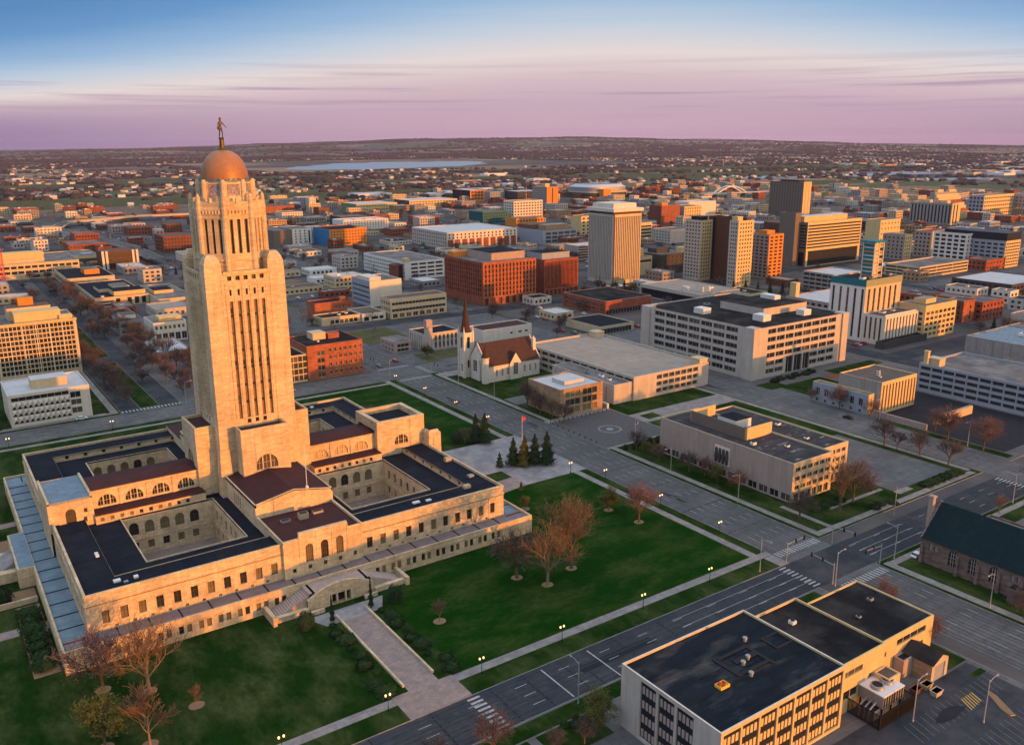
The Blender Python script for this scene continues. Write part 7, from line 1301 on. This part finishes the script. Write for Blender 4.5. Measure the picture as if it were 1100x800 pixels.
    for i in range(6): tree('hedge', 196+i*4, -113.4, 1.5, f'{ORD[i]} dark hedge bush along the parking lot end by the street', 'hedge bushes at the parking lot')
    for i in range(10): tree('grey' if i % 3 else 'pink', 238+(i % 4)*9, 150+i*9, 7+(i*7 % 4), f'{ORD[i]} bare tree from the church among the lots before the red brick hall', 'bare trees before the red brick hall')
    for i in range(5): tree('green' if i % 2 else 'conifer', 372+i*5, 262-i*6, 8+i % 3, f'{ORD[i]} green tree from the left at the foot of the fluted tower', 'green trees at the fluted tower foot')
    for i in range(5): tree('conifer' if i == 1 else 'greyb', 455+i*8, 5-i*4, 9+i % 3, f'{ORD[i]} tree from the left beside the yellow office and brick flats', 'trees by the yellow office')
    for i in range(5): tree('conifer', 448+i*6, 196-i*7, 10+i % 2, f'{ORD[i]} dark green tree from the left at the foot of the twin towers', 'trees at the twin tower foot')
    for i in range(6): tree('hedge', 262+i*6, 4.6+(i % 2)*1.4, 1.6, f'{ORD[i]} bush from the left before the huge pale office', 'bushes before the pale office')
    tree('rust', 210, 520, 9, 'round golden brown bare tree alone in the car parks behind the tower')
    for i in range(6): tree('conifer', 116+i*7, 560-i*12, 8, f'{ORD[i]} dark conifer in the row beside the brown glass fronted office', 'dark conifers by the glass fronted office')
rows()
# off-frame street trees and houses east of the lower street: the morning shade on the lawn comes from them
for i in range(9): tree('rust2', -118+i*16, -196-(i*53 % 22), 15+(i*7 % 5), f'{ORD[i]} tall street tree in the row behind the lower street', 'street trees behind the lower street')
for i, (x, y) in enumerate(((-96, -238), (-62, -244), (-30, -238))): gable_hall('house', f'{ORD[i]} plain gabled house of the three behind the lower street', x, y, x+18, y+14, 8, 13, 'x', 'brick_tan', 'roof_grey', [(3+4*k, 3, 4.4+4*k, 5) for k in range(4)], None, 'house')
# ---------------------------------------------------------------- the rest of the town
def inview(x, y, z=0, m=.06):
    d = Vector((x, y, z))-CAM; w = d.dot(fwd)
    if w < 5: return None
    u = d.dot(r2)/w*934.2/1100; v = d.dot(u2)/w*934.2/1100
    return (u, v, w) if abs(u) < .5+m and abs(v) < .3636+m else None
def clear(x0, y0, x1, y1, m=5):
    return not any(x0 < b[2]+m and x1 > b[0]-m and y0 < b[3]+m and y1 > b[1]-m for b in FOOT)
def town():
    rng = random.Random(21); n = 0
    xs = [1+118.5*k for k in range(-3, 12)]; ys = [-129+117.2*k for k in range(-1, 13)]
    walls = [('concrete_pale', 'pale'), ('brick_red', 'red brick'), ('brick_tan', 'tan brick'), ('concrete_grey', 'grey'), ('white_stone', 'white'), ('brick_brown', 'brown brick'), ('concrete_cream', 'cream')]; roofs = ['roof_grey', 'roof_white', 'roof_black', 'roof_tan', 'roof_grey', 'roof_brownish']
    zone = lambda x, y: 'left of the tower' if inview(x, y) and inview(x, y)[0] < -.25 else ('in the middle of downtown' if x < 700 and y < 700 else ('in the railway district' if y > 500 else 'at the right side of downtown'))
    for k in range(len(xs)-1):
        for j in range(len(ys)-1):
            for _ in range(26):
                if n > 294: return
                w, d = rng.uniform(11, 34), rng.uniform(11, 32); x = rng.uniform(xs[k]+12, xs[k+1]-12-w); y = rng.uniform(ys[j]+12, ys[j+1]-12-d)
                if x < 245 and y < 245 and (x > -130): continue
                if x < 345 and y < 118: continue
                if 60 < x < 240 and 180 < y < 270: continue
                if not inview(x, y) or math.hypot(x-CAM.x, y-CAM.y) < 430 or not clear(x, y, x+w, y+d): continue
                if rng.random() < (.3 if x < 650 and y < 800 else .75): continue
                h = rng.choice([4, 4.5, 5, 7, 8, 9, 11]) if math.hypot(x, y) > 500 else rng.choice([4, 4.5, 5, 6]); wm, wn = rng.choice(walls); fl = max(1, int(h/3.6))
                gname = f'low {wn} buildings {zone(x, y)}'
                bld('small_building', f'one of the low {wn} flat roofed buildings {zone(x, y)}', x, y, x+w, y+d, h, wm, rng.choice(roofs), grid(w, h, max(2, int(w/4)), fl, .55, .5, .8, .6, .5), grid(d, h, max(2, int(d/4)), fl, .5, .5, .8, .6, .5), group=gname, near=False,
                    units=[('vent_unit', w*.3, d*.4, 2, 2, 1.2, 'metal_white')] if rng.random() < .6 else []); n += 1
town()
def town_mass():
    rng = random.Random(91); mb = MB(); n = 0; walls = ['concrete_pale', 'brick_red', 'brick_tan', 'concrete_grey', 'white_stone', 'brick_brown', 'concrete_cream', 'blue_grey_panel', 'concrete_pink', 'brick_brown']; roofs = ['roof_grey', 'roof_white', 'roof_black', 'roof_tan', 'roof_grey', 'roof_brownish']
    for _ in range(9000):
        if n >= 330: break
        x, y = rng.uniform(-350, 1900), rng.uniform(260, 1500); v = inview(x, y)
        if not v or v[2] < 640 or (360 < x < 462 and 985 < y < 1165): continue
        w, d = rng.uniform(10, 38), rng.uniform(10, 34); fx, fy = ((x-1)/118.5) % 1, ((y+129)/117.2) % 1
        if fx < .09 or fx+w/118.5 > .92 or fy < .09 or fy+d/117.2 > .92 or not clear(x, y, x+w, y+d, 3): continue
        FOOT.append((x, y, x+w, y+d)); h = rng.choice([4, 5, 6, 8, 9, 12, 15]); m = rng.choice(walls); fl = max(1, int(h/3.6)); H = h+.6
        facade(mb, (x, y), (1, 0), w, 0, H, grid(w, h, max(2, int(w/3.6)), fl, .55, .5, .8, .6, .5), m, .3, None, 'glass_dark'); facade(mb, (x, y+d), (0, -1), d, 0, H, grid(d, h, max(2, int(d/3.6)), fl, .5, .5, .8, .6, .5), m, .3, None, 'glass_dark'); facade(mb, (x+w, y+d), (-1, 0), w, 0, H, [], m); facade(mb, (x+w, y), (0, 1), d, 0, H, [], m)
        r = rng.choice(roofs); mb.face([(x, y, h), (x+w, y, h), (x+w, y+d, h), (x, y+d, h)], r)
        for s_ in ((x+w*.2, y+d*.3, 3, 2.4, 1.6), (x+w*.6, y+d*.5, 2, 2, 1.1)): mb.box(s_[0], s_[1], h, s_[0]+s_[2], s_[1]+s_[3], h+s_[4], rng.choice(['metal_white', 'metal_grey', 'concrete_cream']))
        n += 1
    tag(mb.build('distant_buildings'), 'crowded low flat roofed buildings filling the far downtown blocks', 'buildings', kind='stuff')
town_mass()
CLUST = []
def far_houses():
    """suburbs and sheds beyond downtown: the 260 nearest as things, the rest one mass"""
    rng = random.Random(8); spots = []
    cl = [(rng.uniform(-500, 5200), rng.uniform(1350, 5600), rng.uniform(60, 230)) for _ in range(105)]
    cl += [(rng.uniform(-700, 300), rng.uniform(1500, 3900), rng.uniform(90, 260)) for _ in range(34)]+[(rng.uniform(700, 1500), rng.uniform(1500, 2300), rng.uniform(120, 300)) for _ in range(16)]+[(rng.uniform(1300, 7000), rng.uniform(700, 6000), rng.uniform(120, 380)) for _ in range(60)]+[(rng.uniform(2500, 9000), rng.uniform(2500, 7500), rng.uniform(200, 600)) for _ in range(40)]
    CLUST.extend(cl)
    for cx, cy, s in cl:
        big = rng.random() < .14
        for _ in range(rng.randint(8, 30) if not big else rng.randint(3, 8)):
            x, y = rng.gauss(cx, s), rng.gauss(cy, s*.8)
            if on_prairie(x, y) or (y < 1230 and x < 1400) or (850 < x < 1480 and 350 < y < 1400): continue
            v = inview(x, y)
            if not v or math.hypot(x, y) < 1200 or v[2] > 11000: continue
            if 1150 < x < 3400 and 3150 < y < 5400 and (y-3150) > -.2*(x-1150): continue
            w, d, h = (rng.uniform(30, 90), rng.uniform(20, 60), rng.uniform(6, 10)) if big else (rng.uniform(9, 17), rng.uniform(8, 13), rng.uniform(4, 6))
            spots.append((v[2], x, y, w, d, h, big, rng.randint(0, 5)))
    spots.sort(); print('far houses', len(spots))
    hm = {}; wc = ['white_panel', 'concrete_cream', 'concrete_pale', 'white_stone', 'brick_tan', 'concrete_pink']; rc = ['roof_grey', 'roof_white', 'roof_brownish', 'roof_grey', 'roof_tan', 'roof_black']; nm = ['white', 'cream', 'pale grey', 'off white', 'tan', 'pinkish']
    def body(q, x, y, w, d, h, big, c):
        if big: q.box(x, y, -.5, x+w, y+d, h, wc[c], ['roof_white', 'roof_grey', 'roof_tan'][c % 3])
        else:
            q.box(x, y, -.5, x+w, y+d, h, wc[c]); r = h+d*.32
            q.face([(x-.4, y-.4, h-.1), (x+w+.4, y-.4, h-.1), (x+w+.4, y+d/2, r), (x-.4, y+d/2, r)], rc[c]); q.face([(x+w+.4, y+d+.4, h-.1), (x-.4, y+d+.4, h-.1), (x-.4, y+d/2, r), (x+w+.4, y+d/2, r)], rc[c]); q.face([(x, y+d, h), (x, y, h), (x, y+d/2, r-.1)], wc[c]); q.face([(x+w, y, h), (x+w, y+d, h), (x+w, y+d/2, r-.1)], wc[c])
    gz = TZ
    mass = MB()
    nb = [0, 0]
    for i, (dist, x, y, w, d, h, big, c) in enumerate(spots):
        if nb[big] < 140:
            nb[big] += 1
            k = (big, c)
            if k not in hm: q = MB(); body(q, 0, 0, 50 if big else 12, 36 if big else 9, 8 if big else 5, big, c); hm[k] = q.mesh('warehouse' if big else 'house')
            o = inst('warehouse' if big else 'house', hm[k], None, (x, y, 0), 0, (w/50, d/36, h/8) if big else (w/12, d/9, h/5)); what = f'{nm[c]} {"flat warehouses" if big else "gabled houses"} out beyond downtown'
            tag(o, f'one of the small {what}', 'warehouse' if big else 'house', what)
        else: body(mass, x, y, w, d, h+gz(x, y), big, c)
    tag(mass.build('distant_houses'), 'dense specks of pale houses spread over the far plain', 'houses', kind='stuff')
far_houses()
def woods():
    rng = random.Random(31); mb = MB(); n = 0
    cl = [(rng.uniform(-900, 7000), rng.uniform(1100, 7000), rng.uniform(60, 230), rng.randint(60, 240)) for _ in range(190)]+[(rng.uniform(-3000, 12000), rng.uniform(5000, 14000), rng.uniform(120, 500), rng.randint(60, 160)) for _ in range(110)]
    cl += [(c[0]+rng.gauss(0, c[2]*.4), c[1]+rng.gauss(0, c[2]*.4), c[2]*.9, rng.randint(10, 36)) for c in CLUST]
    for cx, cy, s, k in cl:
        an = rng.uniform(0, 3.14); el = rng.uniform(1.5, 5)
        for _ in range(k):
            a, b = rng.gauss(0, s*el*.5), rng.gauss(0, s/el); x, y = cx+a*math.cos(an)-b*math.sin(an), cy+a*math.sin(an)+b*math.cos(an); v = inview(x, y)
            if not v or v[2] < 1250 or (on_prairie(x, y) and rng.random() < .93): continue
            if 1150 < x < 3400 and 3150 < y < 5400: continue
            z = TZ(x, y)-1
            R_ = rng.uniform(4, 9.5)*(1+v[2]/6000); h = rng.uniform(6, 11)*(1 if v[2] < 6000 else 1.4); m = 7; ring = [[(x+R_*q*rng.uniform(.75, 1.2)*math.cos(6.283*i/m), y+R_*q*rng.uniform(.75, 1.2)*math.sin(6.283*i/m), z+h*zz*rng.uniform(.85, 1.1)) for i in range(m)] for q, zz in ((1, 0), (1.05, .45), (.6, .9))]
            for A, B_ in zip(ring, ring[1:]):
                for i in range(m): j = (i+1) % m; mb.face([A[i], A[j], B_[j], B_[i]], 'wood_mass')
            mb.face(ring[2], 'wood_mass'); n += 1
    tag(mb.build('distant_woods'), 'brownish bare woods in belts across the far plain', 'woods', kind='stuff'); print('woods', n)
woods()
def town_trees():
    rng = random.Random(44); n = 0; tr, cr_, h0 = TM['far']
    while n < 285:
        x, y = (rng.uniform(-150, 1300), rng.uniform(200, 1300)) if n % 2 else (rng.uniform(-150, 600), rng.uniform(140, 800))
        if rng.random() < .6: x = 1+118.5*round((x-1)/118.5)+rng.choice((-9, 9))
        v = inview(x, y)
        if not v or v[2] < 360 or not clear(x, y, x, y, 3) or (x < 240 and y < 245 and x > 12): continue
        s = rng.uniform(.6, 1.15); z = 'left of the tower' if v[0] < -.25 else ('in middle downtown' if v[0] < .15 else 'in right hand downtown')
        t = thing('street_tree', f'one of the small bare street trees scattered {z}', 'tree', (x, y, 0), rng.uniform(0, 6.28), f'small bare street trees {z}'); t.scale = (s, s, s*rng.uniform(.8, 1.1)); inst('trunk', tr, t); inst('crown', cr_, t); n += 1
town_trees()
def tree_mass():
    rng = random.Random(17); mb = MB(); n = 0
    for _ in range(20000):
        if n >= 1500: break
        x, y = rng.uniform(-420, 2300), rng.uniform(200, 1900)
        if rng.random() < .45: x = 1+118.5*round((x-1)/118.5)+rng.choice((-10, -8, 8, 10))
        elif rng.random() < .4: y = -129+117.2*round((y+129)/117.2)+rng.choice((-9, 9))
        v = inview(x, y)
        if not v or v[2] < 430 or not clear(x, y, x, y, 2.5) or (360 < x < 462 and 985 < y < 1165): continue
        h = rng.uniform(6, 12); r = h*rng.uniform(.3, .45); m = rng.choice(['twig_grey', 'twig_grey', 'twig_rust', 'twig_pink', 'twig_green', 'needle'] if rng.random() < .5 else ['twig_grey']); mb.tube((x, y, 0), (x, y, h*.5), .25, .12, 4, 'bark')
        for _k in range(30 if v[2] < 900 else 16):
            a, b, q = rng.uniform(0, 6.283), rng.uniform(-1, 1), rng.uniform(.5, 1); c = Vector((x+r*q*math.cos(a)*math.sqrt(1-b*b), y+r*q*math.sin(a)*math.sqrt(1-b*b), h*.62+h*.36*q*b)); s = rng.uniform(.35, .95); u = Vector((rng.uniform(-1, 1), rng.uniform(-1, 1), rng.uniform(-.2, 1))).normalized()*s*1.4; w = u.orthogonal().normalized()*s*.5; mb.face([c-u-w, c+u, c-u*.4+w], m)
        n += 1
    tag(mb.build('distant_trees'), 'countless small bare trees along the far downtown streets and lots', 'trees', kind='stuff')
tree_mass()
def lots():
    rng = random.Random(61); n = 0
    L_ = [(250, 125, 300, 175, 'the lots before the red brick hall'), (140, 320, 185, 420, 'the car parks right of the tower'), (240, 420, 262, 520, 'the car parks right of the tower'), (150, 470, 200, 560, 'the car parks right of the tower'), (120, 660, 190, 730, 'the car parks left of the tower'), (40, 900, 160, 1010, 'the dealer lots at far left'), (-40, 860, 60, 960, 'the dealer lots at far left'), (560, 620, 640, 680, 'the downtown car parks'), (700, 300, 790, 360, 'the downtown car parks'), (460, 60, 500, 110, 'the car parks at the right'), (540, -30, 600, 50, 'the car parks at the right'), (960, 900, 1100, 1060, 'the railway car parks'), (1100, 700, 1250, 860, 'the railway car parks')]
    L_ += [(60, 290, 130, 420, 'the car parks left of the tower'), (140, 600, 260, 680, 'the car parks right of the tower'), (250, 330, 350, 360, 'the lots before the red brick hall'), (360, 375, 470, 410, 'the downtown car parks'), (260, 196, 300, 240, 'the lots before the red brick hall'), (360, 20, 372, 110, 'the car parks at the right'), (560, 60, 590, 120, 'the car parks at the right'), (850, 220, 940, 400, 'the car parks at the right')]
    pk = MB()
    for x0, y0, x1, y1, nm in L_:
        for yy in range(int(y0), int(y1), 9):
            for i in range(int((x1-x0)/2.8)):
                if clear(x0+i*2.8, yy, x0+i*2.8, yy, 3): pk.face([(x0+i*2.8-1.45, yy-2.4, .16), (x0+i*2.8-1.33, yy-2.4, .16), (x0+i*2.8-1.33, yy+2.4, .16), (x0+i*2.8-1.45, yy+2.4, .16)], 'paint_white')
    struct(pk, 'parking_marking')
    for x0, y0, x1, y1, nm in L_:
        rows_ = [y for y in range(int(y0), int(y1), 9)]
        for _ in range(24 if 'dealer' in nm else 15):
            x = x0+round(rng.uniform(0, x1-x0)/2.8)*2.8; y = rng.choice(rows_)
            if not clear(x, y, x, y, 3): continue
            k = rng.choice(['white', 'white', 'grey', 'black', 'blue', 'red', 'grey']); car(k, x, y, math.pi/2, f'one of the {k} cars parked in {nm}', f'{k} cars parked in {nm}'); n += 1
    # the many more cars too far to tell apart
    mb = MB(); pal = ['car_white', 'car_white', 'car_grey', 'car_black', 'car_blue', 'car_red', 'car_grey']; k = 0
    for _ in range(6000):
        if k >= 900: break
        x, y = rng.uniform(-200, 1500), rng.uniform(430, 1400); v = inview(x, y)
        if not v or v[2] < 720 or not clear(x, y, x, y, 3): continue
        if math.sin(x*.021+1.3)*math.sin(y*.017+.4) < .18: continue
        x = round(x/2.8)*2.8; y = round(y/8)*8; c = rng.choice(pal); mb.box(x-.9, y-2.2, .3, x+.9, y+2.2, .9, c); mb.taper(x-.85, y-1.3, .9, x+.85, y+1.7, 1.45, .15, .45, 'glass_dark', c); k += 1
    tag(mb.build('distant_cars'), 'rows of parked cars filling the far car parks', 'cars', kind='stuff')
lots()
# ---------------------------------------------------------------- evening air between here and the hills
def haze():
    mb = MB(); v = [(-14000, -700), (-14000, 27000), (31000, 27000), (31000, -700)]
    m = bpy.data.materials.new('haze'); m.use_nodes = True; n = m.node_tree.nodes; n.remove(n['Principled BSDF']); p = n.new('ShaderNodeVolumePrincipled'); p.inputs['Color'].default_value = (.72, .68, .92, 1); p.inputs['Density'].default_value = HAZE; p.inputs['Anisotropy'].default_value = .1; m.node_tree.links.new(p.outputs[0], n['Material Output'].inputs['Volume']); MATS['haze'] = m
    mb.box(-14000, -700, -160, 31000, 27000, 262, 'haze'); o = mb.build('haze'); tag(o, 'thin mauve evening air over the far plain', 'haze', kind='stuff')
HAZE = 1.6e-5
haze()
